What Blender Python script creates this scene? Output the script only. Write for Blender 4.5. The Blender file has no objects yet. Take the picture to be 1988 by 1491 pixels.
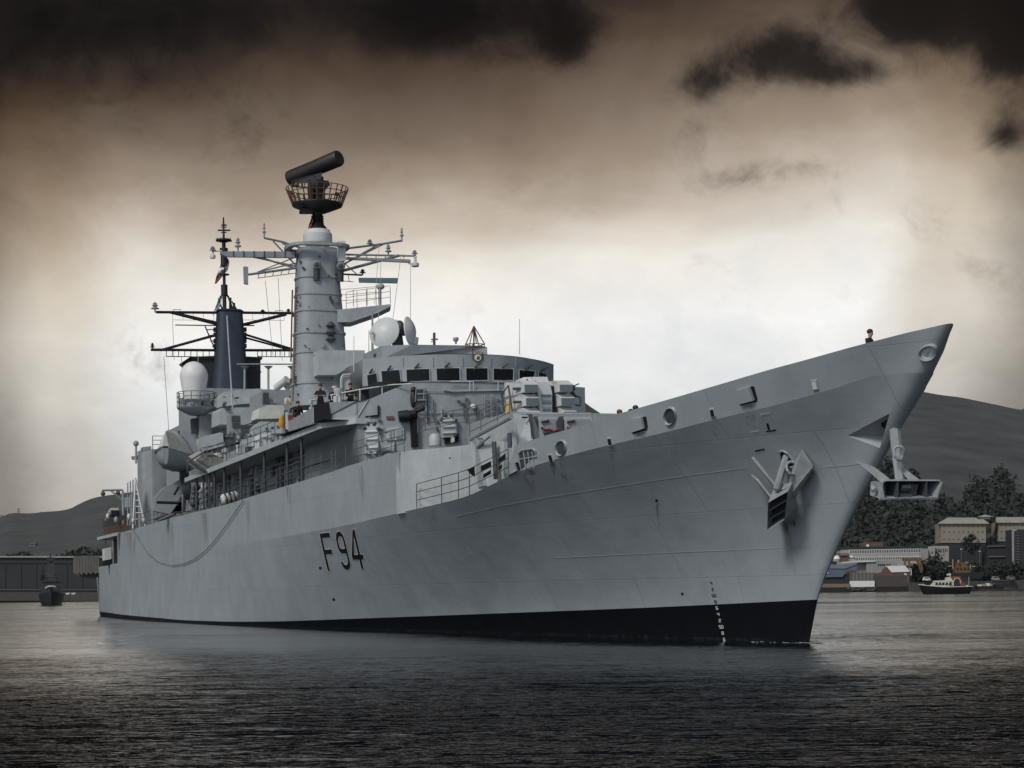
import bpy, bmesh, math, random
import numpy as np
from mathutils import Vector, Matrix, Euler
from mathutils.bvhtree import BVHTree
random.seed(7)
scn = bpy.context.scene
col = scn.collection
R = math.radians

# ------------------------------------------------------------------ camera
# ship axes: +X towards the bow (stem at the waterline is the origin), -Y starboard, Z up, water at 0
F, D, TH, L0, H, ROLL, HZ = 3843.5, 62.648, .33146, 9.3517, 1.7009, .01257, 1151.72
S, C = math.sin(TH), math.cos(TH)
CX, CY = D * C - L0 * S, -D * S - L0 * C
FW = Vector((-C, S, 0)); RT = Vector((S, C, 0)); UP = Vector((0, 0, 1)); CAM = Vector((CX, CY, H))
cd = bpy.data.cameras.new('Camera'); cam = bpy.data.objects.new('Camera', cd); col.objects.link(cam)
cam.location = CAM
CR, SR = math.cos(ROLL), math.sin(ROLL)
cam.rotation_euler = (Matrix((RT, UP, -FW)).transposed() @ Matrix.Rotation(-ROLL, 3, 'Z')).to_euler()
cd.sensor_width = 36; cd.lens = F / 1988 * 36; cd.shift_y = (HZ - 745.5) / 1988
cd.clip_start = 1; cd.clip_end = 60000
scn.camera = cam
vs = scn.view_settings
vs.view_transform = 'Standard'; vs.look = 'None'; vs.exposure = 0; vs.gamma = 1


def ray(px, py):
    a, b = px - 994, py - HZ
    return FW + RT * ((a * CR - b * SR) / F) - UP * ((a * SR + b * CR) / F)


def at(px, py, X=None, Y=None, Z=None, d=None):
    """the point of the plane X=, Y=, Z= (or at distance d) that the photo shows at px, py"""
    r = ray(px, py)
    if X is not None: t = (X - CX) / r.x
    elif Y is not None: t = (Y - CY) / r.y
    elif Z is not None: t = (Z - H) / r.z
    else: t = d
    return CAM + r * t


def bg(lat, dep, z=0.):
    return Vector((CX, CY, 0)) + FW * dep + RT * lat + UP * z


# ------------------------------------------------------------------ world: storm sky with a bright opening
SUN_EL = R(44); SUNV = (Vector((C, -S, 0)) * .80 - RT * .60).normalized() * math.cos(SUN_EL) + UP * math.sin(SUN_EL)
w = bpy.data.worlds.new("World"); scn.world = w; w.use_nodes = True
nt = w.node_tree; N = nt.nodes; L = nt.links; N.clear()


class G:
    """tiny node-graph helper"""
    def __init__(s, nt): s.nt = nt; s.N = nt.nodes; s.L = nt.links
    def put(s, sock, v):
        if v is None: return
        if isinstance(v, bpy.types.NodeSocket): s.L.new(v, sock)
        else: sock.default_value = v
    def m(s, op, a, b=None, c=None, clamp=False):
        n = s.N.new('ShaderNodeMath'); n.operation = op; n.use_clamp = clamp
        for i, v in enumerate((a, b, c)): s.put(n.inputs[i], v)
        return n.outputs[0]
    def vm(s, op, a, b=None):
        n = s.N.new('ShaderNodeVectorMath'); n.operation = op
        s.put(n.inputs[0], a); s.put(n.inputs[1], b)
        return n.outputs['Value'] if op == 'DOT_PRODUCT' else n.outputs[0]
    def ramp(s, f, stops, interp='LINEAR'):
        n = s.N.new('ShaderNodeValToRGB'); e = n.color_ramp.elements; n.color_ramp.interpolation = interp
        while len(e) > 1: e.remove(e[-1])
        for i, (p, c) in enumerate(stops):
            el = e[0] if i == 0 else e.new(p)
            el.position = p; el.color = tuple(c) + (1,) if isinstance(c, (tuple, list)) else (c, c, c, 1)
        s.put(n.inputs[0], f); return n.outputs[0]
    def mix(s, f, a, b, mode='MIX'):
        n = s.N.new('ShaderNodeMix'); n.data_type = 'RGBA'; n.blend_type = mode
        s.put(n.inputs[0], f)
        for sock, v in ((n.inputs[6], a), (n.inputs[7], b)):
            s.put(sock, tuple(v) + (1,) if isinstance(v, (tuple, list)) and len(v) == 3 else v)
        return n.outputs[2]
    def noise(s, vec, scale, detail=4, rough=.5, dist=0, out=0):
        n = s.N.new('ShaderNodeTexNoise'); s.put(n.inputs['Vector'], vec)
        n.inputs['Scale'].default_value = scale; n.inputs['Detail'].default_value = detail
        n.inputs['Roughness'].default_value = rough; n.inputs['Distortion'].default_value = dist
        return n.outputs[out]
    def comb(s, x, y, z):
        n = s.N.new('ShaderNodeCombineXYZ')
        for i, v in enumerate((x, y, z)): s.put(n.inputs[i], v)
        return n.outputs[0]
    def smooth(s, x, a, b):
        n = s.N.new('ShaderNodeMapRange'); n.interpolation_type = 'SMOOTHSTEP'
        s.put(n.inputs[0], x); n.inputs[1].default_value = a; n.inputs[2].default_value = b
        return n.outputs[0]


g = G(nt)
tc = N.new('ShaderNodeTexCoord'); nv = tc.outputs['Generated']
df = g.vm('DOT_PRODUCT', nv, tuple(FW)); dr = g.vm('DOT_PRODUCT', nv, tuple(RT)); dz = g.vm('DOT_PRODUCT', nv, (0, 0, 1))
u = g.m('DIVIDE', g.m('ARCTAN2', dr, df), .2531)         # bearing, 1 = 14.5 degrees right of the view
v = g.m('DIVIDE', g.m('ARCSINE', dz), .2912)             # height above the horizon, 1 = 16.7 degrees
uv = g.comb(g.m('MULTIPLY', u, 1.0), g.m('MULTIPLY', v, 1.25), 0)
n1 = g.noise(uv, 1.5, 6, .58, .6); n2 = g.noise(uv, 3.4, 9, .62, .5); n3 = g.noise(g.comb(g.m('MULTIPLY', u, .8), g.m('MULTIPLY', v, 1.9), 3.1), 2.2, 8, .6, .4); n4 = g.noise(g.comb(u, g.m('MULTIPLY', v, 1.3), 7.7), 5.5, 8, .62, .3)
v2 = g.m('MULTIPLY', v, v)
ww = g.m('ADD', v, g.m('MULTIPLY', v2, g.m('MULTIPLY', u, -.13)))
ww = g.m('ADD', ww, g.m('MULTIPLY', g.m('SUBTRACT', n3, .5), .14))
ww = g.m('ADD', ww, g.m('MULTIPLY', g.m('SUBTRACT', n1, .5), .14))
ww = g.m('ADD', ww, g.m('MULTIPLY', g.m('SUBTRACT', n4, .5), .07))
sky = g.ramp(g.m('DIVIDE', ww, 1.5), [(0, (.72, .73, .74)), (.2, (.84, .86, .87)), (.3, (1.0, 1.0, .985)), (.375, (.93, .89, .815)), (.43, (.62, .54, .455)),
             (.48, (.36, .29, .225)), (.535, (.205, .157, .118)), (.60, (.098, .067, .047)), (.64, (.048, .033, .025)), (.685, (.013, .0098, .0085)), (.75, (.005, .004, .004)), (1, (.004, .0038, .004))])
au = g.m('ADD', g.m('ABSOLUTE', g.m('ADD', u, .03)), g.m('MULTIPLY', g.m('SUBTRACT', n1, .5), .28))
au = g.m('ADD', au, g.m('MULTIPLY', g.m('MAXIMUM', g.m('SUBTRACT', .48, v), 0), .18))
side = g.ramp(g.m('DIVIDE', au, 2), [(0, 1.0), (.35, 1.0), (.445, (.76, .71, .64)), (.53, (.37, .335, .295)), (.63, (.18, .165, .15)), (.8, (.13, .125, .12)), (1, (.12, .12, .12))], 'EASE')
sky = g.mix(1, sky, side, 'MULTIPLY')
sky = g.mix(1, sky, g.ramp(n4, [(.3, (.90, .90, .91)), (.7, (1.06, 1.05, 1.04))]), 'MULTIPLY')
# heavy cloud banks
dens = None
for (px, py, a, b, k) in [(1550, 110, .085, .05, 1.2), (1655, 160, .10, .028, 1.0), (1390, 150, .06, .04, .8), (1930, 40, .16, .09, 1.3), (1745, 25, .08, .05, 1.0), (1790, 70, .06, .03, .7), (1980, 130, .06, .08, .9),
                          (1962, 295, .045, .03, .9), (930, 25, .22, .06, 1.0), (1120, 70, .055, .055, 1.0), (430, 20, .45, .07, .75), (60, 110, .30, .12, .8), (1600, 330, .09, .018, .3), (1430, 345, .06, .015, .25)]:
    du = g.m('DIVIDE', g.m('SUBTRACT', u, (px - 994) / 994), a * 1.15); dv = g.m('DIVIDE', g.m('SUBTRACT', v, (1151 - py) / 1151), b * 1.1)
    e = g.m('MULTIPLY', g.m('EXPONENT', g.m('MULTIPLY', g.m('ADD', g.m('MULTIPLY', du, du), g.m('MULTIPLY', dv, dv)), -1)), k)
    dens = e if dens is None else g.m('ADD', dens, e)
dens = g.m('ADD', dens, g.m('MULTIPLY', g.m('SUBTRACT', n2, .5), 1.7))
dens = g.m('ADD', dens, g.m('MULTIPLY', g.m('SUBTRACT', g.noise(uv, 8.5, 9, .68, .8), .5), 1.1))
cl = g.smooth(dens, .10, 1.05)
sky = g.mix(g.m('MULTIPLY', cl, .93), sky, g.ramp(g.m('ADD', g.m('MULTIPLY', dens, .6), g.m('MULTIPLY', n4, .3)), [(.25, (.05, .036, .028)), (.6, (.014, .0105, .0100)), (.95, (.004, .0032, .0032))]))
# unseen dome outside the view, made paler and cooler behind to light the hull
back = g.smooth(df, .32, -.5)
left = g.smooth(dr, .5, -.9)
dome = g.mix(left, (.50, .55, .62), (1.12, 1.22, 1.36))
dome = g.mix(g.smooth(dz, .3, .9), dome, (.12, .135, .16))
sky = g.mix(back, sky, dome)
b1 = N.new('ShaderNodeBackground'); L.new(sky, b1.inputs[0]); b1.inputs[1].default_value = 1.0
st = N.new('ShaderNodeTexSky'); st.sky_type = 'NISHITA'; st.sun_disc = False; st.sun_elevation = SUN_EL
st.sun_rotation = math.atan2(SUNV.x, SUNV.y)
b2 = N.new('ShaderNodeBackground'); L.new(st.outputs[0], b2.inputs[0]); b2.inputs[1].default_value = .06
mx = N.new('ShaderNodeMixShader'); L.new(g.m('MULTIPLY', back, .35), mx.inputs[0])
L.new(b1.outputs[0], mx.inputs[1]); L.new(b2.outputs[0], mx.inputs[2])
wo = N.new('ShaderNodeOutputWorld'); L.new(mx.outputs[0], wo.inputs[0])
w.cycles.sampling_method = 'MANUAL'; w.cycles.sample_map_resolution = 2048
# the sun behind thin cloud, over the viewer's left shoulder
sl = bpy.data.lights.new('sun', 'SUN'); sl.energy = 1.9; sl.angle = R(14); sl.color = (1, .96, .9)
so = bpy.data.objects.new('sun', sl); col.objects.link(so); so.rotation_euler = SUNV.to_track_quat('Z', 'Y').to_euler(); so.location = (60, -60, 80)

# ------------------------------------------------------------------ materials
MATS = {}


def mat(name, base, rough=.5, metal=0, var=.12, scale=1.5, streak=0., rust=0., bump=0., spec=.5, base2=None, plates=0.):
    m = bpy.data.materials.new(name); m.use_nodes = True; nt = m.node_tree; g = G(nt)
    p = nt.nodes['Principled BSDF']; p.inputs['Roughness'].default_value = rough; p.inputs['Metallic'].default_value = metal
    p.inputs['Specular IOR Level'].default_value = spec
    geo = nt.nodes.new('ShaderNodeNewGeometry'); pos = geo.outputs['Position']
    f = g.noise(pos, scale, 5, .6)
    lo = tuple(c * (1 - var) for c in base); hi = tuple(min(1, c * (1 + var)) for c in (base2 or base))
    c = g.ramp(f, [(.3, lo), (.7, hi)])
    sx = nt.nodes.new('ShaderNodeSeparateXYZ'); nt.links.new(pos, sx.inputs[0])
    if streak:
        sv = g.comb(sx.outputs[0], sx.outputs[1], g.m('MULTIPLY', sx.outputs[2], .05))
        s = g.noise(sv, 2.2, 4, .65)
        c = g.mix(g.m('MULTIPLY', g.smooth(s, .52, .75), streak), c, tuple(x * .45 for x in base))
        s2 = g.noise(sv, 1.1, 3, .6)
        c = g.mix(g.m('MULTIPLY', g.smooth(s2, .52, .8), streak * .7), c, tuple(min(1, x * 1.35) for x in base))
    if rust:
        sv = g.comb(sx.outputs[0], sx.outputs[1], g.m('MULTIPLY', sx.outputs[2], .16))
        s = g.m('MULTIPLY', g.smooth(g.noise(sv, 3.1, 6, .7), .62, .72), g.smooth(g.noise(pos, .45, 2), .48, .62))
        c = g.mix(g.m('MULTIPLY', s, rust), c, (.09, .045, .022))
    h = None
    if plates:
        vs_ = g.comb(g.m('MULTIPLY', sx.outputs[0], .16), g.m('MULTIPLY', sx.outputs[2], .42), 0)
        br = nt.nodes.new('ShaderNodeTexBrick'); nt.links.new(vs_, br.inputs['Vector']); br.inputs['Scale'].default_value = 1
        br.inputs['Mortar Size'].default_value = .006; br.inputs['Mortar Smooth'].default_value = .5; br.inputs['Color1'].default_value = (.46, .46, .46, 1); br.inputs['Color2'].default_value = (.54, .54, .54, 1)
        br.inputs['Mortar'].default_value = (.2, .2, .2, 1); br.inputs['Brick Width'].default_value = 1.0; br.inputs['Row Height'].default_value = .9
        c = g.mix(plates, c, br.outputs[0], 'OVERLAY')
        h = g.m('ADD', g.m('MULTIPLY', g.noise(g.comb(g.m('MULTIPLY', sx.outputs[0], .55), sx.outputs[1], g.m('MULTIPLY', sx.outputs[2], .8)), 1.4, 2), .03), g.m('MULTIPLY', br.outputs[1], -.006))
    nt.links.new(c, p.inputs['Base Color'])
    if bump and h is None: h = g.m('MULTIPLY', g.noise(pos, scale * 6, 3), bump)
    if h is not None:
        b = nt.nodes.new('ShaderNodeBump'); b.inputs['Distance'].default_value = 1.; b.inputs['Strength'].default_value = .6; nt.links.new(h, b.inputs['Height']); nt.links.new(b.outputs[0], p.inputs['Normal'])
    MATS[name] = m; return m


mat('hull grey', (.352, .388, .412), .42, streak=.19, rust=.4, plates=.24, scale=.5, var=.10)
mat('grey', (.305, .33, .347), .5, streak=.22, rust=.3, scale=1.3)
mat('light grey', (.44, .475, .485), .5, streak=.25, rust=.3)
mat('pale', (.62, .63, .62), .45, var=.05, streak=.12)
mat('dark grey', (.06, .066, .075), .5)
mat('black', (.012, .012, .013), .5)
mat('boot black', (.007, .0075, .010), .5, streak=.5, spec=.15)
mat('soot', (.022, .026, .036), .7)
mat('mast blue', (.03, .042, .062), .6)
mat('deck', (.07, .075, .075), .8)
mat('void', (.004, .004, .005), .9)  # near-black that paints the darkness inside openings
mat('glass', (.003, .0035, .0045), .15, spec=.2)
mat('rail', (.13, .14, .15), .5)
mat('slate', (.12, .145, .17), .5)
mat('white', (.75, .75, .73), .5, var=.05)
mat('canvas', (.60, .60, .56), .9, bump=.02, scale=3)
mat('net', (.13, .125, .115), .9)
mat('rope', (.15, .155, .16), .9)
mat('red', (.24, .045, .035), .7)
mat('orange', (.62, .28, .04), .6)
mat('passage', (.22, .235, .245), .6, streak=.6, rust=.5, scale=1.2, var=.2)  # grey darkened for shade under the overhang; the streaks are dirt
mat('yellow', (.50, .35, .07), .6)
mat('cloth', (.012, .012, .016), .9)
mat('skin', (.42, .26, .19), .6)
mat('brass', (.45, .33, .12), .35, metal=.7)
mat('ruststeel', (.12, .075, .05), .8)


# ------------------------------------------------------------------ mesh builder
class MB:
    def __init__(s): s.v = []; s.f = []; s.sm = []; s.mi = []; s.m = 0
    def add(s, vs, fs, smooth=False):
        o = len(s.v); s.v += [Vector(p) for p in vs]
        for f in fs: s.f.append([o + i for i in f]); s.sm.append(smooth); s.mi.append(s.m)
        return s
    def box(s, c, size, rot=None, taper=1.):
        """centre, full size; taper scales the top"""
        c = Vector(c); a, b, h = (q / 2 for q in size); M = rot if rot is not None else Matrix.Identity(3)
        vs = []
        for z, k in ((-h, 1), (h, taper)):
            for x, y in ((-a, -b), (a, -b), (a, b), (-a, b)): vs.append(c + M @ Vector((x * k, y * k, z)))
        return s.add(vs, [(3, 2, 1, 0), (4, 5, 6, 7), (0, 1, 5, 4), (1, 2, 6, 5), (2, 3, 7, 6), (3, 0, 4, 7)])
    def bb(s, x0, x1, y0, y1, z0, z1): return s.box(((x0 + x1) / 2, (y0 + y1) / 2, (z0 + z1) / 2), (abs(x1 - x0), abs(y1 - y0), abs(z1 - z0)))
    def hexa(s, p):
        """8 points: bottom ring, top ring"""
        return s.add(p, [(3, 2, 1, 0), (4, 5, 6, 7), (0, 1, 5, 4), (1, 2, 6, 5), (2, 3, 7, 6), (3, 0, 4, 7)])
    def prism(s, pts, off):
        """polygon and its copy shifted by off"""
        n = len(pts); off = Vector(off); pts = [Vector(p) for p in pts]
        return s.add(pts + [p + off for p in pts], [list(range(n))[::-1], list(range(n, 2 * n))] + [(i, (i + 1) % n, n + (i + 1) % n, n + i) for i in range(n)])
    def tube(s, a, b, r, r2=None, n=8, cap=True):
        a = Vector(a); b = Vector(b); r2 = r if r2 is None else r2; d = (b - a)
        if d.length < 1e-6: return s
        q = d.to_track_quat('Z', 'Y'); vs = []
        for p, rr in ((a, r), (b, r2)):
            for i in range(n): t = 2 * math.pi * i / n; vs.append(p + q @ Vector((rr * math.cos(t), rr * math.sin(t), 0)))
        s.add(vs, [(i, (i + 1) % n, n + (i + 1) % n, n + i) for i in range(n)], n > 6)
        if cap: s.add(vs, [list(range(n))[::-1], list(range(n, 2 * n))])
        return s
    def path(s, pts, r, n=6):
        for a, b in zip(pts[:-1], pts[1:]): s.tube(a, b, r, n=n)
        return s
    def lathe(s, o, prof, n=20, axis=(0, 0, 1), smooth=True, caps=True):
        """prof = [(radius, height)] along axis"""
        o = Vector(o); q = Vector(axis).normalized().to_track_quat('Z', 'Y'); vs = []
        for r, h in prof:
            for i in range(n): t = 2 * math.pi * i / n; vs.append(o + q @ Vector((r * math.cos(t), r * math.sin(t), h)))
        k = len(prof); fs = [(j * n + i, j * n + (i + 1) % n, (j + 1) * n + (i + 1) % n, (j + 1) * n + i) for j in range(k - 1) for i in range(n)]
        s.add(vs, fs, smooth)
        if caps: s.add(vs, [list(range(n))[::-1], list(range((k - 1) * n, k * n))])
        return s
    def ball(s, c, r, sc=(1, 1, 1), n=12, m=8, rot=None):
        c = Vector(c); M = rot if rot is not None else Matrix.Identity(3); vs = []
        for j in range(m + 1):
            a = math.pi * j / m
            for i in range(n): t = 2 * math.pi * i / n; vs.append(c + M @ Vector((r * sc[0] * math.sin(a) * math.cos(t), r * sc[1] * math.sin(a) * math.sin(t), -r * sc[2] * math.cos(a))))
        return s.add(vs, [(j * n + i, j * n + (i + 1) % n, (j + 1) * n + (i + 1) % n, (j + 1) * n + i) for j in range(m) for i in range(n)], True)
    def grid(s, rows, smooth=True, flip=False):
        n = len(rows[0]); vs = [p for r in rows for p in r]
        fs = [(j * n + i, j * n + i + 1, (j + 1) * n + i + 1, (j + 1) * n + i) for j in range(len(rows) - 1) for i in range(n - 1)]
        return s.add(vs, [f[::-1] for f in fs] if flip else fs, smooth)
    def build(s, name, m, parent=None, sharp=35, **props):
        me = bpy.data.meshes.new(name)
        o = Vector((0, 0, 0)) if parent is None else parent.matrix_world.translation
        me.from_pydata([tuple(p) for p in s.v], [], s.f)
        for x in (m if isinstance(m, (list, tuple)) else [m]): me.materials.append(MATS[x])
        me.polygons.foreach_set('use_smooth', s.sm); me.polygons.foreach_set('material_index', s.mi)
        b = bmesh.new(); b.from_mesh(me); bmesh.ops.remove_doubles(b, verts=b.verts, dist=1e-4)
        bmesh.ops.dissolve_degenerate(b, edges=b.edges, dist=1e-5)
        bmesh.ops.recalc_face_normals(b, faces=b.faces); b.to_mesh(me); b.free()
        if any(s.sm): me.set_sharp_from_angle(angle=R(sharp))
        ob = bpy.data.objects.new(name, me); col.objects.link(ob)
        if parent is not None: ob.parent = parent
        for k, x in props.items(): ob[k] = x
        return ob


def thing(name, label, cat, loc=(0, 0, 0), group=None):
    o = bpy.data.objects.new(name, None); col.objects.link(o); o.empty_display_size = .1
    o['label'] = label; o['category'] = cat
    if group: o['group'] = group
    return o


def tag(o, label, cat, group=None):
    o['label'] = label; o['category'] = cat
    if group: o['group'] = group
    return o


def structure(o): o['kind'] = 'structure'; return o


def pch(pts):
    pts = sorted(pts); xs = np.array([p[0] for p in pts], float); ys = np.array([p[1] for p in pts], float)
    h = np.diff(xs); d = np.diff(ys) / h; m = np.zeros(len(xs)); m[0] = d[0]; m[-1] = d[-1]
    for i in range(1, len(xs) - 1):
        if d[i - 1] * d[i] > 0:
            w1 = 2 * h[i] + h[i - 1]; w2 = h[i] + 2 * h[i - 1]; m[i] = (w1 + w2) / (w1 / d[i - 1] + w2 / d[i])
    def f(x):
        x = min(max(x, xs[0]), xs[-1]); i = int(min(max(np.searchsorted(xs, x) - 1, 0), len(xs) - 2)); t = (x - xs[i]) / h[i]
        return float(ys[i] * (1 + 2 * t) * (1 - t) ** 2 + m[i] * h[i] * t * (1 - t) ** 2 + ys[i + 1] * t * t * (3 - 2 * t) + m[i + 1] * h[i] * t * t * (t - 1))
    return f


# ------------------------------------------------------------------ water
def water():
    m = bpy.data.materials.new('sea water'); m.use_nodes = True; nt = m.node_tree; g = G(nt); p = nt.nodes['Principled BSDF']
    p.inputs['Base Color'].default_value = (.004, .0055, .008, 1); p.inputs['Roughness'].default_value = .05; p.inputs['IOR'].default_value = 1.333
    geo = nt.nodes.new('ShaderNodeNewGeometry'); pos = geo.outputs['Position']
    rot = nt.nodes.new('ShaderNodeMapping'); rot.inputs['Rotation'].default_value = (0, 0, math.atan2(C, S) * -1); nt.links.new(pos, rot.inputs[0]); q = rot.outputs[0]
    sc = nt.nodes.new('ShaderNodeMapping'); sc.inputs['Scale'].default_value = (.24, 1, 1); nt.links.new(q, sc.inputs[0]); qs = sc.outputs[0]
    sep = nt.nodes.new('ShaderNodeSeparateXYZ'); nt.links.new(pos, sep.inputs[0])
    dep = g.m('ADD', g.m('MULTIPLY', g.m('SUBTRACT', sep.outputs[0], CX), FW.x), g.m('MULTIPLY', g.m('SUBTRACT', sep.outputs[1], CY), FW.y))
    wind = g.smooth(g.noise(qs, .03, 4, .55, .5), .40, .62)
    near = g.smooth(g.m('ADD', dep, g.m('MULTIPLY', g.m('SUBTRACT', .5, g.noise(qs, .09, 4, .6, .6)), 45)), 78, 17); near = g.m('POWER', near, 2.2)
    amp = g.m('ADD', g.m('ADD', .26, g.m('MULTIPLY', wind, .50)), g.m('MULTIPLY', near, 3.7))
    tot = None
    for scale_, k_, det in ((.22, .26, 2), (.9, .46, 3), (3.2, .66, 3), (11, .75, 2), (30, .45, 2)):
        c = g.vm('SUBTRACT', g.noise(qs, scale_, det, .55, .3, out=1), (.5, .5, .5)); c = g.vm('MULTIPLY', c, (k_, k_, 0)); tot = c if tot is None else g.vm('ADD', tot, c)
    ml_ = nt.nodes.new('ShaderNodeVectorMath'); ml_.operation = 'SCALE'; nt.links.new(tot, ml_.inputs[0]); nt.links.new(amp, ml_.inputs['Scale'])
    # slopes along the view all lean to the camera, to mirror darker sky
    sf = g.m('ABSOLUTE', g.vm('DOT_PRODUCT', ml_.outputs[0], tuple(-FW))); sr = g.vm('DOT_PRODUCT', ml_.outputs[0], tuple(RT))
    nn = g.vm('NORMALIZE', g.comb(g.m('ADD', g.m('MULTIPLY', sf, -FW.x), g.m('MULTIPLY', sr, RT.x)), g.m('ADD', g.m('MULTIPLY', sf, -FW.y), g.m('MULTIPLY', sr, RT.y)), 1.0))
    nt.links.new(nn, p.inputs['Normal'])
    MATS['sea water'] = m
    b = MB(); big = 20000
    b.add([bg(-big, -300), bg(big, -300), bg(big, 26000), bg(-big, 26000)], [(0, 1, 2, 3)])
    structure(b.build('water', 'sea water'))


water()

# ------------------------------------------------------------------ warship hull
ship = thing('warship', 'large grey naval frigate with raked bow and two masts, filling the picture', 'warship')
XE = -135.
stemX = pch([(-1.5, -.5), (0, 0), (1.38, .6), (3.07, 2.05), (5.3, 4.45), (6.3, 5.62), (7.06, 6.62), (8.03, 7.74), (8.97, 8.68)])
Bkn = pch([(-x, y) for x, y in [(-7.4, 0), (-7.36, .13), (-7.2, .29), (-6.6, .58), (-5, 1.36), (-3, 2.15), (0, 3.12), (4, 4.15), (8, 4.95), (14, 5.75), (22, 6.4), (31, 6.8), (45, 7.15), (60, 7.2), (80, 7.1), (100, 6.75), (120, 6.0), (135, 5.3)]])
Btop = pch([(-x, y) for x, y in [(-8.68, 0), (-8.65, .06), (-8.5, .17), (-8.1, .36), (-7, .92), (-5, 1.88), (-2, 2.93), (2, 4.0), (6, 4.8), (12, 5.65), (20, 6.35), (30, 6.85), (45, 7.17), (60, 7.2), (80, 7.1), (100, 6.75), (120, 6.0), (135, 5.35)]])
Bwl = pch([(-x, 1.125 * y) for x, y in [(0, 0), (.05, .05), (.3, .14), (4, .58), (10, 1.27), (20, 2.6), (30, 3.8), (40, 4.8), (50, 5.6), (60, 6.1), (75, 6.4), (90, 6.35), (105, 6.0), (120, 5.2), (135, 4.4)]])
Zkn = pch([(7.4, 7.75), (6.28, 7.8), (4.5, 7.52), (2.5, 7.25), (.3, 7.06), (-2.4, 6.82), (-6.9, 6.54), (-11.9, 6.12), (-13.9, 5.82), (-16.9, 5.43), (-19.65, 5.3), (-22.9, 5.19), (-27, 5.06), (-32.2, 4.91), (-45, 4.75), (-70, 4.65), (-135, 4.65)])
Ztop = pch([(8.68, 8.97), (8.3, 8.93), (7.5, 8.85), (6.66, 8.74), (4.25, 8.42), (3, 8.29), (.8, 8.05), (-1.6, 7.82), (-4.6, 7.58), (-6.4, 7.43), (-9.4, 7.24), (-12, 7.08), (-20, 6.8)])
Zup = pch([(-14, 7.5), (-16, 7.55), (-19.6, 7.64), (-23.7, 7.7), (-27, 7.66), (-31, 7.6), (-35, 7.47), (-41, 7.36), (-50.7, 7.24), (-60.6, 7.12), (-73, 7.14), (-99, 7.1), (-131, 7.2)])
Zboot = pch([(.6, 1.38), (-8.2, 1.15), (-19.9, .9), (-36.6, .57), (-50, .33), (-62, .22), (-75, .2), (-87, .27), (-112, .36), (-135, .46)])
NC = 110
PHI = [(j / NC) ** 1.7 for j in range(NC + 1)]


def hull_rows(sd):
    cols = []
    z0k = [-1.5, 0, 1.37] + [1.37 + (7.75 - 1.37) * i / 10 for i in range(1, 11)]
    for j, ph in enumerate(PHI):
        xk = 7.4 + ph * (XE - 7.4); zk = Zkn(xk); xw = ph * XE; c = []
        for k, z0 in enumerate(z0k):
            xs = stemX(z0); X = xs + ph * (XE - xs)
            if k == 0: c.append((X, sd * Bwl(xw) * .96, -1.5)); continue
            zb = Zboot(.6 + ph * (XE - .6))
            z = 0 if k == 1 else zb + (zk - zb) * (k - 2) / 10
            t = z / zk
            p = 1.0 + .55 * max(0, 1 - ph * 3.2) - .35 * min(1, max(0, ph * 1.6 - .3))
            c.append((X, sd * (Bwl(xw) + (Bkn(xk) - Bwl(xw)) * t ** p), z))
        cols.append(c)
    return [[c[k] for c in cols] for k in range(len(z0k))]


hb = MB()
for sd in (-1, 1):
    rows = hull_rows(sd)
    hb.m = 1; hb.grid(rows[:3]); hb.m = 0; hb.grid(rows[2:])
    kn = rows[-1]
    # bulwark from the bow aft, ending in a slanted edge
    xs = [8.68 - (8.68 + 11.9) * (i / 44) ** 1.6 for i in range(45)]
    bot = []
    for x in xs:
        xb = x - 1.28 * max(0, 1 - (8.68 - x) / 9) ** 1.5
        bot.append((xb, sd * Bkn(xb), Zkn(xb)))
    bot[-1] = (-12.7, sd * Bkn(-12.7), Zkn(-12.7))
    topo = [(x, sd * Btop(x), Ztop(x)) for x in xs]
    topi = [(x - .1, sd * max(0, Btop(x) - .09), Ztop(x)) for x in xs]
    boti = [(p[0] - .1, sd * max(0, abs(p[1]) - .12), p[2]) for p in bot]
    mid = [tuple((Vector(a) * .5 + Vector(b) * .5)) for a, b in zip(bot, topo)]
    hb.grid([bot, mid, topo]); hb.grid([topo, topi]); hb.grid([topi, boti])
    hb.add([bot[-1], topo[-1], topi[-1], boti[-1]], [(0, 1, 2, 3)])
    # raised side plating aft of the waist gap
    xs = [-23.9 - (112.5 - 23.9) * i / 60 for i in range(61)]
    lo = [(x, sd * Bkn(x), Zkn(x)) for x in xs]; hi = [(x, sd * Btop(x), Zup(x)) for x in xs]
    hb.grid([lo, hi])
    qx = [-120.6 - 14.4 * i / 6 for i in range(7)]
rows = hull_rows(1); rs = hull_rows(-1)
tr = [r[-1] for r in rs] + [r[-1] for r in rows][::-1]
hb.add(tr, [list(range(len(tr)))])                                   # transom
hull = hb.build('hull', ['hull grey', 'boot black'], ship, sharp=28)
bvh = BVHTree.FromPolygons([v.co for v in hull.data.vertices], [p.vertices[:] for p in hull.data.polygons])


def on_hull(px, py, off=.0):
    h, n, i, d = bvh.ray_cast(CAM, ray(px, py).normalized())
    if h is None: return at(px, py, Y=0) - FW * off, -FW
    if n.dot(ray(px, py)) > 0: n = -n
    return h + n * off, n


def on_side(X, z, off=.012):
    h, n, i, d = bvh.ray_cast(Vector((X, -30, z)), Vector((0, 1, 0)))
    if n.y > 0: n = -n
    return h + n * off


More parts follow.
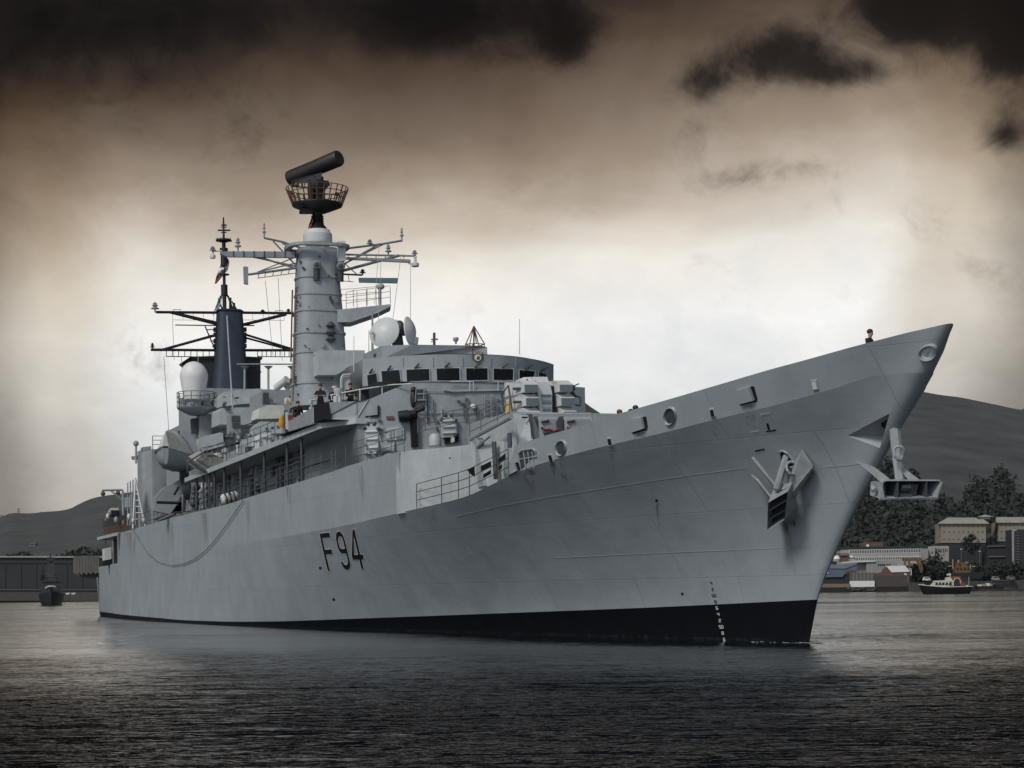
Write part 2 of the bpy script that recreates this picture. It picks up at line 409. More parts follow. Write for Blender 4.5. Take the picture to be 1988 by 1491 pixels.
dk = MB()
xs = [7.2 - 19.9 * i / 30 for i in range(31)]
dk.grid([[(x, -Bkn(x) + .05, Zkn(x) - .02) for x in xs], [(x, Bkn(x) - .05, Zkn(x) - .02) for x in xs]], False)
xs = [-12.7 - 11.3 * i / 10 for i in range(11)]
dk.grid([[(x, -Bkn(x), Zkn(x) - .01) for x in xs], [(x, Bkn(x), Zkn(x) - .01) for x in xs]], False)
xs = [-23.8 - 88.7 * i / 40 for i in range(41)]
dk.grid([[(x, -Btop(x) + .02, Zup(x) - .05) for x in xs], [(x, Btop(x) - .02, Zup(x) - .05) for x in xs]], False)
dk.build('deck', 'deck', ship)

# ------------------------------------------------------------------ hull details
def hull_poly(mb, pts, off=.015, sub=1):
    """a patch on the plating given by the points the photo shows"""
    P = []
    for i in range(len(pts)):
        a, b = pts[i], pts[(i + 1) % len(pts)]
        for k in range(sub): P.append(on_hull(a[0] + (b[0] - a[0]) * k / sub, a[1] + (b[1] - a[1]) * k / sub, off)[0])
    mb.add(P, [list(range(len(P)))])


def hull_prism(mb, pts, h, off=0.):
    P = [on_hull(x, y, off) for x, y in pts]; n = sum((p[1] for p in P), Vector()).normalized()
    mb.prism([p[0] for p in P], n * h)


# pennant number: strokes in (metres along the side, metres up), laid on the plating
def stroke_poly(mb, polys, X0, z0, sx, sz, dX=0., off=.012):
    for pl in polys:
        lp_ = lambda a, b, f: (a[0] + (b[0] - a[0]) * f, a[1] + (b[1] - a[1]) * f)
        mb.grid([[on_side(X0 + a[0] * sx + (1 - a[1]) * dX, z0 + a[1] * sz, off) for a in [lp_(lp_(pl[0], pl[1], i / 5), lp_(pl[3], pl[2], i / 5), j / 6) for i in range(6)]] for j in range(7)], False)


def bar(x0, z0, x1, z1): return [(x0, z0), (x1, z0), (x1, z1), (x0, z1)]


def quad(a, b, c, d): return [a, b, c, d]


def glyphs():
    t, h = .20, .125          # stroke width along, stroke height
    Fp = [bar(0, 0, t, 1), bar(t, 1 - h, 1, 1), bar(t, .5 - h / 2, .85, .5 + h / 2)]
    nine = []
    def arc(cx, cz, rx, rz, a0, a1, n=7):
        o = []
        for i in range(n):
            s0 = R(a0 + (a1 - a0) * i / n); s1 = R(a0 + (a1 - a0) * (i + 1) / n)
            q = lambda s, k: (cx + math.cos(s) * (rx - t * k), cz + math.sin(s) * (rz - h * k))
            o.append([q(s0, 0), q(s1, 0), q(s1, 1), q(s0, 1)])
        return o
    nine += arc(.5, .78, .5, .22, 0, 180) + [bar(0, .64, t, .78)] + arc(.5, .64, .5, .22, 180, 270) + [bar(.5, .42, 1 - t, .42 + h)]
    nine += [bar(1 - t, .22, 1, .78)] + arc(.5, .22, .5, .22, 270, 360) + arc(.5, .22, .5, .22, 180, 270)
    four = [bar(.62, 0, .62 + t, 1), bar(0, .24, .62, .24 + h), bar(.62 + t, .24, 1.05, .24 + h), [(0, .24 + h), (t * 1.1, .24 + h), (.62, .86), (.62, 1)]]
    return Fp, nine, four


for gl, px0, px1, yt_, yb in zip(glyphs(), (621, 650, 673.5), (640, 666, 692.5), (1035.5, 1032, 1029), (1108, 1106, 1104.5)):
    wm = MB(); bm_ = MB(); p0, _ = on_hull(px0, yt_); p1, _ = on_hull(px1, yt_ - 1.5)
    X0, X1 = p0.x, p1.x; zt = p0.z; pb = on_hull(px0 + 16, yb)[0]; z0 = pb.z; dX = pb.x - X0; sx = X1 - X0; sz = zt - z0
    stroke_poly(bm_, gl, X0, z0, sx, sz, dX, off=.024)
    for dx, dz_ in ((-.08, 0), (.08, 0), (0, .03), (0, -.03)): stroke_poly(wm, gl, X0 + dx, z0 + dz_, sx, sz, dX, off=.014)
    wm.build('outline', 'white', bm_.build('pennant_character', 'black', hull))

# draught marks
SEG = {'0': 'abcdef', '2': 'abged', '4': 'fgbc', '5': 'afgcd', '6': 'afgcde', '8': 'abcdefg'}


def digit(mb, ch, px, py, w_, h_):
    L_ = {'a': ((0, 1), (1, 1)), 'b': ((1, 1), (1, .5)), 'c': ((1, .5), (1, 0)), 'd': ((0, 0), (1, 0)), 'e': ((0, 0), (0, .5)), 'f': ((0, .5), (0, 1)), 'g': ((0, .5), (1, .5))}
    for s_ in SEG[ch]:
        (x0, y0), (x1, y1) = L_[s_]; t = .5
        P = lambda x, y: (px + x * w_ + y * h_ * -.17, py - y * h_)
        if x0 == x1: hull_poly(mb, [(P(x0, y0)[0] - t, P(x0, y0)[1]), (P(x0, y0)[0] + t, P(x0, y0)[1]), (P(x1, y1)[0] + t, P(x1, y1)[1]), (P(x1, y1)[0] - t, P(x1, y1)[1])])
        else: hull_poly(mb, [(P(x0, y0)[0], P(x0, y0)[1] + t), (P(x1, y1)[0], P(x1, y1)[1] + t), (P(x1, y1)[0], P(x1, y1)[1] - t), (P(x0, y0)[0], P(x0, y0)[1] - t)])


for i, tx in enumerate(['4', '2', '50', '8', '6', '4', '2', '50', '8', '6']):
    px = 1380 + 25.5 * i / 9; py = 1134.5 + 109.5 * i / 9
    for k, ch in enumerate(tx): mb = MB(); digit(mb, ch, px + k * 4.6 - (2.5 if len(tx) > 1 else 0), py, 3.2, 5.6); mb.build('draught_mark', 'black' if i < 4 else 'white', hull)

# bulwark fittings
def ring_fitting(name, px, py, rx, ry, m_in, thick=.07, tilt=8):
    """a round lead through the bulwark: raised rim, dished inside"""
    c, n = on_hull(px, py); mb = MB(); mi = MB(); ringo = []; K = 28
    for k in range(K):
        t = 2 * math.pi * k / K; x, y = rx * math.cos(t), ry * math.sin(t); a = R(tilt)
        ringo.append((px + x * math.cos(a) - y * math.sin(a), py + x * math.sin(a) + y * math.cos(a)))
    o = [on_hull(*q)[0] for q in ringo]; inn = [on_hull(px + (q[0] - px) * .74, py + (q[1] - py) * .74)[0] for q in ringo]
    mid = [(a + b) / 2 + n * thick for a, b in zip(o, inn)]
    mb.grid([o + [o[0]], mid + [mid[0]], inn + [inn[0]]])
    f = mb.build(name, 'grey', hull)
    inn = [p + n * .015 for p in inn]; deep = [c + (p - c) * .55 - n * .0 + n * .02 for p in inn]
    mi.add(inn, [list(range(K))]); mi.build('hole_disc', m_in, f)


ring_fitting('fairlead', 1090, 870, 11, 17, 'dark grey'); ring_fitting('fairlead', 1301.5, 808, 12.5, 19, 'dark grey')
ring_fitting('bow_fairlead', 1803, 684, 21, 16, 'pale', .1, -25)  # pale disc painted as daylight showing through the lead
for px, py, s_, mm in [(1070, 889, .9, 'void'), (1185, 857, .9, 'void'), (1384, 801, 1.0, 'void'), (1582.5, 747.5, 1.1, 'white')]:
    mb = MB(); q = [(px + a * s_, py + b * s_) for a, b in [(-7, -8), (3, -9.5), (7, 7), (-3, 9)]]
    hull_prism(mb, q, .035); fr = mb.build('freeing_port', 'light grey', hull)
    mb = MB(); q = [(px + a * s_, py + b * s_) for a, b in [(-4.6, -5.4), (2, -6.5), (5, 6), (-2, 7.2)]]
    hull_poly(mb, q, .045); mb.build('opening', mm, fr)  # the white one is a panel painted as sky showing through
for q in ([(1227, 813), (1248, 809), (1253, 831), (1231, 838)], [(1432, 757), (1457, 750), (1466, 776), (1440, 783)], [(985, 905), (1000, 898), (1006, 914), (990, 922)]):
    mb = MB(); hull_prism(mb, q, .10); pl = mb.build('hull_flap', 'hull grey', hull)
    mb = MB(); (ax, ay), (bx, by), (cx_, cy_), (dx, dy) = q
    hull_poly(mb, [(bx + .5, by), (bx + 7, by - 1), (cx_ + 5, cy_ - 2), (cx_ + .5, cy_)], .02); hull_poly(mb, [(dx - 4, dy + 1), (cx_ + 4, cy_ - 3), (cx_ + 4, cy_ + 3), (dx - 2, dy + 4)], .02)
    mb.build('flap_shadow', 'void', pl)  # dark strips painted as the shadow right of and below each flap
mb = MB(); hull_poly(mb, [(1008, 880), (1015, 874), (1036, 871), (1041, 876), (1045, 902), (1012, 910)], .02); op = mb.build('boarding_opening', 'dark grey', hull)
mb = MB()
ed = [(1008, 880), (1015, 874), (1036, 871), (1041, 876), (1045, 902)]
mb.path([on_hull(*q, .03)[0] for q in ed], .045)
for f in (.3, .55, .8): mb.tube(on_hull(1008 + 33 * f, 876, .03)[0], on_hull(1012 + 33 * f, 908, .03)[0], .03)
mb.tube(on_hull(1009, 892, .03)[0], on_hull(1043, 886, .03)[0], .025); mb.build('frame', 'grey', op)
mb = MB()
for q in ([(1476, 803), (1496, 799), (1496, 802), (1476, 806)], [(1456, 837), (1474, 834), (1474, 837), (1456, 840)]): hull_poly(mb, q)
mb.build('hull_stripe', 'pale', hull)
mb = MB()
for q in ([(1488, 836), (1507, 833), (1507, 836), (1488, 839)], [(1488, 822), (1492, 821), (1495, 834), (1491, 834)], [(1466, 874), (1485, 870), (1485, 873), (1466, 877)]): hull_poly(mb, q)
for x, y in [(1275, 972), (1325, 1153), (622, 1103), (648, 1164)]: hull_poly(mb, [(x - 2, y - 3), (x + 2, y - 3), (x + 2, y + 2), (x - 2, y + 2)])
mb.build('hull_mark', 'black', hull)
# weld seams standing proud along the bow plating
for nm, pts in (('hull_seam', [(885, 1003), (960, 985), (1060, 966), (1200, 944), (1330, 924), (1470, 906)]), ('hull_seam', [(1590, 909), (1650, 903), (1680, 899)]), ('hull_seam', [(1080, 1083), (1250, 1075), (1450, 1067), (1600, 1060)])):
    mb = MB(); P = []
    for a, b in zip(pts[:-1], pts[1:]): P += [on_hull(a[0] + (b[0] - a[0]) * k / 6, a[1] + (b[1] - a[1]) * k / 6, .004)[0] for k in range(6)]
    mb.path(P, .009, 4); mb.build(nm, 'grey', hull)

# recess of the stem anchor: cut the plating and close it with sloping plates
def cut_recess():
    me = hull.data; b = bmesh.new(); b.from_mesh(me)
    T = [(1645, 846), (1727, 803), (1708, 871)]
    # planes through the camera and the triangle's sides
    pl = []
    for i in range(3):
        r0 = ray(*T[i]); r1 = ray(*T[(i + 1) % 3]); n = r0.cross(r1).normalized()
        if n.dot(ray(1693, 840)) < 0: n = -n
        pl.append(n)
    near = lambda f: 2.0 < f.calc_center_median().x < 8 and f.calc_center_median().y < .6 and 4 < f.calc_center_median().z < 8
    for n in pl:
        fs = [f for f in b.faces if near(f)]
        geom = fs + list({e for f in fs for e in f.edges}) + list({v for f in fs for v in f.verts})
        bmesh.ops.bisect_plane(b, geom=geom, plane_co=CAM, plane_no=n, dist=1e-5)
    dele = [f for f in b.faces if near(f) and f.calc_center_median().y < .02 and all(n.dot(f.calc_center_median() - CAM) > 1e-4 for n in pl)]
    bmesh.ops.delete(b, geom=dele, context='FACES'); b.to_mesh(me); b.free(); me.set_sharp_from_angle(angle=R(28))
    A = on_hull(T[0][0], T[0][1])[0]; B_ = on_hull(1726, 805)[0]; C_ = on_hull(1707, 870)[0]
    deep = (A + B_ + C_) / 3 + Vector((-.25, .55, .05)); de2 = Vector((C_.x - .1, .12, (B_.z + C_.z) / 2 - .1))
    mb = MB(); mb.add([A, B_, de2, deep], [(0, 1, 2, 3)]); mb.add([A, C_, de2, deep], [(0, 1, 2, 3)])
    mb.build('anchor_recess', 'grey', hull)
    mb = MB(); k = on_hull(1722, 818)[0]
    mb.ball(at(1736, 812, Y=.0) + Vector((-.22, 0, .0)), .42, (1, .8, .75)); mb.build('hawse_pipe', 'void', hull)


cut_recess()
# starboard hawse pipe
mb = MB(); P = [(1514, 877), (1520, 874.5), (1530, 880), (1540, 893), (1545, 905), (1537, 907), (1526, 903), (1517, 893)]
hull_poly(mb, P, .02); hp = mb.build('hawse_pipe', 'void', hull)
mb = MB(); mb.path([on_hull(*q, .02)[0] for q in P + P[:1]], .035); mb.build('rim', 'grey', hp)


# ------------------------------------------------------------------ anchors
def plate(mb, pts, off): mb.prism(pts, off)


an = thing('anchor', 'grey ship anchor stowed against the bow plating with spread flukes', 'anchor')
def hp_(px, py, o): return on_hull(px, py, o)[0]
mb = MB(); a = hp_(1526, 884, -.1); b = hp_(1529, 932, .55); mb.tube(a, b, .13, .12, 8); mb.build('shank', 'light grey', an)
mb = MB()   # crown: open box
n0 = on_hull(1540, 960)[1]
tl, tr_, br, bl = hp_(1521, 955, .75), hp_(1559, 934, .75), hp_(1550, 993, .65), hp_(1517, 1013, .65)
otl, otr, obr, obl = hp_(1517, 931, .35), hp_(1552, 925, .35), hp_(1553, 985, .08), hp_(1513, 1000, .08)
mb.add([tl, tr_, otr, otl], [(0, 1, 2, 3)]); mb.add([tr_, br, obr, otr], [(0, 1, 2, 3)]); mb.add([bl, tl, otl, obl], [(0, 1, 2, 3)]); mb.add([br, bl, obl, obr], [(0, 1, 2, 3)])
mb.add([otl, otr, obr, obl], [(0, 1, 2, 3)]); cr_ = mb.build('crown', 'light grey', an)
mb = MB(); l2 = lambda a, b, t: a + (b - a) * t
for t in (.33, .66): mb.add([l2(tl, bl, t), l2(tr_, br, t), l2(otr, obr, t), l2(otl, obl, t)], [(0, 1, 2, 3)])
mb.add([l2(tl, otl, .5), l2(tr_, otr, .5), l2(br, obr, .5), l2(bl, obl, .5)], [(0, 1, 2, 3)])
mb.build('crown_web', 'dark grey', cr_)
for pts, th in (([(1472, 873, .45), (1475, 872, .45), (1527, 926, .6), (1521, 930, .55)], .12), ([(1466, 911, .3), (1484, 921, .35), (1517, 953, .5), (1514, 966, .4), (1490, 940, .15)], .10),
                ([(1561, 869, .15), (1585, 900, .2), (1556, 956, .45), (1545, 930, .4), (1545, 897, .15)], .08), ([(1585, 900, .25), (1587, 905, .2), (1554, 962, .3), (1553, 948, .5)], .06)):
    mb = MB(); P = [hp_(x, y, o) for x, y, o in pts]; nn = (P[1] - P[0]).cross(P[2] - P[0]).normalized(); mb.prism(P, nn * th); mb.build('fluke', 'light grey', an)

a2 = thing('anchor', 'grey ship anchor hanging from the stem with its hollow base turned to the viewer', 'anchor')
Xa = at(1757, 950, Y=0).x
f0 = lambda px, py, o=0.: at(px, py, X=Xa) + Vector((o, 0, 0))
mb = MB(); t0 = at(1735, 822, Y=0); b0 = f0(1757, 938, -.25); mb.tube(t0, b0, .17, .15, 8); mb.build('shank', 'light grey', a2)
fr = [f0(1704, 937, .25), f0(1712, 932, .25), f0(1814, 932, .25), f0(1820, 937, .25), f0(1811, 969, .25), f0(1698, 971, .25)]
bk = [f0(1706, 934, -.45), f0(1712, 931, -.45), f0(1814, 931, -.45), f0(1818, 934, -.45), f0(1806, 958, -.45), f0(1704, 960, -.45)]
mb = MB()
for i in range(6):
    j = (i + 1) % 6; q = [fr[i], fr[j], bk[j], bk[i]]; cen = sum(q, Vector()) / 4; inw = (f0(1760, 950) - cen).normalized() * .05
    mb.prism(q, inw)
mb.prism(bk, Vector((.05, 0, 0))); cr_ = mb.build('crown', 'grey', a2)
mb = MB()
for x in (1733, 1789): mb.prism([f0(x, 933, .24), f0(x, 968, .24), f0(x, 958, -.4), f0(x, 932, -.4)], Vector((0, .05, 0)))
mb.add([f0(1741, 960, .2), f0(1764, 960, .2), f0(1764, 965, .2), f0(1741, 965, .2)], [(0, 1, 2, 3)]); mb.tube(f0(1745, 948, .1), f0(1762, 948, .1), .12)
mb.prism([f0(1738, 940, .05), f0(1782, 940, .05), f0(1776, 962, .05), f0(1742, 962, .05)], Vector((-.1, 0, 0)))
mb.build('crown_web', 'dark grey', cr_)
for pts in ([(1677, 891, -.5), (1707, 904, -.35), (1727, 933, .1), (1706, 936, .1)], [(1745, 886, -.5), (1752, 893, -.45), (1782, 932, .1), (1763, 932, .0)]):
    mb = MB(); mb.prism([f0(*q) for q in pts], Vector((-.05, .06, 0))); mb.build('fluke', 'light grey', a2)
for x, y in ((1696, 949), (1819, 953)): mb = MB(); mb.ball(f0(x, y, .0), .09); mb.build('trunnion', 'light grey', a2)


mat('anchor steel', (.31, .33, .34), .55, streak=.5, rust=.9, scale=2.5, var=.2, bump=.01)
for A_, K_ in ((an, lambda: hp_(1548, 900, .3)), (a2, lambda: f0(1745, 880, .0))):
    mb = MB(); c = K_(); mb.path([c + Vector((.05 * math.sin(i), .16 * math.cos(6.283 * i / 12), .2 * math.sin(6.283 * i / 12))) for i in range(13)], .045); mb.build('shackle', 'anchor steel', A_)
    for ch in A_.children_recursive:
        if ch.data and ch.data.materials[0].name in ('light grey', 'grey'): ch.data.materials[0] = MATS['anchor steel']
        if ch.name.startswith(('fluke', 'crown')) and not ch.name.startswith('crown_web'):
            bv = ch.modifiers.new('edge', 'BEVEL'); bv.width = .035; bv.segments = 2; bv.limit_method = 'ANGLE'
# ------------------------------------------------------------------ rails
def rail(name, pts, h=1.05, wires=(.38, .72, 1.05), step=None, m='rail', r=.014, parent=ship, lean=None, posts=True):
    """posts at the points, wires between them (as one part)"""
    mb = MB(); pts = [Vector(p) for p in pts]; up = lean or UP
    if step:
        q = [pts[0]]
        for a, b in zip(pts[:-1], pts[1:]):
            n = max(1, round((b - a).length / step)); q += [a + (b - a) * (k + 1) / n for k in range(n)]
        pts = q
    if posts:
        for p in pts: mb.tube(p, p + up * h, r * 1.3, n=5)
    for w_ in wires:
        for a, b in zip(pts[:-1], pts[1:]): mb.tube(a + up * w_, b + up * w_, r, n=4, cap=False)
    return mb.build(name, m, parent)


side_pts = lambda x0, x1, n, off=.08: [(x0 + (x1 - x0) * i / n, -(Btop(x0 + (x1 - x0) * i / n) - off), Zup(x0 + (x1 - x0) * i / n) - .05) for i in range(n + 1)]
rail('deck_railing', side_pts(-34.5, -72, 20)); rail('deck_railing', side_pts(-23.5, -33.8, 6))
rail('deck_railing', side_pts(-83, -109, 14), r=.018)
rail('deck_railing', [(x, Btop(x) - .1, Zup(x)) for x in np.linspace(-24, -110, 40)])
# waist rail beside the forward well
wl_ = [at(805, 983, X=-22.3), at(852, 973, X=-19.4), at(884, 964, X=-17.6), at(906, 955, X=-16.5), at(960, 931, X=-13.8), at(985, 915, X=-12.9)]
rail('waist_railing', [Vector((p.x, -Bkn(p.x) + .1, Zkn(p.x))) for p in wl_], m='ruststeel', r=.016)

# ------------------------------------------------------------------ superstructure
# curved side wall inboard of the waist walkway
mb = MB(); rows = [[], [], []]
for i in range(15):
    x = -24.4 + 8.6 * i / 14; t_ = min(1, max(0, (x + 24.2) / 4.5)); yo = Btop(x) - .012 - .95 * t_ * t_ * (3 - 2 * t_) - .35 * max(0, (x + 20) / 4.2)
    rows[0].append((x, -yo, Zkn(x) - .05)); rows[1].append((x, -yo, Zup(min(x, -14)) - .4)); rows[2].append((x, -yo + .02, Zup(min(x, -14))))
mb.grid(rows); e = [Vector(r[-1]) for r in rows]
mb.add([e[0], e[1], e[2], e[2] + Vector((-.4, 4, 0)), e[0] + Vector((-.4, 4, 0))], [(0, 1, 2, 3, 4)])
mb.add([rows[2][i] for i in range(15)] + [Vector((rows[2][-1][0], 4, rows[2][-1][2])), Vector((-24.4, 4, rows[2][0][2]))], [list(range(17))])
sw = mb.build('well_side_wall', 'light grey', ship)
mb = MB(); yw = -Btop(-20) + 1.0; mb.prism([at(791, 887.5, Y=yw), at(880, 888, Y=yw), at(880, 890.5, Y=yw), at(791, 890, Y=yw)], (0, -.14, 0)); mb.build('ledge', 'dark grey', sw)
mb = MB(); mb.prism([at(849, 872, Y=yw + .05), at(857, 872, Y=yw + .05), at(857, 876, Y=yw + .05), at(849, 876, Y=yw + .05)], (0, -.14, 0)); mb.build('vent', 'dark grey', sw)

# launcher deckhouse
Yd = -4.35
dh = MB(); side = [at(905, 985, Y=Yd), at(914, 857, Y=Yd), at(994, 803, Y=Yd), at(1000, 925, Y=Yd)]
dh.prism(side, (0, .15, 0))
fa = [at(994, 803, Y=Yd), at(1025, 806, X=-15.6), at(1036, 862, X=-15.2), at(994, 890, Y=Yd)]
dh.prism(fa, (-.15, .1, 0))
hs = dh.build('launcher_deckhouse', 'light grey', ship)
for q in ([(907, 913), (921, 906), (922, 926), (915, 922)], [(933, 905), (953, 895), (953, 906), (934, 915)], [(966, 892), (981, 880), (981, 893), (966, 902)], [(938, 921), (953, 912), (953, 920), (938, 929)], [(968, 906), (975, 901), (974, 910), (968, 913)]):
    mb = MB(); mb.prism([at(*p, X=-15.66) for p in q], (.03, 0, 0)); mb.build('deckhouse_opening', 'void', hs)
mb = MB(); mb.prism([at(1026, 803, X=-15.5), at(1033, 803, X=-15.3), at(1052, 850, X=-15.0), at(1040, 862, X=-15.1)], (-.5, .05, 0)); mb.build('blast_screen', 'dark grey', hs)
mb = MB()
for q in ([(1013, 809), (1024, 809), (1024, 812), (1013, 812)],): mb.prism([at(*p, X=-15.5) for p in q], (.06, 0, 0))
mb.build('vent', 'void', hs)
# davit-like posts and a long slanting spar in front of the deckhouse
mb = MB(); Yp = Yd - .75
mb.tube(at(914, 852, Y=Yp), at(993, 809, Y=Yp + .4), .10); mb.build('boat_boom', 'grey', ship)
mb = MB(); mb.prism([at(915, 850, Y=Yp), at(924, 850, Y=Yp), at(939, 943, Y=Yp), at(928, 947, Y=Yp)], (0, .3, 0)); mb.build('boom_post', 'grey', ship)
for a, b, r in (((906, 887), (906, 953), .11), ((959, 858), (963, 930), .10), ((989, 841), (990, 869), .09)):
    mb = MB(); mb.tube(at(*a, Y=Yp + .1), at(*b, Y=Yp + .1), r); mb.build('post', 'dark grey', ship)
for a, b in (((926, 870), (935, 855)), ((926, 868), (952, 846))):
    mb = MB(); mb.tube(at(*a, Y=Yp), at(*b, Y=Yp), .05); mb.build('strut', 'grey', ship)

# launcher with six missile boxes
Xl = -24.; c0 = at(1060, 800, X=Xl)
mb = MB(); mb.bb(-27.5, -21.5, -2.4, 2.4, 7.5, c0.z - .25)
mb.tube((Xl - 1.2, 0, c0.z - .4), (Xl - 1.2, 0, c0.z + .1), .7, .7, 20)
lp = mb.build('launcher_pedestal', 'grey', ship)
fl = lambda px, py, o=0.: at(px, py, X=Xl) + Vector((o, 0, 0))
mb = MB()
mb.prism([fl(1043, 742), fl(1067, 742), fl(1072, 763), fl(1072, 803), fl(1049, 803), fl(1045, 765)], (-1.7, 0, 0))
mb.hexa([fl(1043, 745, .0), fl(1066, 743, .0), fl(1064, 742, -1.6), fl(1040, 742, -1.6), fl(1041, 733, -.1), fl(1064, 731, -.1), fl(1064, 730, -1.6), fl(1042, 730, -1.6)])
mb.hexa([fl(1012, 744, -.6), fl(1082, 744, -.6), fl(1082, 744, -1.9), fl(1012, 744, -1.9), fl(1030, 728, -.9), fl(1070, 727, -.9), fl(1070, 728, -1.8), fl(1030, 729, -1.8)])
mb.bb(Xl - 1.9, Xl - .5, -1.0, 1.0, c0.z - .1, c0.z + 1.2)
la = mb.build('missile_launcher', 'pale', ship)
for bx in (((1014, 1040), (744, 762)), ((1017, 1042), (770, 788)), ((1020, 1045), (797, 802)), ((1082, 1108), (744, 761)), ((1085, 1112), (770, 788)), ((1089, 1115), (796, 802))):
    (x0, x1), (y0, y1) = bx; mb = MB(); dx = (997 - 1014) if x0 < 1050 else 0
    q = [fl(x0, y1, .25), fl(x1, y1, .25), fl(x1 + 1, y0 + 3, .2), fl(x0, y0 + 3, .2)]
    back = [fl(x0 - 6, y1 + 3, -1.9), fl(x1 - 4, y1 + 3, -1.9), fl(x1 - 4, y0 - 10, -1.9), fl(x0 - 7, y0 - 10, -1.9)]
    lip = [fl(x0 - 3, y0 - 6, -.15), fl(x1 - 2, y0 - 6, -.15)]
    mb.add(q + back + lip, [(0, 1, 2, 3), (4, 7, 6, 5), (0, 4, 5, 1), (3, 2, 9, 8), (8, 9, 6, 7), (0, 3, 8, 7, 4), (1, 5, 6, 9, 2)])
    o = mb.build('missile_box', 'pale', la)  # pale tops and dark covers: light from above put into the colours
    mb = MB(); mb.prism([fl(x0 + 1, y1 - .5, .26), fl(x1 - .5, y1 - .5, .26), fl(x1, y0 + 4, .22), fl(x0 + 1, y0 + 4, .22)], (.03, 0, 0)); mb.build('box_cover', 'slate', o)
mb = MB()
mb.path([fl(1108, 745, -.2), fl(1118, 752, -.2), fl(1113, 758, -.3), fl(1120, 768, -.3), fl(1112, 775, -.3)], .09); mb.path([fl(1112, 750), fl(1124, 745)], .03)
mb.path([fl(1116, 768), fl(1127, 772), (fl(1126, 788)), fl(1117, 786)], .04); mb.build('launcher_gear', 'dark grey', la)
for k in range(5): mb = MB(); y = 766 + 7 * k; mb.prism([fl(1050 + k * .8, y, .05), fl(1070, y, .05), fl(1070, y + 4.5, .05), fl(1051 + k * .8, y + 4.5, .05)], (-.1, 0, 0)); mb.build('access_panel', 'grey' if k % 2 else 'slate', la)
for x, y in ((1035, 733), (1044, 731), (1058, 731), (1066, 733)): mb = MB(); mb.tube(fl(x, y, -.8), fl(x, y + 8, -.7), .05); mb.build('cable', 'ruststeel', la)
for x in (1046, 1076): mb = MB(); mb.prism([fl(x, 748, -.3), fl(x + 5, 748, -.3), fl(x + 9, 801, -.3), fl(x + 4, 801, -.3)], (-.6, 0, 0)); mb.build('launcher_gap', 'black', la)  # black blocks painted for the shade between the boxes
for y in (752, 778): mb = MB(); mb.tube(fl(1006, y, -.6), fl(1012, y + 2, -.1), .06); mb.build('box_strut', 'dark grey', la)
mb = MB(); mb.prism([fl(998, 775, -.9), fl(1004, 775, -.8), fl(1006, 800, -.8), fl(995, 800, -.9)], (-.1, 0, 0)); mb.build('warning_plate', 'yellow', la)
mb = MB(); mb.tube(fl(1000, 744, -.9), fl(1004, 800, -.6), .04); mb.tube(fl(992, 760, -1.2), fl(996, 795, -1.2), .05); mb.tube(fl(1000, 744, -.9), fl(992, 760, -1.2), .03); mb.build('launcher_side_gear', 'dark grey', la); mb = MB(); mb.prism([fl(1112, 785, -1), fl(1127, 785, -1), fl(1127, 805, -1), fl(1112, 805, -1)], (-.8, 0, 0)); mb.build('launcher_side_gear', 'pale', la)

# anti-ship missile canisters, two of each side pair in view
for k, (x0, x1, yb, yt, X_) in enumerate([(1036, 1086, 856, 806, -15.0), (1086, 1150, 838, 806, -14.6)]):
    q = lambda px, py, o=0.: at(px, py, X=X_) + Vector((o, 0, 0))
    mb = MB(); mb.prism([q(x0 + 12, yb), q(x0 + 10, yt + 8), q(x0 + 17, yt + 3), q(x1 - 3, yt + 3), q(x1, yt + 10), q(x1 + 2, yb)], (-3.2, .9, .25))
    cb = mb.build('missile_canister', 'light grey', ship)
    mb = MB(); mb.prism([q(x0 + 1, yb - 1, -.3), q(x0 - 1, yt + 12, -.3), q(x0 + 6, yt + 1, -.3), q(x0 + 14, yt + 1, -.3), q(x0 + 12, yt + 14, -.3), q(x0 + 13, yb - 1, -.3)], (-.5, .1, 0)); mb.build('canister_flange', 'dark grey', cb)
    mb = MB(); mb.prism([q(x0 + 20, yt + 16, .05), q(x0 + 25, yt + 8, .05), q(x1 - 6, yt + 8, .05), q(x1 - 4, yt + 18, .05), q(x1 - 4, yb - 8, .05), q(x0 + 22, yb - 5, .05)], (-.1, 0, 0)); mb.build('end_cover', 'grey', cb)
    mb = MB(); mb.path([q(x0 + 13, yt + 24, .1), q(x0 + 20, yt + 29, .1), q((x0 + x1) / 2 + 4, yt + 28, .1), q((x0 + x1) / 2 + 12, yt + 32, .1), q(x1 - 3, yt + 27, .1)], .045); mb.build('red_strap', 'red', cb)
    mb = MB(); mb.tube(q(x0 + 14, yt + 14, .08), q(x0 + 28, yt + 11, .08), .05); mb.tube(q(x0 + 18, yt + 36, .08), q(x0 + 30, yt + 33, .08), .05); mb.build('grip', 'dark grey', cb)
rail('launcher_deck_railing', [at(912, 856, X=-21.5), at(934, 846, X=-21), at(966, 830, X=-20.6), at(990, 818, X=-20.2)], r=.02)
mb = MB(); mb.path([at(1000, 803, X=-18), at(1060, 803, X=-17), at(1148, 803, X=-16), at(1151, 818, X=-16)], .035); mb.tube(at(1148, 803, X=-16), at(1192, 808, X=-12), .02); mb.build('canister_rail', 'grey', ship)

# main block below the bridge: convex front from the wing root to port
def front_arc(yh, xc, sag, n=24, y0=None):
    o = []
    for i in range(n + 1):
        y = -yh + 2 * yh * i / n; o.append((xc - sag * (y / yh) ** 2, y))
    return o


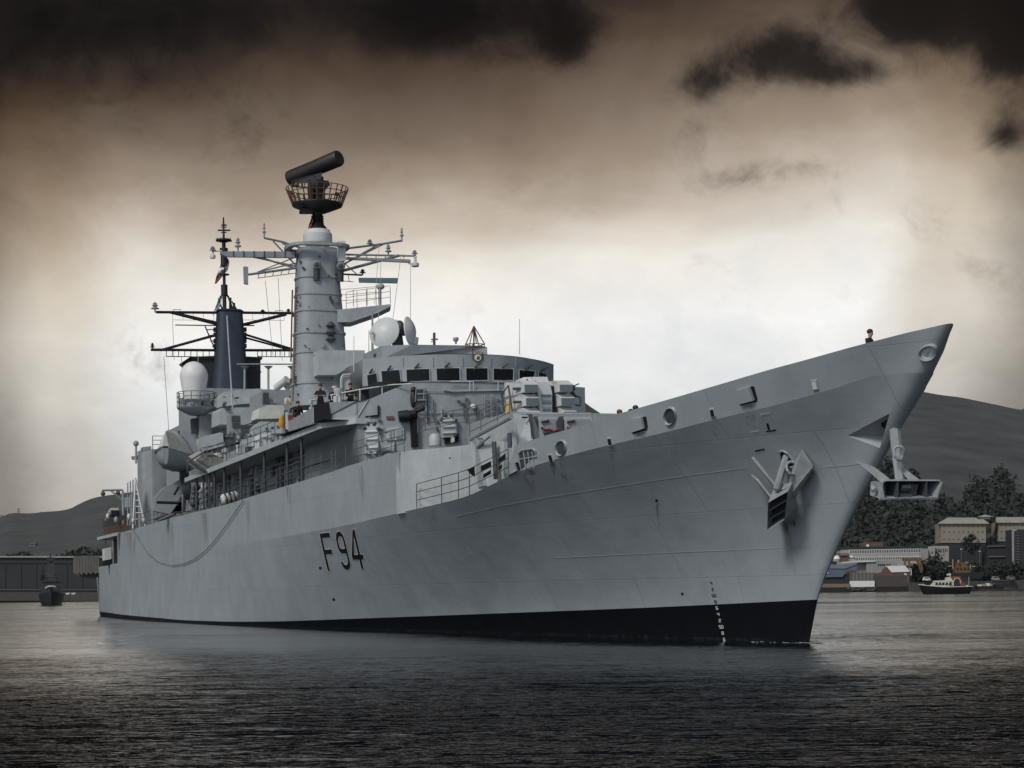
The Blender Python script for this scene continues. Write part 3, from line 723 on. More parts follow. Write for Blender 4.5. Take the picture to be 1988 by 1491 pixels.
mb = MB(); arc = front_arc(5.75, -33.0, 1.1); zb, zt = 7.55, 11.72
ztf = lambda y: zt - .95 * min(1, max(0, (-3.3 - y) / 2.2))
mb.grid([[(x, y, zb) for x, y in arc], [(x - .05, y, ztf(y)) for x, y in arc]])
mb.add([arc[0] + (zb,), arc[0] + (ztf(-5.75),), (-45, -5.75, 10.0), (-45, -5.75, zb)], [(0, 1, 2, 3)]); mb.add([arc[-1] + (zb,), arc[-1] + (zt,), (-45, 5.75, zt), (-45, 5.75, zb)], [(0, 1, 2, 3)])
mb.add([(x, y, zt) for x, y in arc if abs(y) < 5] + [(-45, 4.9, zt), (-45, -4.9, zt)], [list(range(len([1 for x, y in arc if abs(y) < 5]) + 2))])
blk = mb.build('bridge_block', 'grey', ship)
XF = lambda y: -33.0 - 1.1 * (y / 5.75) ** 2
def fr_(px, py, o=0.):
    """a point of the block's front, o metres in front of it"""
    p = at(px, py, X=-33.)
    for _ in range(4): p = at(px, py, X=XF(p.y) + o)
    return p


def fprism(mb, q, h, o=0.): mb.prism([fr_(x, y, o) for x, y in q], (h, 0, 0))


# wings of the bridge
mb = MB()
W0 = [at(607, 823, X=-36.2), at(690, 818, X=-34.1), at(716, 775, X=-33.9), at(690, 779, X=-34.1), at(638, 781, X=-35.2), at(609, 790, X=-36.1)]
mb.prism(W0, (-.12, 0.02, 0))
yo = W0[0].y
oc = [W0[0], W0[5], at(560, 818, Y=yo), at(560, 838, Y=yo)]
mb.prism([oc[0], oc[1], oc[2], oc[3]], (0, .12, 0))
wg = mb.build('bridge_wing', 'grey', ship)
mb = MB(); q = [at(609.5, 820, X=-36.05), at(638.5, 816.5, X=-35.2), at(638, 781, X=-35.2), at(609, 786, X=-36.05)]; mb.prism(q, (.03, 0, 0)); mb.build('wing_opening', 'void', wg)
mb = MB(); mb.add([(-34.2, yo, 9.95), (-34.2, -5.2, 9.95), (-44, -5.2, 9.95), (-44, yo, 9.95)], [(0, 1, 2, 3)]); mb.build('wing_floor', 'deck', wg)
mb = MB()   # boat deck slab overhanging the side passage, edge along the ship's side
xs = [-35.5 - 38 * i / 20 for i in range(21)]; z_ = lambda x: 9.62 - .010 * (-35.5 - x)
e1 = [(x, -7.2, z_(x)) for x in xs]; e2 = [(x, -7.2, z_(x) + .28) for x in xs]; e3 = [(x, -3.5, z_(x) + .28) for x in xs]; e0 = [(x, -3.5, z_(x)) for x in xs]
mb.grid([e0, e1, e2, e3], False); mb.add([e0[0], e1[0], e2[0], e3[0]], [(0, 1, 2, 3)]); mb.add([e0[-1], e1[-1], e2[-1], e3[-1]], [(0, 1, 2, 3)])
mb.prism([(-35.5, -7.2, 9.62), (-33.9, -5.85, 9.75), (-33.9, -4, 9.75), (-35.5, -4, 9.62)], (0, 0, .25))
mb.grid([[(x, 3.5, z_(x)) for x in xs], [(x, 7.2, z_(x)) for x in xs], [(x, 7.2, z_(x) + .28) for x in xs], [(x, 3.5, z_(x) + .28) for x in xs]], False)
mb.bb(-73.5, -35.5, -3.5, 3.5, 9.2, 9.5)
bd = mb.build('boat_deck', 'light grey', ship)
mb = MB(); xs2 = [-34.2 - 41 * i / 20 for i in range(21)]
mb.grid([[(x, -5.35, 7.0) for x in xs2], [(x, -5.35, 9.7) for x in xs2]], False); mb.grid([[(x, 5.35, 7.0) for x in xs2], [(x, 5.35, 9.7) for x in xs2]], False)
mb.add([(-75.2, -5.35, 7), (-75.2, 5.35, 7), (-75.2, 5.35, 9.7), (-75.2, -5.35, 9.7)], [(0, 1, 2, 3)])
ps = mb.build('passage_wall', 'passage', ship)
for x in (-40.5, -43.8, -49.5, -56, -61, -64.2, -66, -68, -70.5):
    mb = MB(); mb.tube((x, -6.95, 7.1), (x, -6.95, 9.65), .075); mb.build('passage_pillar', 'dark grey', ps)
rnd = random.Random(3)
for x in (-37.6, -42.0, -47, -52.5, -59, -66.5, -71):
    mb = MB(); mb.bb(x - .38, x + .38, -5.42, -5.35, 7.25, 9.1); d_ = mb.build('door', 'grey', ps)
    mb = MB(); mb.bb(x - .02, x + .3, -5.47, -5.42, 8.1, 8.2); mb.build('handle', 'dark grey', d_)
for k in range(26):
    x = -36 - rnd.random() * 38; zz = 7.3 + rnd.random() * 1.7; w_ = .15 + rnd.random() * .5; hh = .15 + rnd.random() * .6
    mb = MB(); mb.bb(x - w_ / 2, x + w_ / 2, -5.35 - .12 - .2 * rnd.random(), -5.33, zz, min(zz + hh, 9.5)); mb.build('locker', rnd.choice(['dark grey', 'grey', 'dark grey', 'light grey']), ps)
for k in range(14):
    x = -37 - rnd.random() * 36; mb = MB(); mb.tube((x, -5.45, 7.1), (x, -5.45, 9.6), .04 + .04 * rnd.random()); mb.build('pipe', 'dark grey', ps)
mb = MB()
for zz, r_ in ((9.2, .05), (8.95, .035), (8.2, .03)): mb.tube((-36, -5.47, zz), (-74, -5.47, zz - .3), r_)
mb.build('pipe', 'grey', ps)
mb = MB(); mb.path([(-35 - .9 * i, -6.9, 8.1 - .004 * i) for i in range(42)], .05); mb.build('hand_bar', 'dark grey', ps)

# ---- bridge house
mb = MB(); yh = 4.9
def arcB(y, base=-33.25, sag=3.0): return base - sag * (abs(y) / yh) ** 2.3
ys = [-yh + 2 * yh * i / 32 for i in range(33)]
zs = 11.7; rowsb = []
prof = [(0, .10), (.18, .05), (.66, -.03), (1.35, -.16)]     # height, lean
for h_, ln in prof: rowsb.append([(arcB(y) - ln * .0 + h_ * .06, y, zs + h_) for y in ys])
mb.grid(rowsb)
top = rowsb[-1]
edge = [(x - .02, y, z + .03 - .12 * (abs(y) / yh) ** 3) for x, y, z in top]
mb.add(edge + [(-42, yh, 12.85), (-42, -yh, 12.85)], [list(range(len(edge) + 2))])
for sg in (-1, 1):
    xx = arcB(yh); mb.add([(xx, sg * yh, zs), (xx + .08, sg * yh, zs + 1.35), (-42, sg * yh, 12.85), (-42, sg * yh, zs)], [(0, 1, 2, 3)])
wh = mb.build('wheelhouse', 'grey', ship, sharp=40)
wb = BVHTree.FromPolygons([v.co for v in wh.data.vertices], [p.vertices[:] for p in wh.data.polygons])
def on_wh(px, py, off=0.):
    h, n, i, d = wb.ray_cast(CAM, ray(px, py).normalized())
    if h is None: return at(px, py, X=-35.5)
    if n.dot(ray(px, py)) > 0: n = -n
    return h + Vector((n.x, n.y, 0)).normalized() * off


WN = [[(714, 729), (732, 725), (735, 747), (716, 751)], [(742, 721), (776, 718.5), (779, 742), (744, 745)], [(790, 718), (833, 716.5), (834, 739.5), (791, 741)], [(848, 716), (891, 715), (892, 739), (849, 739.5)],
      [(905, 715.5), (945.5, 715.5), (946, 738.5), (905.5, 739)], [(958, 716), (995, 717), (994.5, 738.5), (958, 738.5)], [(1007, 718.5), (1037, 721), (1034, 737), (1007, 737.5)], [(1044, 722), (1060, 726), (1057, 737), (1044, 737)]]
for q in WN:
    mb = MB(); lp_ = lambda a, b, f: (a[0] + (b[0] - a[0]) * f, a[1] + (b[1] - a[1]) * f)
    P = [on_wh(x, y, .05) for x, y in q]; mb.grid([[on_wh(*lp_(lp_(q[0], q[1], i / 6), lp_(q[3], q[2], i / 6), j / 3), .035) for i in range(7)] for j in range(4)], False); o = mb.build('window', 'glass', wh)
    mb = MB(); c = sum(P, Vector()) / 4
    P2 = [c + (p - c) * 1.06 + Vector((.01, 0, 0)) for p in P]; mb.path(P2 + P2[:1], .022, 4); mb.build('frame', 'light grey', o)
for x, y in [(722, 721), (757, 715), (810, 711), (868, 709), (925, 709), (978, 709), (1022, 713), (1053, 717)]:
    mb = MB(); mb.tube(on_wh(x - 4, y + 4, .03), on_wh(x + 5, y - 4, .16), .045); mb.tube(on_wh(x - 4, y + 4, .03), on_wh(x - 6, y + 10, .05), .015, n=4); mb.build('wiper', 'dark grey', wh)
# ship's badge over the middle window
bc = on_wh(927, 695, .03); mb = MB(); mb.lathe(bc, [(.20, 0), (.20, .03), (.145, .05)], 20, axis=(1, 0, 0)); bg_ = mb.build('ship_badge', 'brass', wh)
mb = MB(); mb.lathe(bc, [(.15, .045), (.15, .06)], 18, axis=(1, 0, 0)); o = mb.build('badge_disc', 'white', bg_)
mb = MB(); mb.prism([bc + Vector((.065, a, b)) for a, b in [(-.08, -.05), (-.02, .1), (.03, .06), (.09, .08), (.06, -.02), (.09, -.1), (.02, -.06), (-.04, -.1)]], (.012, 0, 0)); mb.build('badge_figure', 'dark grey', bg_)
mb = MB(); mb.prism([bc + Vector((.02, a, b)) for a, b in [(-.12, .2), (-.15, .34), (-.07, .27), (0, .37), (.07, .27), (.15, .34), (.12, .2)]], (.04, 0, 0)); mb.build('badge_crown', 'brass', bg_)
mb = MB(); mb.tube(bc + Vector((0, -.24, -.05)), bc + Vector((0, -.24, .28)), .03); mb.tube(bc + Vector((0, .24, -.05)), bc + Vector((0, .24, .28)), .03); mb.build('badge_bracket', 'dark grey', bg_)
# low house on the bridge roof
mb = MB(); R0 = lambda px, py, X: at(px, py, X=X)
mb.prism([R0(702, 701, -38), R0(741, 697, -37), R0(741, 671, -37), R0(801, 669, -36.5), R0(934, 671, -36), R0(946, 674, -36), R0(946, 690, -36), R0(830, 690, -36)], (-3.5, 0, 0)); mb.build('roof_house', 'grey', wh)
# slender rail and screens round the front of the bridge
sill = lambda px, py: fr_(px, py, .12)
mb = MB(); mb.path([sill(873, 741), sill(919, 741), sill(919, 758)], .02); mb.path([sill(960, 741), sill(997, 742), sill(997, 752)], .02); mb.tube(sill(912, 741), sill(912, 758), .02); mb.tube(sill(967, 741), sill(967, 758), .02); mb.build('platform_rail', 'pale', blk)
mb = MB(); fprism(mb, [(860, 758), (880, 760), (1000, 760), (1012, 754), (1012, 756), (880, 762)], .10); mb.build('front_step', 'grey', blk)
# things on the block front
mb = MB(); fprism(mb, [(795, 800), (807, 800), (809, 868), (798, 868)], .25); mb.build('dark_trunk', 'void', blk)  # upright trunk, near-black all over
mb = MB(); mb.lathe(fr_(774, 809, .25), [(.26, 0), (.27, .25), (.27, .5)], 16, axis=(.2, 1, .12)); mb.tube(fr_(785, 808, .3), fr_(806, 803, .2), .2); mb.tube(fr_(800, 800, .3), fr_(822, 793, .3), .1); mb.ball(fr_(820, 793, .3), .13); mb.build('signal_projector', 'black', blk)
mb = MB(); mb.ball(fr_(802, 775, .15), .3, (.6, .45, 1.4)); mb.ball(fr_(803, 757, .15), .15); mb.build('coiled_hose', 'black', blk)
mb = MB()
for y in (755, 765, 777): fprism(mb, [(807, y), (824, y - 1), (824, y + 1), (807, y + 2)], .3)
mb.tube(fr_(808, 754, .3), fr_(806, 780, .3), .02); mb.tube(fr_(824, 752, .3), fr_(822, 778, .3), .02); mb.build('step_ladder', 'grey', blk)
mb = MB()
for x in (941, 953): mb.tube(fr_(x, 766, .15), fr_(x + (2 if x > 945 else 0), 832, .15), .03)
for y in range(768, 832, 9): mb.tube(fr_(941, y, .15), fr_(953, y, .15), .025)
mb.build('ladder', 'grey', blk)
mb = MB(); mb.lathe(fr_(918, 789, 0), [(.09, 0), (.13, .15), (.15, .25), (.12, .26)], 16, axis=(1, -.2, 0)); fl_ = mb.build('floodlight', 'grey', blk)
mb = MB(); mb.lathe(fr_(918.3, 789, .255), [(.115, 0), (.08, .03)], 14, axis=(1, -.2, 0)); mb.build('lens', 'white', fl_)
mb = MB(); fprism(mb, [(961, 790), (968, 790), (968, 796), (961, 796)], .2); mb.build('junction_box', 'dark grey', blk)
mb = MB(); fprism(mb, [(750, 808), (764, 808), (764, 814), (750, 814)], .04); mb.build('name_plate', 'ruststeel', blk)
mb = MB(); fprism(mb, [(709, 808), (733, 805), (733, 788), (736, 787), (736, 809), (709, 810)], .06); mb.build('flap_shadow', 'void', blk)  # L-shaped strip in the same black as the hull flap shadows
def raft_rack(cx, y0, y1, w_):
    mb = MB(); fprism(mb, [(cx - w_, y1), (cx + w_, y1 - 1), (cx + w_ * .9, y0 + 4), (cx + w_ * .4, y0), (cx - w_ * .5, y0 + 1), (cx - w_, y0 + 6)], .22); o = mb.build('equipment_locker', 'light grey', blk)
    mb = MB()
    for k in (.25, .5, .78): yy = y0 + (y1 - y0) * k; mb.tube(fr_(cx - w_ * .9, yy + .5, .26), fr_(cx + w_ * .9, yy - .5, .26), .05)
    mb.build('strap', 'pale', o)
    for dx, yy in ((-w_, y0 + 8), (w_, y0 + 10), (w_ * .4, y0), (-w_ * .5, y0), (w_, y1 - 5)): mb = MB(); mb.ball(fr_(cx + dx, yy, .2), .10); mb.build('clamp', 'dark grey', o)
raft_rack(721, 823, 882, 13); raft_rack(871, 806, 850, 13)
mb = MB(); fprism(mb, [(862, 847), (873, 845), (873, 860), (863, 862)], .12); fprism(mb, [(880, 843), (889, 842), (889, 858), (880, 859)], .12); mb.build('wall_opening', 'void', blk)
mb = MB(); fprism(mb, [(873, 845), (880, 843), (880, 858), (874, 860)], .2); mb.build('white_cabinet', 'white', blk)  # plain white box between the two openings
mb = MB(); fprism(mb, [(750, 831), (783, 829), (784, 852), (755, 855), (750, 850)], .08); dr_ = mb.build('ship_door', 'light grey', blk)
mb = MB(); fprism(mb, [(753, 834), (764, 833), (764, 850), (755, 851)], .05, .08); fprism(mb, [(769, 833), (780, 832), (780, 849), (769, 850)], .05, .08); mb.build('door_panel', 'grey', dr_)
mb = MB(); mb.tube(at(735, 846, X=-30.5), at(752, 880, X=-30.5), .05); mb.tube(at(736, 845, X=-30.5), at(747, 882, X=-30.5), .06); mb.tube(at(703, 855, X=-30.2), at(728, 888, X=-30.2), .06); mb.build('handling_tripod', 'grey', ship)
mb = MB(); cdr = at(751, 871, X=-29.5); mb.lathe(cdr, [(.32, -.2), (.2, 0), (.2, .2), (.32, .4)], 16, axis=(.5, 1, 0)); mb.build('rope_drum', 'grey', ship)
mb = MB(); mb.lathe(at(845, 855, X=-31.5), [(.28, -.25), (.3, .1), (.2, .3)], 14); mb.build('ventilator', 'light grey', ship)
mb = MB(); mb.prism([at(x, y, X=-31) for x, y in [(758, 868), (784, 862), (784, 875), (758, 878)]], (-.6, 0, 0)); mb.build('deck_locker', 'light grey', ship)
mb = MB(); mb.prism([at(x, y, X=-34.5) for x, y in [(650, 938), (655, 908), (662, 905), (670, 935)]], (-.3, 0, 0)); mb.build('deck_winch', 'ruststeel', ship)
rail('block_railing', [fr_(811, 840, .9), fr_(826, 835, .9), fr_(848, 830, .9), fr_(880, 822, .9), fr_(905, 818, .9), fr_(928, 812, .9), fr_(960, 806, .9), fr_(990, 801, .9)], h=.6, wires=(.0, .3, .6), r=.018)
r5 = random.Random(9)
for k in range(34):
    x = 700 + 295 * r5.random(); y = 768 + 88 * r5.random()
    if x < 810 and y < 790: continue
    w2 = 1.5 + 4 * r5.random(); h2 = 1.5 + 4.5 * r5.random(); mb = MB(); fprism(mb, [(x, y), (x + w2, y - .5), (x + w2, y + h2), (x, y + h2 + .5)], .05 + .1 * r5.random()); mb.build('wall_fitting', r5.choice(['grey', 'dark grey', 'light grey', 'slate']), blk)
for k in range(9):
    x = 815 + 180 * r5.random(); y = 765 + 30 * r5.random(); mb = MB(); mb.path([fr_(x, y, .06), fr_(x + 1, y + 25 + 40 * r5.random(), .06)], .025); mb.build('cable', r5.choice(['dark grey', 'grey', 'light grey']), blk)
for y in (760, 802): mb = MB(); mb.path([fr_(x, y - (x - 860) ** 2 * .00012, .03) for x in range(812, 1004, 12)], .02); mb.build('weld_strip', 'grey', blk)
for x in (783, 841, 898, 952, 1001): mb = MB(); mb.path([on_wh(x, y, .02) for y in (694, 700, 706, 712)], .018); mb.build('weld_strip', 'grey', wh)
# rail along the wing and its stanchions, wheelhouse wing door
mb = MB(); wr = [at(641, 767, X=-36), at(700, 756, X=-35), at(760, 747, X=-33.6), at(800, 745, X=-33)]; mb.path(wr, .03)
for (x, y0, y1, X_) in [(644, 766, 777, -35.9), (670, 760, 776, -35.6), (699, 757, 782, -35.0), (742, 749, 775, -34)]: mb.tube(at(x, y0, X=X_), at(x, y1, X=X_), .03)
mb.build('wing_rail', 'pale', wg)
mb = MB(); mb.path([at(663, 765, X=-38.5), at(662, 735, X=-38.5), at(666, 728, X=-38.5), at(697, 725, X=-38.5), at(703, 732, X=-38.5)], .05); mb.prism([at(x, y, X=-38.6) for x, y in [(665, 730), (697, 727), (697, 775), (665, 775)]], (-.1, 0, 0)); sc_ = mb.build('wing_screen', 'pale', wg)
mb = MB(); mb.prism([at(x, y, X=-37) for x, y in [(698, 730), (706, 725), (714, 735), (717, 776), (700, 778)]], (-.1, 0, 0)); mb.build('wing_door', 'dark grey', wg)
mb = MB()
for x, y in ((652, 773), (659, 774)): mb.tube(at(x, y + 12, X=-35.7), at(x, y - 4, X=-35.7), .12)
mb.lathe(at(657, 762, X=-35.8), [(.1, -.2), (.22, 0), (.25, .2)], 12); mb.build('bearing_sight', 'pale', wg)
mb = MB(); mb.path([at(602, 783, X=-36.8), at(603, 777, X=-36.8), at(612, 776, X=-36.8), at(616, 780, X=-36.8)], .05); mb.build('fender_frame', 'pale', wg)

# weather marks: rust runs below fittings and a scum line at the water
def alpha_mat(name, colr, gain, vert):
    m = mat(name, colr, .85, var=.3, scale=3); nt = m.node_tree; g = G(nt); p = nt.nodes['Principled BSDF']
    tcn = nt.nodes.new('ShaderNodeTexCoord'); sx = nt.nodes.new('ShaderNodeSeparateXYZ'); nt.links.new(tcn.outputs['Generated'], sx.inputs[0]); geo = nt.nodes.new('ShaderNodeNewGeometry')
    sp = nt.nodes.new('ShaderNodeSeparateXYZ'); nt.links.new(geo.outputs['Position'], sp.inputs[0])
    n = g.noise(g.comb(sp.outputs[0], sp.outputs[1], g.m('MULTIPLY', sp.outputs[2], vert)), 3.5, 5, .65)
    k = g.smooth(n, .42, .66)
    if vert < 1: k = g.m('MULTIPLY', k, g.m('POWER', sx.outputs[2], 1.3))
    nt.links.new(g.m('MULTIPLY', k, gain, clamp=True), p.inputs['Alpha'])
alpha_mat('rust run', (.10, .055, .03), .55, .08); alpha_mat('grime run', (.10, .11, .115), .36, .08); alpha_mat('scum', (.08, .08, .075), .22, 1.)
def run(px, py, w_, ln, m):
    mb = MB(); mb.grid([[on_hull(px + w_ * (i / 3 - .5) * (1 - .4 * j / 6) + ln * j / 6 * .10, py + ln * j / 6, .006)[0] for i in range(4)] for j in range(7)]); mb.build('rust_streak' if m == 'rust run' else 'grime_streak', m, hull)
for a in [(1532, 1012, 26, 70, 'rust run'), (1072, 898, 9, 60, 'rust run'), (1187, 868, 9, 55, 'grime run'), (1386, 812, 9, 60, 'rust run'), (1092, 888, 14, 90, 'grime run'), (1304, 828, 16, 80, 'grime run'), (1245, 836, 20, 70, 'grime run'), (1455, 785, 20, 90, 'grime run'), (1026, 912, 26, 60, 'rust run'), (1275, 978, 5, 60, 'rust run'), (700, 905, 12, 90, 'grime run'), (560, 945, 10, 80, 'rust run'), (480, 972, 12, 90, 'grime run'), (395, 996, 10, 70, 'rust run'), (840, 990, 14, 50, 'grime run'), (330, 1015, 12, 80, 'grime run'), (250, 1034, 10, 60, 'rust run')]: run(*a)
mb = MB(); xs = [-1.5 - 128 * (i / 90) for i in range(91)]
mb.grid([[on_side(x, z, .01) for x in xs] for z in (.015, .06, .12)]); mb.build('scum_line', 'scum', hull)

# ------------------------------------------------------------------ roof aerials and tracking dishes
def mast_thing(name, build, m='grey', parent=ship):
    mb = MB(); build(mb); return mb.build(name, m, parent)


Xr = -38.
q = lambda px, py, o=0.: at(px, py, X=Xr) + Vector((o, 0, 0))
tr0 = mast_thing('tracking_radar', lambda b: (b.prism([q(766, 672), q(784, 672), q(780, 640), q(768, 640)], (-.5, 0, 0)), b.ball(q(776, 637), .3, (1, .8, 1.3)), b.tube(q(760, 645), q(790, 645), .18), b.tube(q(752, 672, -.3), q(765, 650, -.3), .12), b.prism([q(727, 690), q(740, 672), q(745, 690)], (-.4, 0, 0))), 'dark grey')
def dish(c, r, ax, nm, m='pale', deep=.45, rx=1.):
    mb = MB(); n = 28; prof = [(r * k / 7, -deep * (1 - (k / 7) ** 2)) for k in range(1, 8)]
    mb.lathe(c, [(.001, deep)] + [(a, -b) for a, b in prof] + [(r * .985, -.06), (.001, -.1)], n, axis=ax, caps=False); return mb.build(nm, m, tr0)
dish(q(744, 646, .2), .80, (.72, -.62, .28), 'radar_dish', deep=.35); dish(q(794, 643, .1), .72, (.55, .82, .1), 'radar_dish', deep=.3)
mast_thing('camera_head', lambda b: (b.lathe(q(805, 660), [(.16, -.22), (.2, 0), (.2, .12), (.05, .16)], 12), b.tube(q(805, 672), q(805, 662), .09)), 'pale', tr0)
mast_thing('feed_horn', lambda b: (b.ball(q(768, 626), .14), b.tube(q(716, 648, .3), q(722, 647, .2), .08)), 'pale', tr0)
mast_thing('loop_aerial', lambda b: (b.tube(at(843, 670, X=-37), at(843, 646, X=-37), .07), b.tube(at(837, 659, X=-37), at(850, 659, X=-37), .03), b.tube(at(837, 664, X=-37), at(849, 657, X=-37), .02)), 'dark grey', wh)
mast_thing('horn_aerial', lambda b: b.lathe(at(885, 668, X=-36.5), [(.05, 0), (.05, .08), (.15, .22), (.13, .32), (.02, .34)], 12), 'grey', wh)
def pyramid(b):
    t = at(920, 633, X=-35.2); ba = [at(x, y, X=-35.2 + o) for x, y, o in [(904, 668, 0), (911, 672, .3), (930, 672, .3), (941, 668, 0), (925, 667, -.5)]]
    for p in ba: b.tube(t, p, .028, n=5)
    b.path(ba + ba[:1], .025); b.tube(t, at(920, 672, X=-35.2), .04); b.tube(at(918, 668, X=-35.2), at(918, 688, X=-35), .03); b.tube(at(905, 671, X=-35.2), at(905, 684, X=-35.2), .02)
    b.path([at(x, y, X=-35.2) for x, y in [(903, 668), (904, 675), (941, 674), (940, 668)]], .02)
mast_thing('cage_aerial', pyramid, 'ruststeel', wh)
for (x, y0, y1, X_, par, r_) in [(1008.5, 619, 688, -34, wh, .025), (687, 652, 722, -37, wg, .025), (723, 604, 690, -39, wh, .07), (716, 640, 690, -40, wh, .03)]:
    mast_thing('whip_aerial', lambda b: b.tube(at(x, y1, X=X_), at(x, y0, X=X_), r_, r_ * .6), 'pale' if r_ < .05 else 'grey', par)

# ------------------------------------------------------------------ foremast
mat('steel', (.20, .215, .225), .5)
Xm = -60.; kf = lambda px, py, o=0.: at(px, py, X=Xm) + Vector((o, 0, 0))
pxm = lambda n: n * (D + C * 60) / F
mb = MB(); prof = []
zc = kf(617, 480)
def mring(y, l, r_):
    c = kf((l + r_) / 2, y); return (c, pxm(r_ - l) / 2)
rings = [mring(*t) for t in [(792, 566, 690), (738, 569, 678), (690, 571, 669), (607, 573, 663), (575, 574, 660), (520, 576, 656), (484, 578, 654)]]
K = 28; rr = []
for c, r_ in rings:
    row = []
    for i in range(K + 1):
        t = 2 * math.pi * i / K; e = .62
        cx_ = math.copysign(abs(math.cos(t)) ** e, math.cos(t)); sy_ = math.copysign(abs(math.sin(t)) ** e, math.sin(t))
        row.append(c + Vector((cx_ * r_ * .93, sy_ * r_ / C * .95, 0)))
    rr.append(row)
mb.grid(rr); mb.add(rr[-1][:-1], [list(range(K))]); fm = mb.build('foremast', 'grey', ship, sharp=50)
def band(y, l, r_, h=.06, grow=.05):
    c, ra = mring(y, l, r_); mb = MB(); a = []
    for z, g_ in ((-h, 0), (-h, grow), (h, grow), (h, 0)):
        row = []
        for i in range(K + 1):
            t = 2 * math.pi * i / K; e = .62; cx_ = math.copysign(abs(math.cos(t)) ** e, math.cos(t)); sy_ = math.copysign(abs(math.sin(t)) ** e, math.sin(t))
            row.append(c + Vector((cx_ * (ra * .93 + g_), sy_ * (ra / C * .95 + g_), z)))
        a.append(row)
    mb.grid(a, False); return mb.build('mast_band', 'grey', fm)
for t in [(748, 568, 680), (688, 571, 669), (607, 573, 663), (575, 574, 660), (542, 575, 658), (650, 572, 667)]: band(*t)
band(482, 566, 664, .09, .35)
rf = random.Random(5)
for k in range(34):
    y = 495 + 290 * rf.random(); c, ra = mring(y, 575 - (y - 484) * .03, 655 + (y - 484) * .09); t = R(-120 + 160 * rf.random()); e = .62
    p = c + Vector((math.copysign(abs(math.cos(t)) ** e, math.cos(t)) * ra * .95, math.copysign(abs(math.sin(t)) ** e, math.sin(t)) * ra, 0)); s_ = .03 + .05 * rf.random()
    mb = MB(); mb.box(p, (s_ * 2.4, s_ * 2, s_ * (1 + rf.random() * 3))); mb.build('mast_fitting', rf.choice(['grey', 'dark grey', 'dark grey', 'ruststeel']), fm)
mb = MB(); mb.path([kf(575, 560, .2), kf(573, 660, .2), kf(569, 780, .2)], .10); mb.path([kf(572, 560, -.6), kf(569, 700, -.6)], .05); mb.build('cable_run', 'ruststeel', fm)
mb = MB()
for k in range(28): mb.tube(kf(572 - k * .15, 560 + k * 7, .5), kf(577 - k * .15, 560 + k * 7, .5), .02, n=4)
mb.build('mast_ladder', 'dark grey', fm)
mb = MB(); mb.prism([kf(598, 690, 2.6), kf(687, 690, 2.6), kf(687, 737, 2.6), kf(598, 737, 2.6)], (-3.5, 0, 0)); mb.build('mast_house', 'light grey', fm)
# nav radar platform
mb = MB(); a0 = [kf(640, 606, 1.2), kf(640, 630, 1.2)]; mb.hexa([kf(638, 632, .3), kf(664, 634, 1.0), kf(664, 634, -1.2), kf(640, 632, -1.2), kf(638, 606, .6), kf(668, 606, 1.2), kf(668, 606, -1.2), kf(640, 606, -1.2)])
mb.prism([kf(645, 607, 1.3), kf(735, 603, 2.8), kf(735, 607, 2.8), kf(712, 618, 2.4), kf(668, 632, 1.6), kf(645, 631, 1.3)], (-2.0, .5, 0)); pf = mb.build('radar_platform', 'grey', fm)
rail('platform_railing', [kf(666, 605, .8), kf(682, 604, 1.4), kf(697, 604, 1.8), kf(712, 603, 2.2), kf(734, 602, 2.8)], h=1.0, parent=fm, m='ruststeel')
rail('platform_railing', [kf(645, 606, 2.2), kf(667, 606, 2.4), kf(690, 605, 2.8), kf(715, 604, 3.0)], h=1.0, parent=fm, m='ruststeel')
mb = MB(); mb.tube(kf(719, 603, 2.2), kf(719, 572, 2.2), .10); mb.lathe(kf(720, 572, 2.2), [(.14, 0), (.25, .08), (.25, .24), (.12, .34)], 12); nr = mb.build('navigation_radar', 'light grey', fm)
mb = MB(); mb.prism([kf(680, 550, 2.2), kf(754, 550.5, 2.2), kf(753, 560, 2.2), kf(681, 558.5, 2.2)], (-.25, 0, 0)); mb.build('radar_bar', 'mast blue', nr); MATS['radar blue'] = mat('radar blue', (.12, .2, .23), .4)
nr.children[0].data.materials[0] = MATS['radar blue']
mb = MB(); mb.lathe(kf(631, 655, 1.5), [(.12, -.5), (.32, -.3), (.1, -.1), (.3, .05), (.32, .1), (.12, .35), (.3, .5), (.1, .75)], 12); mb.build('steaming_light', 'dark grey', fm)
for x, y in ((605, 521), (651, 524)):
    mb = MB(); c = kf(x, y, 1.4); mb.lathe(c, [(.22, -.15), (.26, .1), (.2, .32)], 16, axis=(1, -.3, -.15)); o = mb.build('sensor_pod', 'grey', fm)
    mb = MB(); mb.lathe(c, [(.17, .33), (.1, .36)], 14, axis=(1, -.3, -.15)); mb.tube(c + Vector((-.1, 0, -.2)), c + Vector((-.2, 0, -.9)), .2); mb.build('pod_lens', 'dark grey', o)
mb = MB(); mb.prism([kf(647, 475, 1.3), kf(661, 475, 1.3), kf(661, 513, 1.3), kf(647, 514, 1.3)], (-.4, 0, 0)); mb.build('aerial_panel', 'pale', fm)
mb = MB(); mb.path([kf(614, 486, 1.2), kf(634, 494, 1.4), kf(648, 494, 1.5)], .035); mb.build('bright_pipe', 'white', fm)
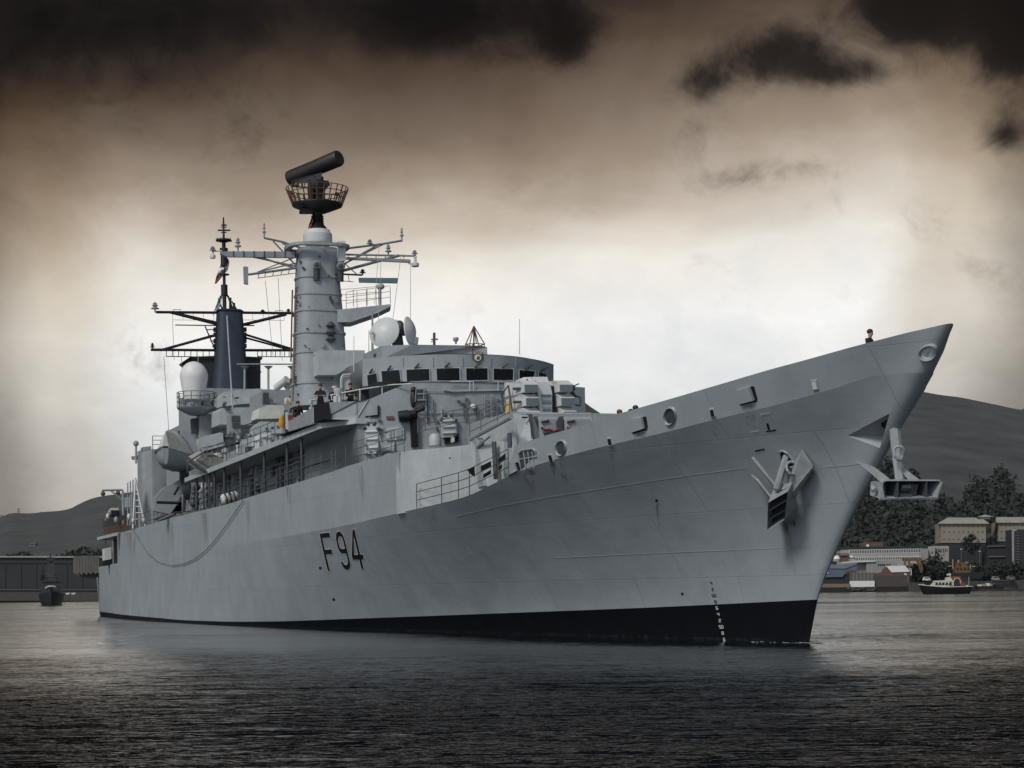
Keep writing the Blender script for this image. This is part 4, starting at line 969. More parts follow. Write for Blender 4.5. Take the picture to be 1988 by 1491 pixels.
# drum, neck, platform, search radar
zt_ = lambda y: kf(617, y)
mb = MB(); c = kf(617, 478); z0 = c.z; hz_ = lambda y: kf(617, y).z - z0
mb.lathe(c, [(pxm(44) / 2, 0), (pxm(54) / 2, hz_(474)), (pxm(56) / 2, hz_(471)), (pxm(56) / 2, hz_(455)), (pxm(52) / 2, hz_(453)), (pxm(46) / 2, hz_(447)), (pxm(40) / 2, hz_(446))], 28); dr2 = mb.build('mast_drum', 'pale', fm)
mb = MB(); mb.lathe(c, [(pxm(40) / 2, hz_(486)), (pxm(42) / 2, hz_(478) - .02), (pxm(53) / 2, hz_(474.5))], 24); mb.build('drum_base', 'dark grey', fm)
mb = MB(); P = [(34, 446), (36, 443), (28, 438), (24, 437), (26, 434), (21, 432), (26, 430), (21, 428), (26, 425), (21, 423), (25, 420), (20, 418), (20, 412), (23, 410), (23, 404)]
mb.lathe(c, [(pxm(w_) / 2, hz_(y)) for w_, y in P], 20); mb.build('mast_neck', 'black', fm)
mb = MB(); mb.lathe(c, [(pxm(30) / 2, hz_(413)), (pxm(48) / 2, hz_(411)), (pxm(96) / 2, hz_(401)), (pxm(98) / 2, hz_(398)), (pxm(96) / 2, hz_(396))], 30)
mb.prism([kf(584, 407, .5), kf(640, 407, .5), (kf(634, 413, .5)), kf(585, 413, .5)], (-1., 0, 0)); mb.build('radar_gallery', 'black', fm)
mb = MB(); n = 26
for i in range(n):
    t = 2 * math.pi * i / n; a = c + Vector((math.cos(t) * pxm(96) / 2, math.sin(t) * pxm(96) / 2, hz_(397))); b = c + Vector((math.cos(t) * pxm(120) / 2, math.sin(t) * pxm(120) / 2, hz_(366))); mb.tube(a, b, .035 if i % 3 else .05, n=5)
for h_, w_ in ((366, 120), (376, 112), (386, 104)):
    P = [c + Vector((math.cos(2 * math.pi * i / n) * pxm(w_) / 2, math.sin(2 * math.pi * i / n) * pxm(w_) / 2, hz_(h_))) for i in range(n + 1)]; mb.path(P, .025, 4)
for i in (9, 12, 16, 22): t = 2 * math.pi * i / n; mb.ball(c + Vector((math.cos(t) * pxm(117) / 2, math.sin(t) * pxm(117) / 2, hz_(368))), .13)
mb.build('gallery_railing', 'ruststeel', fm)
mb = MB(); mb.lathe(c, [(pxm(32) / 2, hz_(397)), (pxm(30) / 2, hz_(372)), (pxm(36) / 2, hz_(366)), (pxm(36) / 2, hz_(352)), (pxm(24) / 2, hz_(350)), (pxm(26) / 2, hz_(344))], 18)
mb.prism([kf(626, 356, .4), kf(634, 352, .4), kf(638, 362, .4), kf(630, 366, .4)], (-.8, 0, 0)); mb.prism([kf(596, 366, .6), kf(604, 366, .6), kf(604, 392, .6), kf(598, 392, .6)], (-.5, 0, 0))
srd = mb.build('search_radar', 'black', ship)
mb = MB(); A_ = kf(574, 337, -1.5); B_ = kf(648, 316, 1.4); ax = (B_ - A_).normalized(); side_ = ax.cross(UP).normalized(); up2 = side_.cross(ax)
def tube_sec(o, k, flat=.0):
    r_ = pxm(32) / 2 * k; return [o + side_ * (r_ * 1.0 * math.cos(2 * math.pi * i / 22)) + up2 * (r_ * .95 * math.sin(2 * math.pi * i / 22)) for i in range(23)]
rows = [tube_sec(A_ - ax * .02, .9), tube_sec(A_, 1), tube_sec(A_ + ax * .25, 1.02), tube_sec((A_ + B_) / 2, .98), tube_sec(B_ - ax * .1, 1.03), tube_sec(B_, .93)]
mb.grid(rows); mb.add(rows[0][:-1], [list(range(22))]); mb.add(rows[-1][:-1], [list(range(22))]); MATS['aerial brown'] = mat('aerial brown', (.022, .018, .016), .55)
sa = mb.build('aerial_tube', 'aerial brown', srd)
mb = MB(); mb.path([kf(570, 350, -.6), kf(572, 358, -.6), kf(600, 364, 0)], .05); mb.path([kf(570, 350, -.6), kf(606, 352, 0)], .06)
for x in (576, 582, 588, 594): mb.tube(kf(x, 351, -.4), kf(x + 1, 359 + (x - 576) * .2, -.4), .025)
mb.prism([kf(572, 346, -.4), kf(622, 338, .6), kf(618, 356, .5), kf(574, 352, -.4)], (-.3, 0, 0)); mb.build('feed_arm', 'black', srd)
# yards
def spar(name, pts, r, m='steel', par=fm):
    mb = MB(); r *= .8
    for a, b in zip(pts[:-1], pts[1:]): mb.tube(kf(*a), kf(*b), r)
    return mb.build(name, m, par)
mb = MB(); mb.prism([kf(428, 488.5, .15), kf(592, 489, .15), kf(592, 501, .15), kf(440, 499, .15), kf(428, 494, .15)], (-.3, 0, 0)); y1 = mb.build('yard', 'grey', fm)
mb = MB(); 
for x in range(452, 580, 20): mb.tube(kf(x, 488, .17), kf(x, 500, .17), .03)
mb.build('yard_rib', 'dark grey', y1)
spar('yard_brace', [(577, 522), (470, 489)], .07); spar('yard_brace', [(575, 517), (445, 489)], .06); spar('yard_brace', [(577, 510), (500, 528)], .05); spar('yard_brace', [(577, 498), (505, 526)], .04)
spar('yard', [(482, 533), (577, 520)], .09); mb = MB(); mb.prism([kf(474, 517), kf(482, 518), (kf(482, 552)), kf(475, 550)], (-.3, 0, 0)); mb.build('direction_finder', 'grey', fm)
spar('yard', [(590, 483), (546, 469), (513, 462)], .08); spar('yard_brace', [(576, 517), (530, 468)], .06); spar('yard_brace', [(609, 516), (545, 469)], .06)
spar('yard', [(660, 484), (740, 474), (781, 467)], .08); spar('yard_brace', [(655, 520), (738, 473)], .07); spar('yard_brace', [(660, 516), (745, 474)], .05)
mb = MB(); mb.prism([kf(662, 499, .1), kf(795, 504, .1), (kf(795, 510, .1)), kf(662, 503, .1)], (-.25, 0, 0)); mb.tube(kf(665, 494), kf(808, 497), .06); y2 = mb.build('yard', 'grey', fm)
mb = MB()
for x in range(676, 796, 18): mb.tube(kf(x, 494), kf(x, 502), .025)
mb.build('yard_rib', 'dark grey', y2)
spar('yard_brace', [(657, 528), (775, 496)], .11); spar('yard_brace', [(657, 532), (703, 534)], .07, 'dark grey'); spar('yard_brace', [(664, 507), (692, 532)], .04)
mb = MB()
for a, b in (((500, 540), (575, 530)), ((502, 528), (502, 540)), ((516, 528), (514, 538)), ((532, 526), (529, 536)), ((548, 524), (545, 534)), ((562, 522), (560, 532)), ((660, 545), (686, 547)), ((662, 534), (662, 545)), ((676, 534), (678, 546))): mb.tube(kf(*a), kf(*b), .022, n=4)
mb.build('foot_rope', 'ruststeel', fm)
def lantern(x, y, h, par, K_=kf, m='grey', r=.13):
    mb = MB(); s_ = pxm(1) * h / 10
    c = K_(x, y); L_ = pxm(h)
    mb.lathe(c, [(.05, 0), (.05, L_ * .3), (r * 1.5, L_ * .34), (r * 1.5, L_ * .42), (r * .7, L_ * .5), (r * .7, L_ * .6), (r * 1.3, L_ * .64), (r * .6, L_ * .75), (r * .9, L_ * .82), (.01, L_)], 10); return mb.build('mast_lantern', m, par)
lantern(462, 489, 28, fm); lantern(413, 490, 12, fm); lantern(754, 497, 24, fm); lantern(704, 534, 12, fm, m='dark grey'); lantern(718, 478, 14, fm); lantern(780, 467, 26, fm, r=.08); lantern(513, 462, 30, fm, r=.07); lantern(805, 497, 12, fm)
mb = MB(); mb.tube(kf(414, 480), kf(413, 500), .05); mb.lathe(kf(413, 498), [(.15, -.12), (.18, 0), (.15, .1)], 12); mb.path([kf(413, 488), kf(430, 487), kf(430, 492)], .04); mb.build('yard_end_light', 'pale', fm)
mb = MB(); mb.tube(kf(806, 497), kf(806, 512), .09); mb.lathe(kf(806, 518), [(.2, 0), (.24, .05), (.24, .2), (.18, .26)], 14); mb.tube(kf(795, 505), kf(795, 513), .06); mb.build('yard_end_light', 'pale', fm)
# halyards
mb = MB()
for a, b, X1 in [((740, 500), (733, 660), -40), ((778, 500), (760, 640), -40), ((797, 505), (797, 620), -38), ((515, 545), (530, 690), -70), ((540, 540), (548, 700), -66), ((736, 480), (727, 590), -52)]: mb.tube(kf(*a), at(*b, X=X1), .014, n=4)
mb.build('halyard', 'light grey', fm)

# ------------------------------------------------------------------ mainmast and funnel
Xn = -92.; km = lambda px, py, o=0.: at(px, py, X=Xn) + Vector((o, 0, 0)); pxn = lambda n: n * (D + C * 92) / F
def loft(sections, name, m, par, K=20, e=.5, xs=1.):
    mb = MB(); rows = []
    for y, l, r_ in sections:
        cc = km((l + r_) / 2, y); ra = pxn(r_ - l) / 2
        rows.append([cc + Vector((math.copysign(abs(math.cos(2 * math.pi * i / K)) ** e, math.cos(2 * math.pi * i / K)) * ra * xs, math.copysign(abs(math.sin(2 * math.pi * i / K)) ** e, math.sin(2 * math.pi * i / K)) * ra / C, 0)) for i in range(K + 1)])
    mb.grid(rows); mb.add(rows[0][:-1], [list(range(K))]); mb.add(rows[-1][:-1], [list(range(K))]); return mb.build(name, m, par, sharp=50)
mm = loft([(760, 414, 478), (690, 419, 474), (607, 423, 468), (605, 420, 470), (602, 424, 466)], 'mainmast', 'mast blue', ship)
fu = MB(); 
fu.prism([km(372, 693, -.2), km(377, 699, -.2), km(382, 754, -.2), km(423, 754, -.2), km(423, 693, -.2)], (-5, 0, 0)); fu.prism([km(466, 693, -.2), km(507, 695, -.2), km(507, 754, -.2), km(466, 754, -.2)], (-5, 0, 0))
fun = fu.build('funnel', 'soot', ship)
mb = MB(); mb.prism([km(370, 692, -.1), km(424, 690, -.1), km(424, 695, -.1), km(374, 697, -.1)], (-5.2, 0, 0)); mb.prism([km(464, 691, -.1), km(510, 693, -.1), km(510, 697, -.1), km(464, 695, -.1)], (-5.2, 0, 0)); mb.prism([km(466, 720, -.12), km(508, 720, -.12), km(508, 723, -.12), km(466, 723, -.12)], (-5.1, 0, 0)); mb.build('funnel_rim', 'black', fun)
mb = MB()
for (y0, y1, w0, w1) in [(604, 574, 8, 8), (573, 553, 13, 13), (553, 532, 6, 6), (534, 532, 20, 20), (532, 530, 12, 4), (530, 516, 5, 5), (516, 488, 13, 13), (488, 482, 16, 16), (480, 470, 8, 7), (470, 422, 5, 3)]:
    mb.lathe(km(435 + (y0 - 520) * .012, y0), [(pxn(w0) / 2, 0), (pxn(w1) / 2, km(435, y1).z - km(435, y0).z)], 12)
for y, w_ in ((437, 10), (447, 24), (468, 30)): mb.tube(km(435 - w_ / 2, y), km(435 + w_ / 2, y), .06)
mb.lathe(km(434, 470), [(pxn(16) / 2, 0), (pxn(30) / 2, .1), (pxn(30) / 2, .2)], 14)
for x in (422, 428, 441, 447): mb.tube(km(x, 468), km(x, 461), .03)
for y in (441, 451): mb.tube(km(429, y), km(440, y), .04)
mb.path([km(432, 602), km(424, 580), km(430, 575)], .06); mb.path([km(452, 602), km(444, 578), km(440, 572)], .08); mb.path([km(460, 602), km(450, 585)], .06); mb.tube(km(447, 600), km(447, 578), .1); mb.tube(km(455, 602), km(454, 588), .1)
mb.build('topmast', 'black', mm)
def spar2(name, pts, r, m='black'):
    mb = MB(); r *= .85
    for a, b in zip(pts[:-1], pts[1:]): mb.tube(km(*a), km(*b), r)
    return mb.build(name, m, mm)
spar2('yard', [(303, 606), (424, 607)], .12); spar2('yard', [(468, 607), (573, 608)], .12); spar2('yard', [(293, 679), (416, 680)], .12); spar2('yard', [(476, 680), (573, 680)], .12)
spar2('yard_brace', [(328, 606), (422, 630)], .11); spar2('yard_brace', [(340, 607), (422, 626)], .08); spar2('yard_brace', [(470, 631), (556, 610)], .14); spar2('yard_brace', [(312, 680), (424, 649)], .12); spar2('yard_brace', [(472, 648), (568, 678)], .10); spar2('yard_brace', [(474, 655), (566, 680)], .09); spar2('yard', [(340, 631), (420, 632)], .05); spar2('yard', [(472, 632), (494, 632)], .05)
mb = MB()
for x0, x1, n in ((323, 418, 8), (500, 570, 8)):
    mb.tube(km(x0, 692), km(x1, 693), .035, n=4)
    for k in range(n + 1): x = x0 + (x1 - x0) * k / n; mb.tube(km(x, 680), km(x, 692), .03, n=4)
for x0, x1 in ((335, 415), (470, 552)): mb.tube(km(x0, 621), km(x1, 622), .015, n=4); [mb.tube(km(x0 + (x1 - x0) * k / 4, 607), km(x0 + (x1 - x0) * k / 4, 621), .013, n=4) for k in range(5)]
mb.path([km(336, 606), km(336, 601), km(351, 601), km(351, 606)], .02, 4); mb.path([km(535, 607), km(535, 603), km(549, 603), km(549, 607)], .02, 4)
mb.build('foot_rope', 'ruststeel', mm)
mb = MB(); mb.path([km(398, 633), km(418, 680)], .05)
for k in range(4): mb.tube(km(400 + k * 4, 640 + k * 11), km(419, 640 + k * 11), .04)
mb.build('mast_ladder', 'black', mm)
for y in (640, 650, 662, 672):
    for x in (419, 474): mb = MB(); mb.box(km(x, y), (.5, .3, .3)); mb.build('side_gear', 'black', mm)
lantern(301, 607, 26, mm, km, r=.2); lantern(296, 679, 17, mm, km, 'black', r=.12); lantern(510, 607, 8, mm, km, 'black'); lantern(560, 607, 10, mm, km, 'black')
mb = MB()
for a, b, X1 in [((335, 622), (338, 700), -92), ((385, 690), (380, 800), -90), ((440, 600), (452, 800), -80), ((318, 692), (330, 870), -97), ((352, 692), (362, 850), -95)]: mb.tube(km(*a), at(*b, X=X1), .02 if a[0] != 440 else .05, n=4)
mb.build('halyard', 'light grey', mm)

# ------------------------------------------------------------------ midships
ka = lambda X: (lambda px, py, o=0.: at(px, py, X=X) + Vector((o, 0, 0)))
def solid(name, m, X, pts, depth, par=ship, back=(0, 0)):
    q = ka(X); mb = MB(); mb.prism([q(*p) for p in pts], (-depth, back[0], back[1])); return mb.build(name, m, par)
q = ka(-84); mb = MB(); w_ = lambda n: n * (D + C * 84) / F
mb.lathe(q(377, 776), [(w_(40) / 2, 0), (w_(43) / 2, q(377, 765).z - q(377, 776).z), (w_(53) / 2, q(377, 735).z - q(377, 776).z)] + [(w_(54) / 2 * math.cos(R(a)), q(377, 731).z - q(377, 776).z + w_(58) / 2 * math.sin(R(a))) for a in range(0, 91, 10)], 28); sd = mb.build('satellite_dome', 'white', ship)
mb = MB(); mb.lathe(q(377, 791), [(w_(26) / 2, 0), (w_(28) / 2, q(377, 782).z - q(377, 791).z), (w_(40) / 2, q(377, 776).z - q(377, 791).z)], 18); mb.ball(q(371, 785, w_(13)), .14); mb.prism([q(393, 773), q(408, 773), (q(408, 787)), q(395, 787)], (-.6, 0, 0)); mb.build('dome_pedestal', 'grey', sd)
mb = MB(); mb.lathe(q(382, 806), [(w_(30) / 2, 0), (w_(72) / 2, q(382, 795).z - q(382, 806).z), (w_(76) / 2, q(382, 791.5).z - q(382, 806).z), (w_(70) / 2, q(382, 791).z - q(382, 806).z)], 24); mb.build('dome_platform', 'grey', sd)
pc = q(382, 791); rail('platform_railing', [pc + Vector((math.cos(2 * math.pi * i / 14) * w_(74) / 2, math.sin(2 * math.pi * i / 14) * w_(74) / 2, 0)) for i in range(15)], h=1.05, parent=sd, r=.025)
solid('dome_tower', 'grey', -84, [(388, 804), (411, 804), (411, 865), (388, 865)], 1.6, sd); solid('dome_tower', 'dark grey', -84.5, [(374, 812), (386, 812), (386, 840), (376, 840)], 1.0, sd)
MATS['life orange'] = mat('life orange', (.30, .15, .05), .8)
# deckhouse along the middle
mb = MB(); mb.bb(-88, -44.5, -3.3, 3.3, 9.6, 11.6); mb.bb(-97, -86, -4.6, 4.6, 9, 14.5); mb.bb(-97, -88, -3.6, 3.6, 14.5, 17.0); dhs = mb.build('midship_house', 'grey', ship)
solid('funnel_casing', 'light grey', -82, [(426, 790), (426, 770), (436, 761), (470, 756), (508, 754), (508, 782), (470, 784)], 3.5)
solid('funnel_casing', 'light grey', -80, [(426, 798), (430, 792), (508, 790), (508, 825), (426, 824)], 3)
solid('vent_house', 'grey', -74, [(508, 760), (516, 757), (536, 765), (570, 756), (572, 806), (508, 806)], 4)
solid('vent_house', 'dark grey', -73.5, [(512, 762), (522, 762), (522, 784), (512, 784)], .3)
sg = solid('warning_board', 'white', -70, [(552, 772), (565, 772), (565, 784), (552, 784)], .05); solid('warning_triangle', 'yellow', -69.93, [(554, 783), (558.5, 773.5), (563, 783)], .03, sg)
for x, y in ((540, 746), (560, 745)):
    qq = ka(-72); mb = MB(); mb.tube(qq(x - 6, y + 8, .3), qq(x + 8, y - 4, 1.0), .24, .24, 12); mb.lathe(qq(x + 9, y - 5, 1.0), [(.26, 0), (.26, .1)], 12, axis=qq(x + 8, y - 4, 1) - qq(x - 6, y + 8, .3)); mb.build('decoy_launcher', 'pale', ship)
mb = MB(); qq = ka(-78)
mb.tube(qq(460, 707), qq(574, 707), .05)
for x in (475, 521, 566): mb.tube(qq(x, 757), qq(x, 710), .08); mb.lathe(qq(x, 711), [(.08, -.2), (.32, .0)], 8)
mb.build('wire_aerial_frame', 'grey', ship)
solid('covered_gun', 'canvas', -62, [(505, 792), (520, 786), (550, 787), (553, 795), (548, 812), (500, 814)], 2.2); solid('gun_base', 'dark grey', -62, [(498, 813), (546, 811), (546, 820), (498, 820)], 1.6); solid('gun_tub', 'light grey', -61.5, [(492, 830), (506, 818), (548, 820), (548, 845), (492, 850)], 1.2)
solid('generator_locker', 'grey', -64, [(446, 806), (450, 803), (467, 804), (468, 842), (446, 842)], 1.0); solid('grille', 'dark grey', -63.9, [(450, 807), (466, 807), (466, 818), (450, 818)], .08); solid('grille', 'dark grey', -63.9, [(451, 821), (465, 821), (465, 829), (451, 829)], .08)
solid('screen_house', 'light grey', -79, [(393, 848), (433, 838), (436, 866), (393, 877)], 2.5)
for k, (x, y, r_) in enumerate([(445, 848, .32), (457, 850, .36), (477, 850, .25), (487, 846, .2)]):
    qq = ka(-60); mb = MB(); mb.lathe(qq(x, y), [(r_, -.3), (r_ * .5, -.28), (r_ * .5, .28), (r_, .3)], 16, axis=(.4, 1, 0)); mb.build('hose_reel', 'grey' if k % 2 else 'dark grey', ship)
for k, x in enumerate((519, 530, 541)):
    qq = ka(-54); mb = MB(); mb.path([qq(x - 6, 842 - k * 2), qq(x, 836 - k * 2), qq(x - 2, 830 - k * 2)], .07); mb.path([qq(x, 836 - k * 2), qq(x + 4, 841 - k * 2)], .06); mb.box(qq(x + 1, 846 - k * 2), (.6, .3, .4)); mb.build('decoy_rack', 'dark grey', ship)
solid('deck_box', 'light grey', -53, [(510, 858), (512, 842), (553, 832), (556, 846)], .8); solid('deck_box', 'light grey', -58, [(470, 868), (472, 852), (500, 846), (504, 862)], .8)
solid('deck_post', 'pale', -50, [(556, 856), (555, 800), (559, 800), (561, 854)], .15); solid('deck_post', 'dark grey', -49, [(561, 836), (563, 822), (566, 836), (566, 846), (563, 846)], .15)
mb = MB(); mb.path([at(563, 824, X=-48.5), at(575, 822, X=-46.5), at(603, 812, X=-42)], .04); mb.build('wing_brace', 'ruststeel', ship)
mb = MB(); mb.prism([at(x, y, X=-50) for x, y in [(558, 806), (577, 804), (577, 814), (560, 817)]], (-.6, 0, 0)); mb.build('red_locker', 'red', ship)
bp_ = [(x, -7.1, 9.85) for x in np.linspace(-46, -73, 16)]
rail('boat_deck_railing', bp_, r=.018)
for x in np.linspace(-45, -72, 22):
    r1 = rnd.random(); mb = MB(); s_ = .25 + .5 * rnd.random(); mb.box((x, -5.4 + 1.5 * r1, 9.9 + s_ * .6), (s_ * 1.1, s_, s_ * 1.3)); mb.build('deck_gear', rnd.choice(['grey', 'dark grey', 'light grey', 'pale']), ship)
for k in range(34):
    x = -46 - 42 * rnd.random(); s_ = .2 + .5 * rnd.random(); z0_ = 9.75 + 1.6 * rnd.random(); mb = MB(); mb.box((x, -3.35 - .15 * rnd.random(), z0_), (s_ * 1.5, .35, s_ * (1 + rnd.random()))); mb.build('wall_locker', rnd.choice(['grey', 'dark grey', 'light grey', 'black', 'pale']), dhs)
for k in range(12):
    x = -46 - 40 * rnd.random(); mb = MB(); mb.tube((x, -3.42, 9.7), (x, -3.42, 11.8 + 1.2 * rnd.random()), .04 + .05 * rnd.random()); mb.build('vent_pipe', rnd.choice(['grey', 'dark grey', 'pale']), dhs)
for k in range(16):
    x = 430 + 140 * rnd.random(); y = 762 + 36 * rnd.random(); q = ka(-72.5 if x > 508 else -79.7); mb = MB(); w2 = 2 + 5 * rnd.random(); h2 = 2 + 6 * rnd.random(); mb.prism([q(x, y), q(x + w2, y), q(x + w2, y + h2), q(x, y + h2)], (-.4, 0, 0)); mb.build('casing_fitting', rnd.choice(['dark grey', 'grey', 'slate', 'black']), ship)
for k in range(14):
    x = -48 - 24 * rnd.random(); mb = MB(); r_ = .12 + .12 * rnd.random(); mb.lathe((x, -6.6 + .8 * rnd.random(), 9.9), [(r_ * .7, 0), (r_ * .7, .5), (r_ * 1.5, .55), (r_ * 1.3, .75), (.02, .85)], 10); mb.build('mushroom_vent', rnd.choice(['grey', 'light grey', 'pale', 'dark grey']), ship)
# stays and awning lines
mb = MB()
for a, b in [((at(560, 856, X=-50)), at(585, 867, X=-48)), (at(585, 867, X=-48), at(603, 866, X=-46)), (at(540, 845, X=-54), at(600, 826, X=-43)), (at(430, 840, X=-66), at(508, 815, X=-60)), (at(393, 870, X=-74), at(478, 850, X=-60))]: mb.tube(a, b, .03)
mb.build('stay_wire', 'dark grey', ship)

# hinged working platforms outboard
def platform(X, pts, nm):
    mb = MB(); mb.prism([at(x, y, X=X + o) for x, y, o in pts], (0, 0, .12)); o = mb.build(nm, 'net', ship); return o
pf1 = platform(-66, [(362, 899, -3), (398, 877, -2), (449, 902, 2), (436, 912, 2), (398, 922, 0)], 'side_platform')
mb = MB()
for f in (.2, .45, .7): mb.tube(at(362 + 36 * f, 899 - 22 * f, X=-68.5), at(398 + 44 * f, 922 - 12 * f, X=-65), .10)
for f in (0, .5, 1): mb.tube(at(398 + 50 * f, 876 + 24 * f, X=-67), at(362 + 74 * f, 899 + 13 * f, X=-67), .05)
mb.build('platform_rib', 'dark grey', pf1)
mb = MB(); mb.prism([at(x, y, X=-68) for x, y in [(366, 886), (392, 874), (408, 876), (424, 890), (418, 896), (398, 884), (378, 896)]], (-.6, 0, .0)); mb.build('platform_cover', 'canvas', pf1)
mb = MB(); mb.tube(at(398, 878, X=-67), at(470, 858, X=-62), .08); mb.build('platform_boom', 'black', pf1)
pf2 = platform(-86, [(302, 1010, -3), (330, 994, -1), (362, 1004, 2), (361, 1014, 2), (326, 1022, 0)], 'side_platform')
mb = MB()
for f in (0, .33, .66, 1): mb.tube(at(300 + 26 * f, 1009 + 12 * f, X=-87), at(330 + 32 * f, 995 + 10 * f, X=-85), .07)
mb.build('platform_rib', 'dark grey', pf2)
# davit frame by the boat
dv = solid('boat_davit', 'grey', -80, [(298, 992), (302, 965), (318, 947), (352, 930), (370, 932), (372, 950), (352, 962), (340, 985), (330, 998)], .9)
solid('davit_head', 'mast blue', -79.5, [(352, 905), (366, 902), (368, 940), (352, 935)], .8, dv)
mb = MB(); qq = ka(-79); P = [(354, 835), (364, 838), (374, 848), (382, 862), (387, 880), (386, 892), (376, 880), (366, 862), (354, 846)]; mb.prism([qq(*p) for p in P], (-.5, 0, 0)); mb.build('davit_arm', 'grey', dv)
mb = MB(); mb.lathe(qq(386, 934), [(.5, -.5), (.5, .5)], 18, axis=(.2, 1, .2)); mb.lathe(qq(368, 950), [(.7, -.3), (.7, .3)], 18, axis=(.6, 1, .2)); mb.build('davit_winch', 'dark grey', dv)
mb = MB(); mb.prism([qq(x, y) for x, y in [(336, 960), (345, 945), (348, 946), (339, 962)]], (.3, 0, 0)); mb.build('davit_slot', 'void', dv); mb = MB(); mb.tube(qq(302, 976, .5), qq(343, 977, .5), .10); mb.build('davit_bar', 'black', dv)
solid('boat_bay_house', 'grey', -78, [(372, 990), (372, 925), (446, 905), (446, 975)], 4)
for k in range(10):
    x = 376 + k * 6.5; y = 990 - (x - 361) * .22; mb = MB(); qq = ka(-75.5); h_ = 40 + 25 * rnd.random(); mb.tube(qq(x, y + 4), qq(x, y - h_), .09 + .1 * rnd.random())
    for j in range(3): mb.ball(qq(x, y - h_ * (.25 + .25 * j)), .16 + .14 * rnd.random())
    mb.build('bay_fitting', ['dark grey', 'black', 'grey', 'pale'][k % 4], ship)
for k in range(12):
    x = 305 + 60 * rnd.random(); y = 998 - (x - 300) * .25 - 14 * rnd.random(); mb = MB(); s_ = .3 + .6 * rnd.random(); mb.box(ka(-84)(x, y), (.8, s_, s_ * .9)); mb.build('deck_gear', rnd.choice(['dark grey', 'grey', 'black', 'pale']), ship)

# hangar and flight deck
mb = MB(); ring = [(-99.6, -5.3), (-99.8, -5.75), (-100.3, -6.0), (-102.6, -6.0), (-105.5, -5.2), (-105.5, 5.2), (-102, 6.0), (-99.6, 5.5)]
mb.prism([(x, y, 7.0) for x, y in ring], (0, 0, 6.35)); hg = mb.build('hangar', 'grey', ship)
for y in (-4.6, -2.2, .6): mb = MB(); mb.bb(-99.6, -99.52, y - .6, y + .6, 7.2, 12.2); mb.build('hangar_panel', 'grey', hg)
rail('hangar_railing', [(-99.8, -5.2 + 10.6 * k / 8, 13.35) for k in range(9)], parent=hg, r=.025)
mb = MB(); qq = ka(-97); mb.tube(qq(264, 900), qq(264, 861), .08); mb.ball(qq(264, 861), .22); mb.prism([qq(x, y) for x, y in [(256, 886), (270, 884), (270, 892), (258, 892)]], (-.5, 0, 0)); mb.prism([qq(x, y) for x, y in [(277, 876), (294, 872), (294, 866), (277, 868)]], (-1, 0, 0)); mb.build('hangar_lamp', 'grey', hg)
mb = MB(); mb.bb(-126, -112.4, -6.3, 6.3, 7.0, 7.25); fd = mb.build('flight_deck', 'light grey', ship)
mb = MB(); zq = 4.66; mb.prism([(-112.5, -6.2, zq), (-134.6, -5.2, zq), (-134.6, 5.2, zq), (-112.5, 6.2, zq)], (0, 0, .06)); mb.build('quarterdeck', 'deck', ship)
mb = MB(); mb.prism([(-112.5, -6.1, 4.7), (-112.5, 6.1, 4.7), (-112.5, 6.1, 7.1), (-112.5, -6.1, 7.1)], (-.1, 0, 0)); mb.bb(-126, -116, -3, 3, 4.7, 7.0); mb.prism([(-112.6, -5.6, 4.7), (-126, -4.9, 4.7), (-126, -4.9, 7.0), (-112.6, -5.6, 7.0)], (0, .15, 0)); mb.build('quarterdeck_house_shade', 'black', ship)  # includes a black plate added for the shade of the open recess
mb = MB()
for x in (-114, -117.5, -121, -125.5): mb.tube((x, -6.0 if x > -120 else -5.6, 4.7), (x, -6.0 if x > -120 else -5.6, 7.05), .05)
mb.build('flight_deck_pillar', 'grey', ship)
qq = ka(-119.5); mb = MB(); mb.prism([qq(x, y) for x, y in [(203, 1065), (216, 1062), (216, 1086), (203, 1088)]], (-1.5, 0, 0)); mb.build('quarterdeck_locker', 'pale', ship); mb = MB(); mb.prism([qq(x, y) for x, y in [(202, 1088), (218, 1085), (218, 1097), (200, 1099)]], (-1, 0, 0)); mb.build('capstan', 'black', ship)
# net fence swung out at the stern
qq = ka(-132)
MATS['net bar'] = mat('net bar', (.17, .155, .13), .9)
nf = solid('safety_net', 'dark grey', -132, [(143, 1080), (192, 1078), (194, 1109), (172, 1112), (145, 1114)], .1)
mb = MB()
for k in range(17): x = 144 + 2.95 * k; mb.tube(qq(x, 1079, .08), qq(x + .5, 1113 - k * .2 + 2 * (k % 3), .08), .09, n=6)
mb.build('net_bar', 'net bar', nf); solid('net_bracket', 'dark grey', -132.5, [(155, 1113), (192, 1111), (190, 1120), (186, 1123), (155, 1120)], 1.0, nf)
# clutter on the flight deck seen over the edge
qq = ka(-99.2)
mb = MB(); mb.path([qq(258, 1026), qq(263, 930), qq(282, 1022)], .09); mb.path([qq(266, 960), qq(271, 960)], .07)
for k in range(7): f = k / 7; mb.tube(qq(258 + 5 * (1 - f), 1020 - 85 * (1 - f)), qq(282 - 18 * (1 - f), 1020 - 85 * (1 - f)), .05)
mb.build('access_ladder', 'white', ship)
mb = MB(); mb.path([qq(198, 952), qq(238, 951), qq(239, 1000)], .09); mb.tube(qq(216, 953), qq(236, 970), .07); cr2 = mb.build('deck_crane', 'grey', ship)
mb = MB(); mb.lathe(qq(200, 959), [(.1, -.15), (.2, 0), (.1, .2)], 8); mb.lathe(qq(229, 957), [(.1, -.15), (.2, 0), (.1, .2)], 8); mb.build('crane_block', 'ruststeel', cr2)
mb = MB(); mb.path([qq(240, 1000), qq(240, 958), qq(256, 957), qq(256, 1010)], .08); mb.tube(qq(240, 985), qq(256, 984), .06)
for x in (248, 253, 258, 263): mb.tube(qq(x, 1020), qq(x, 928 + (263 - x) * .6), .05)
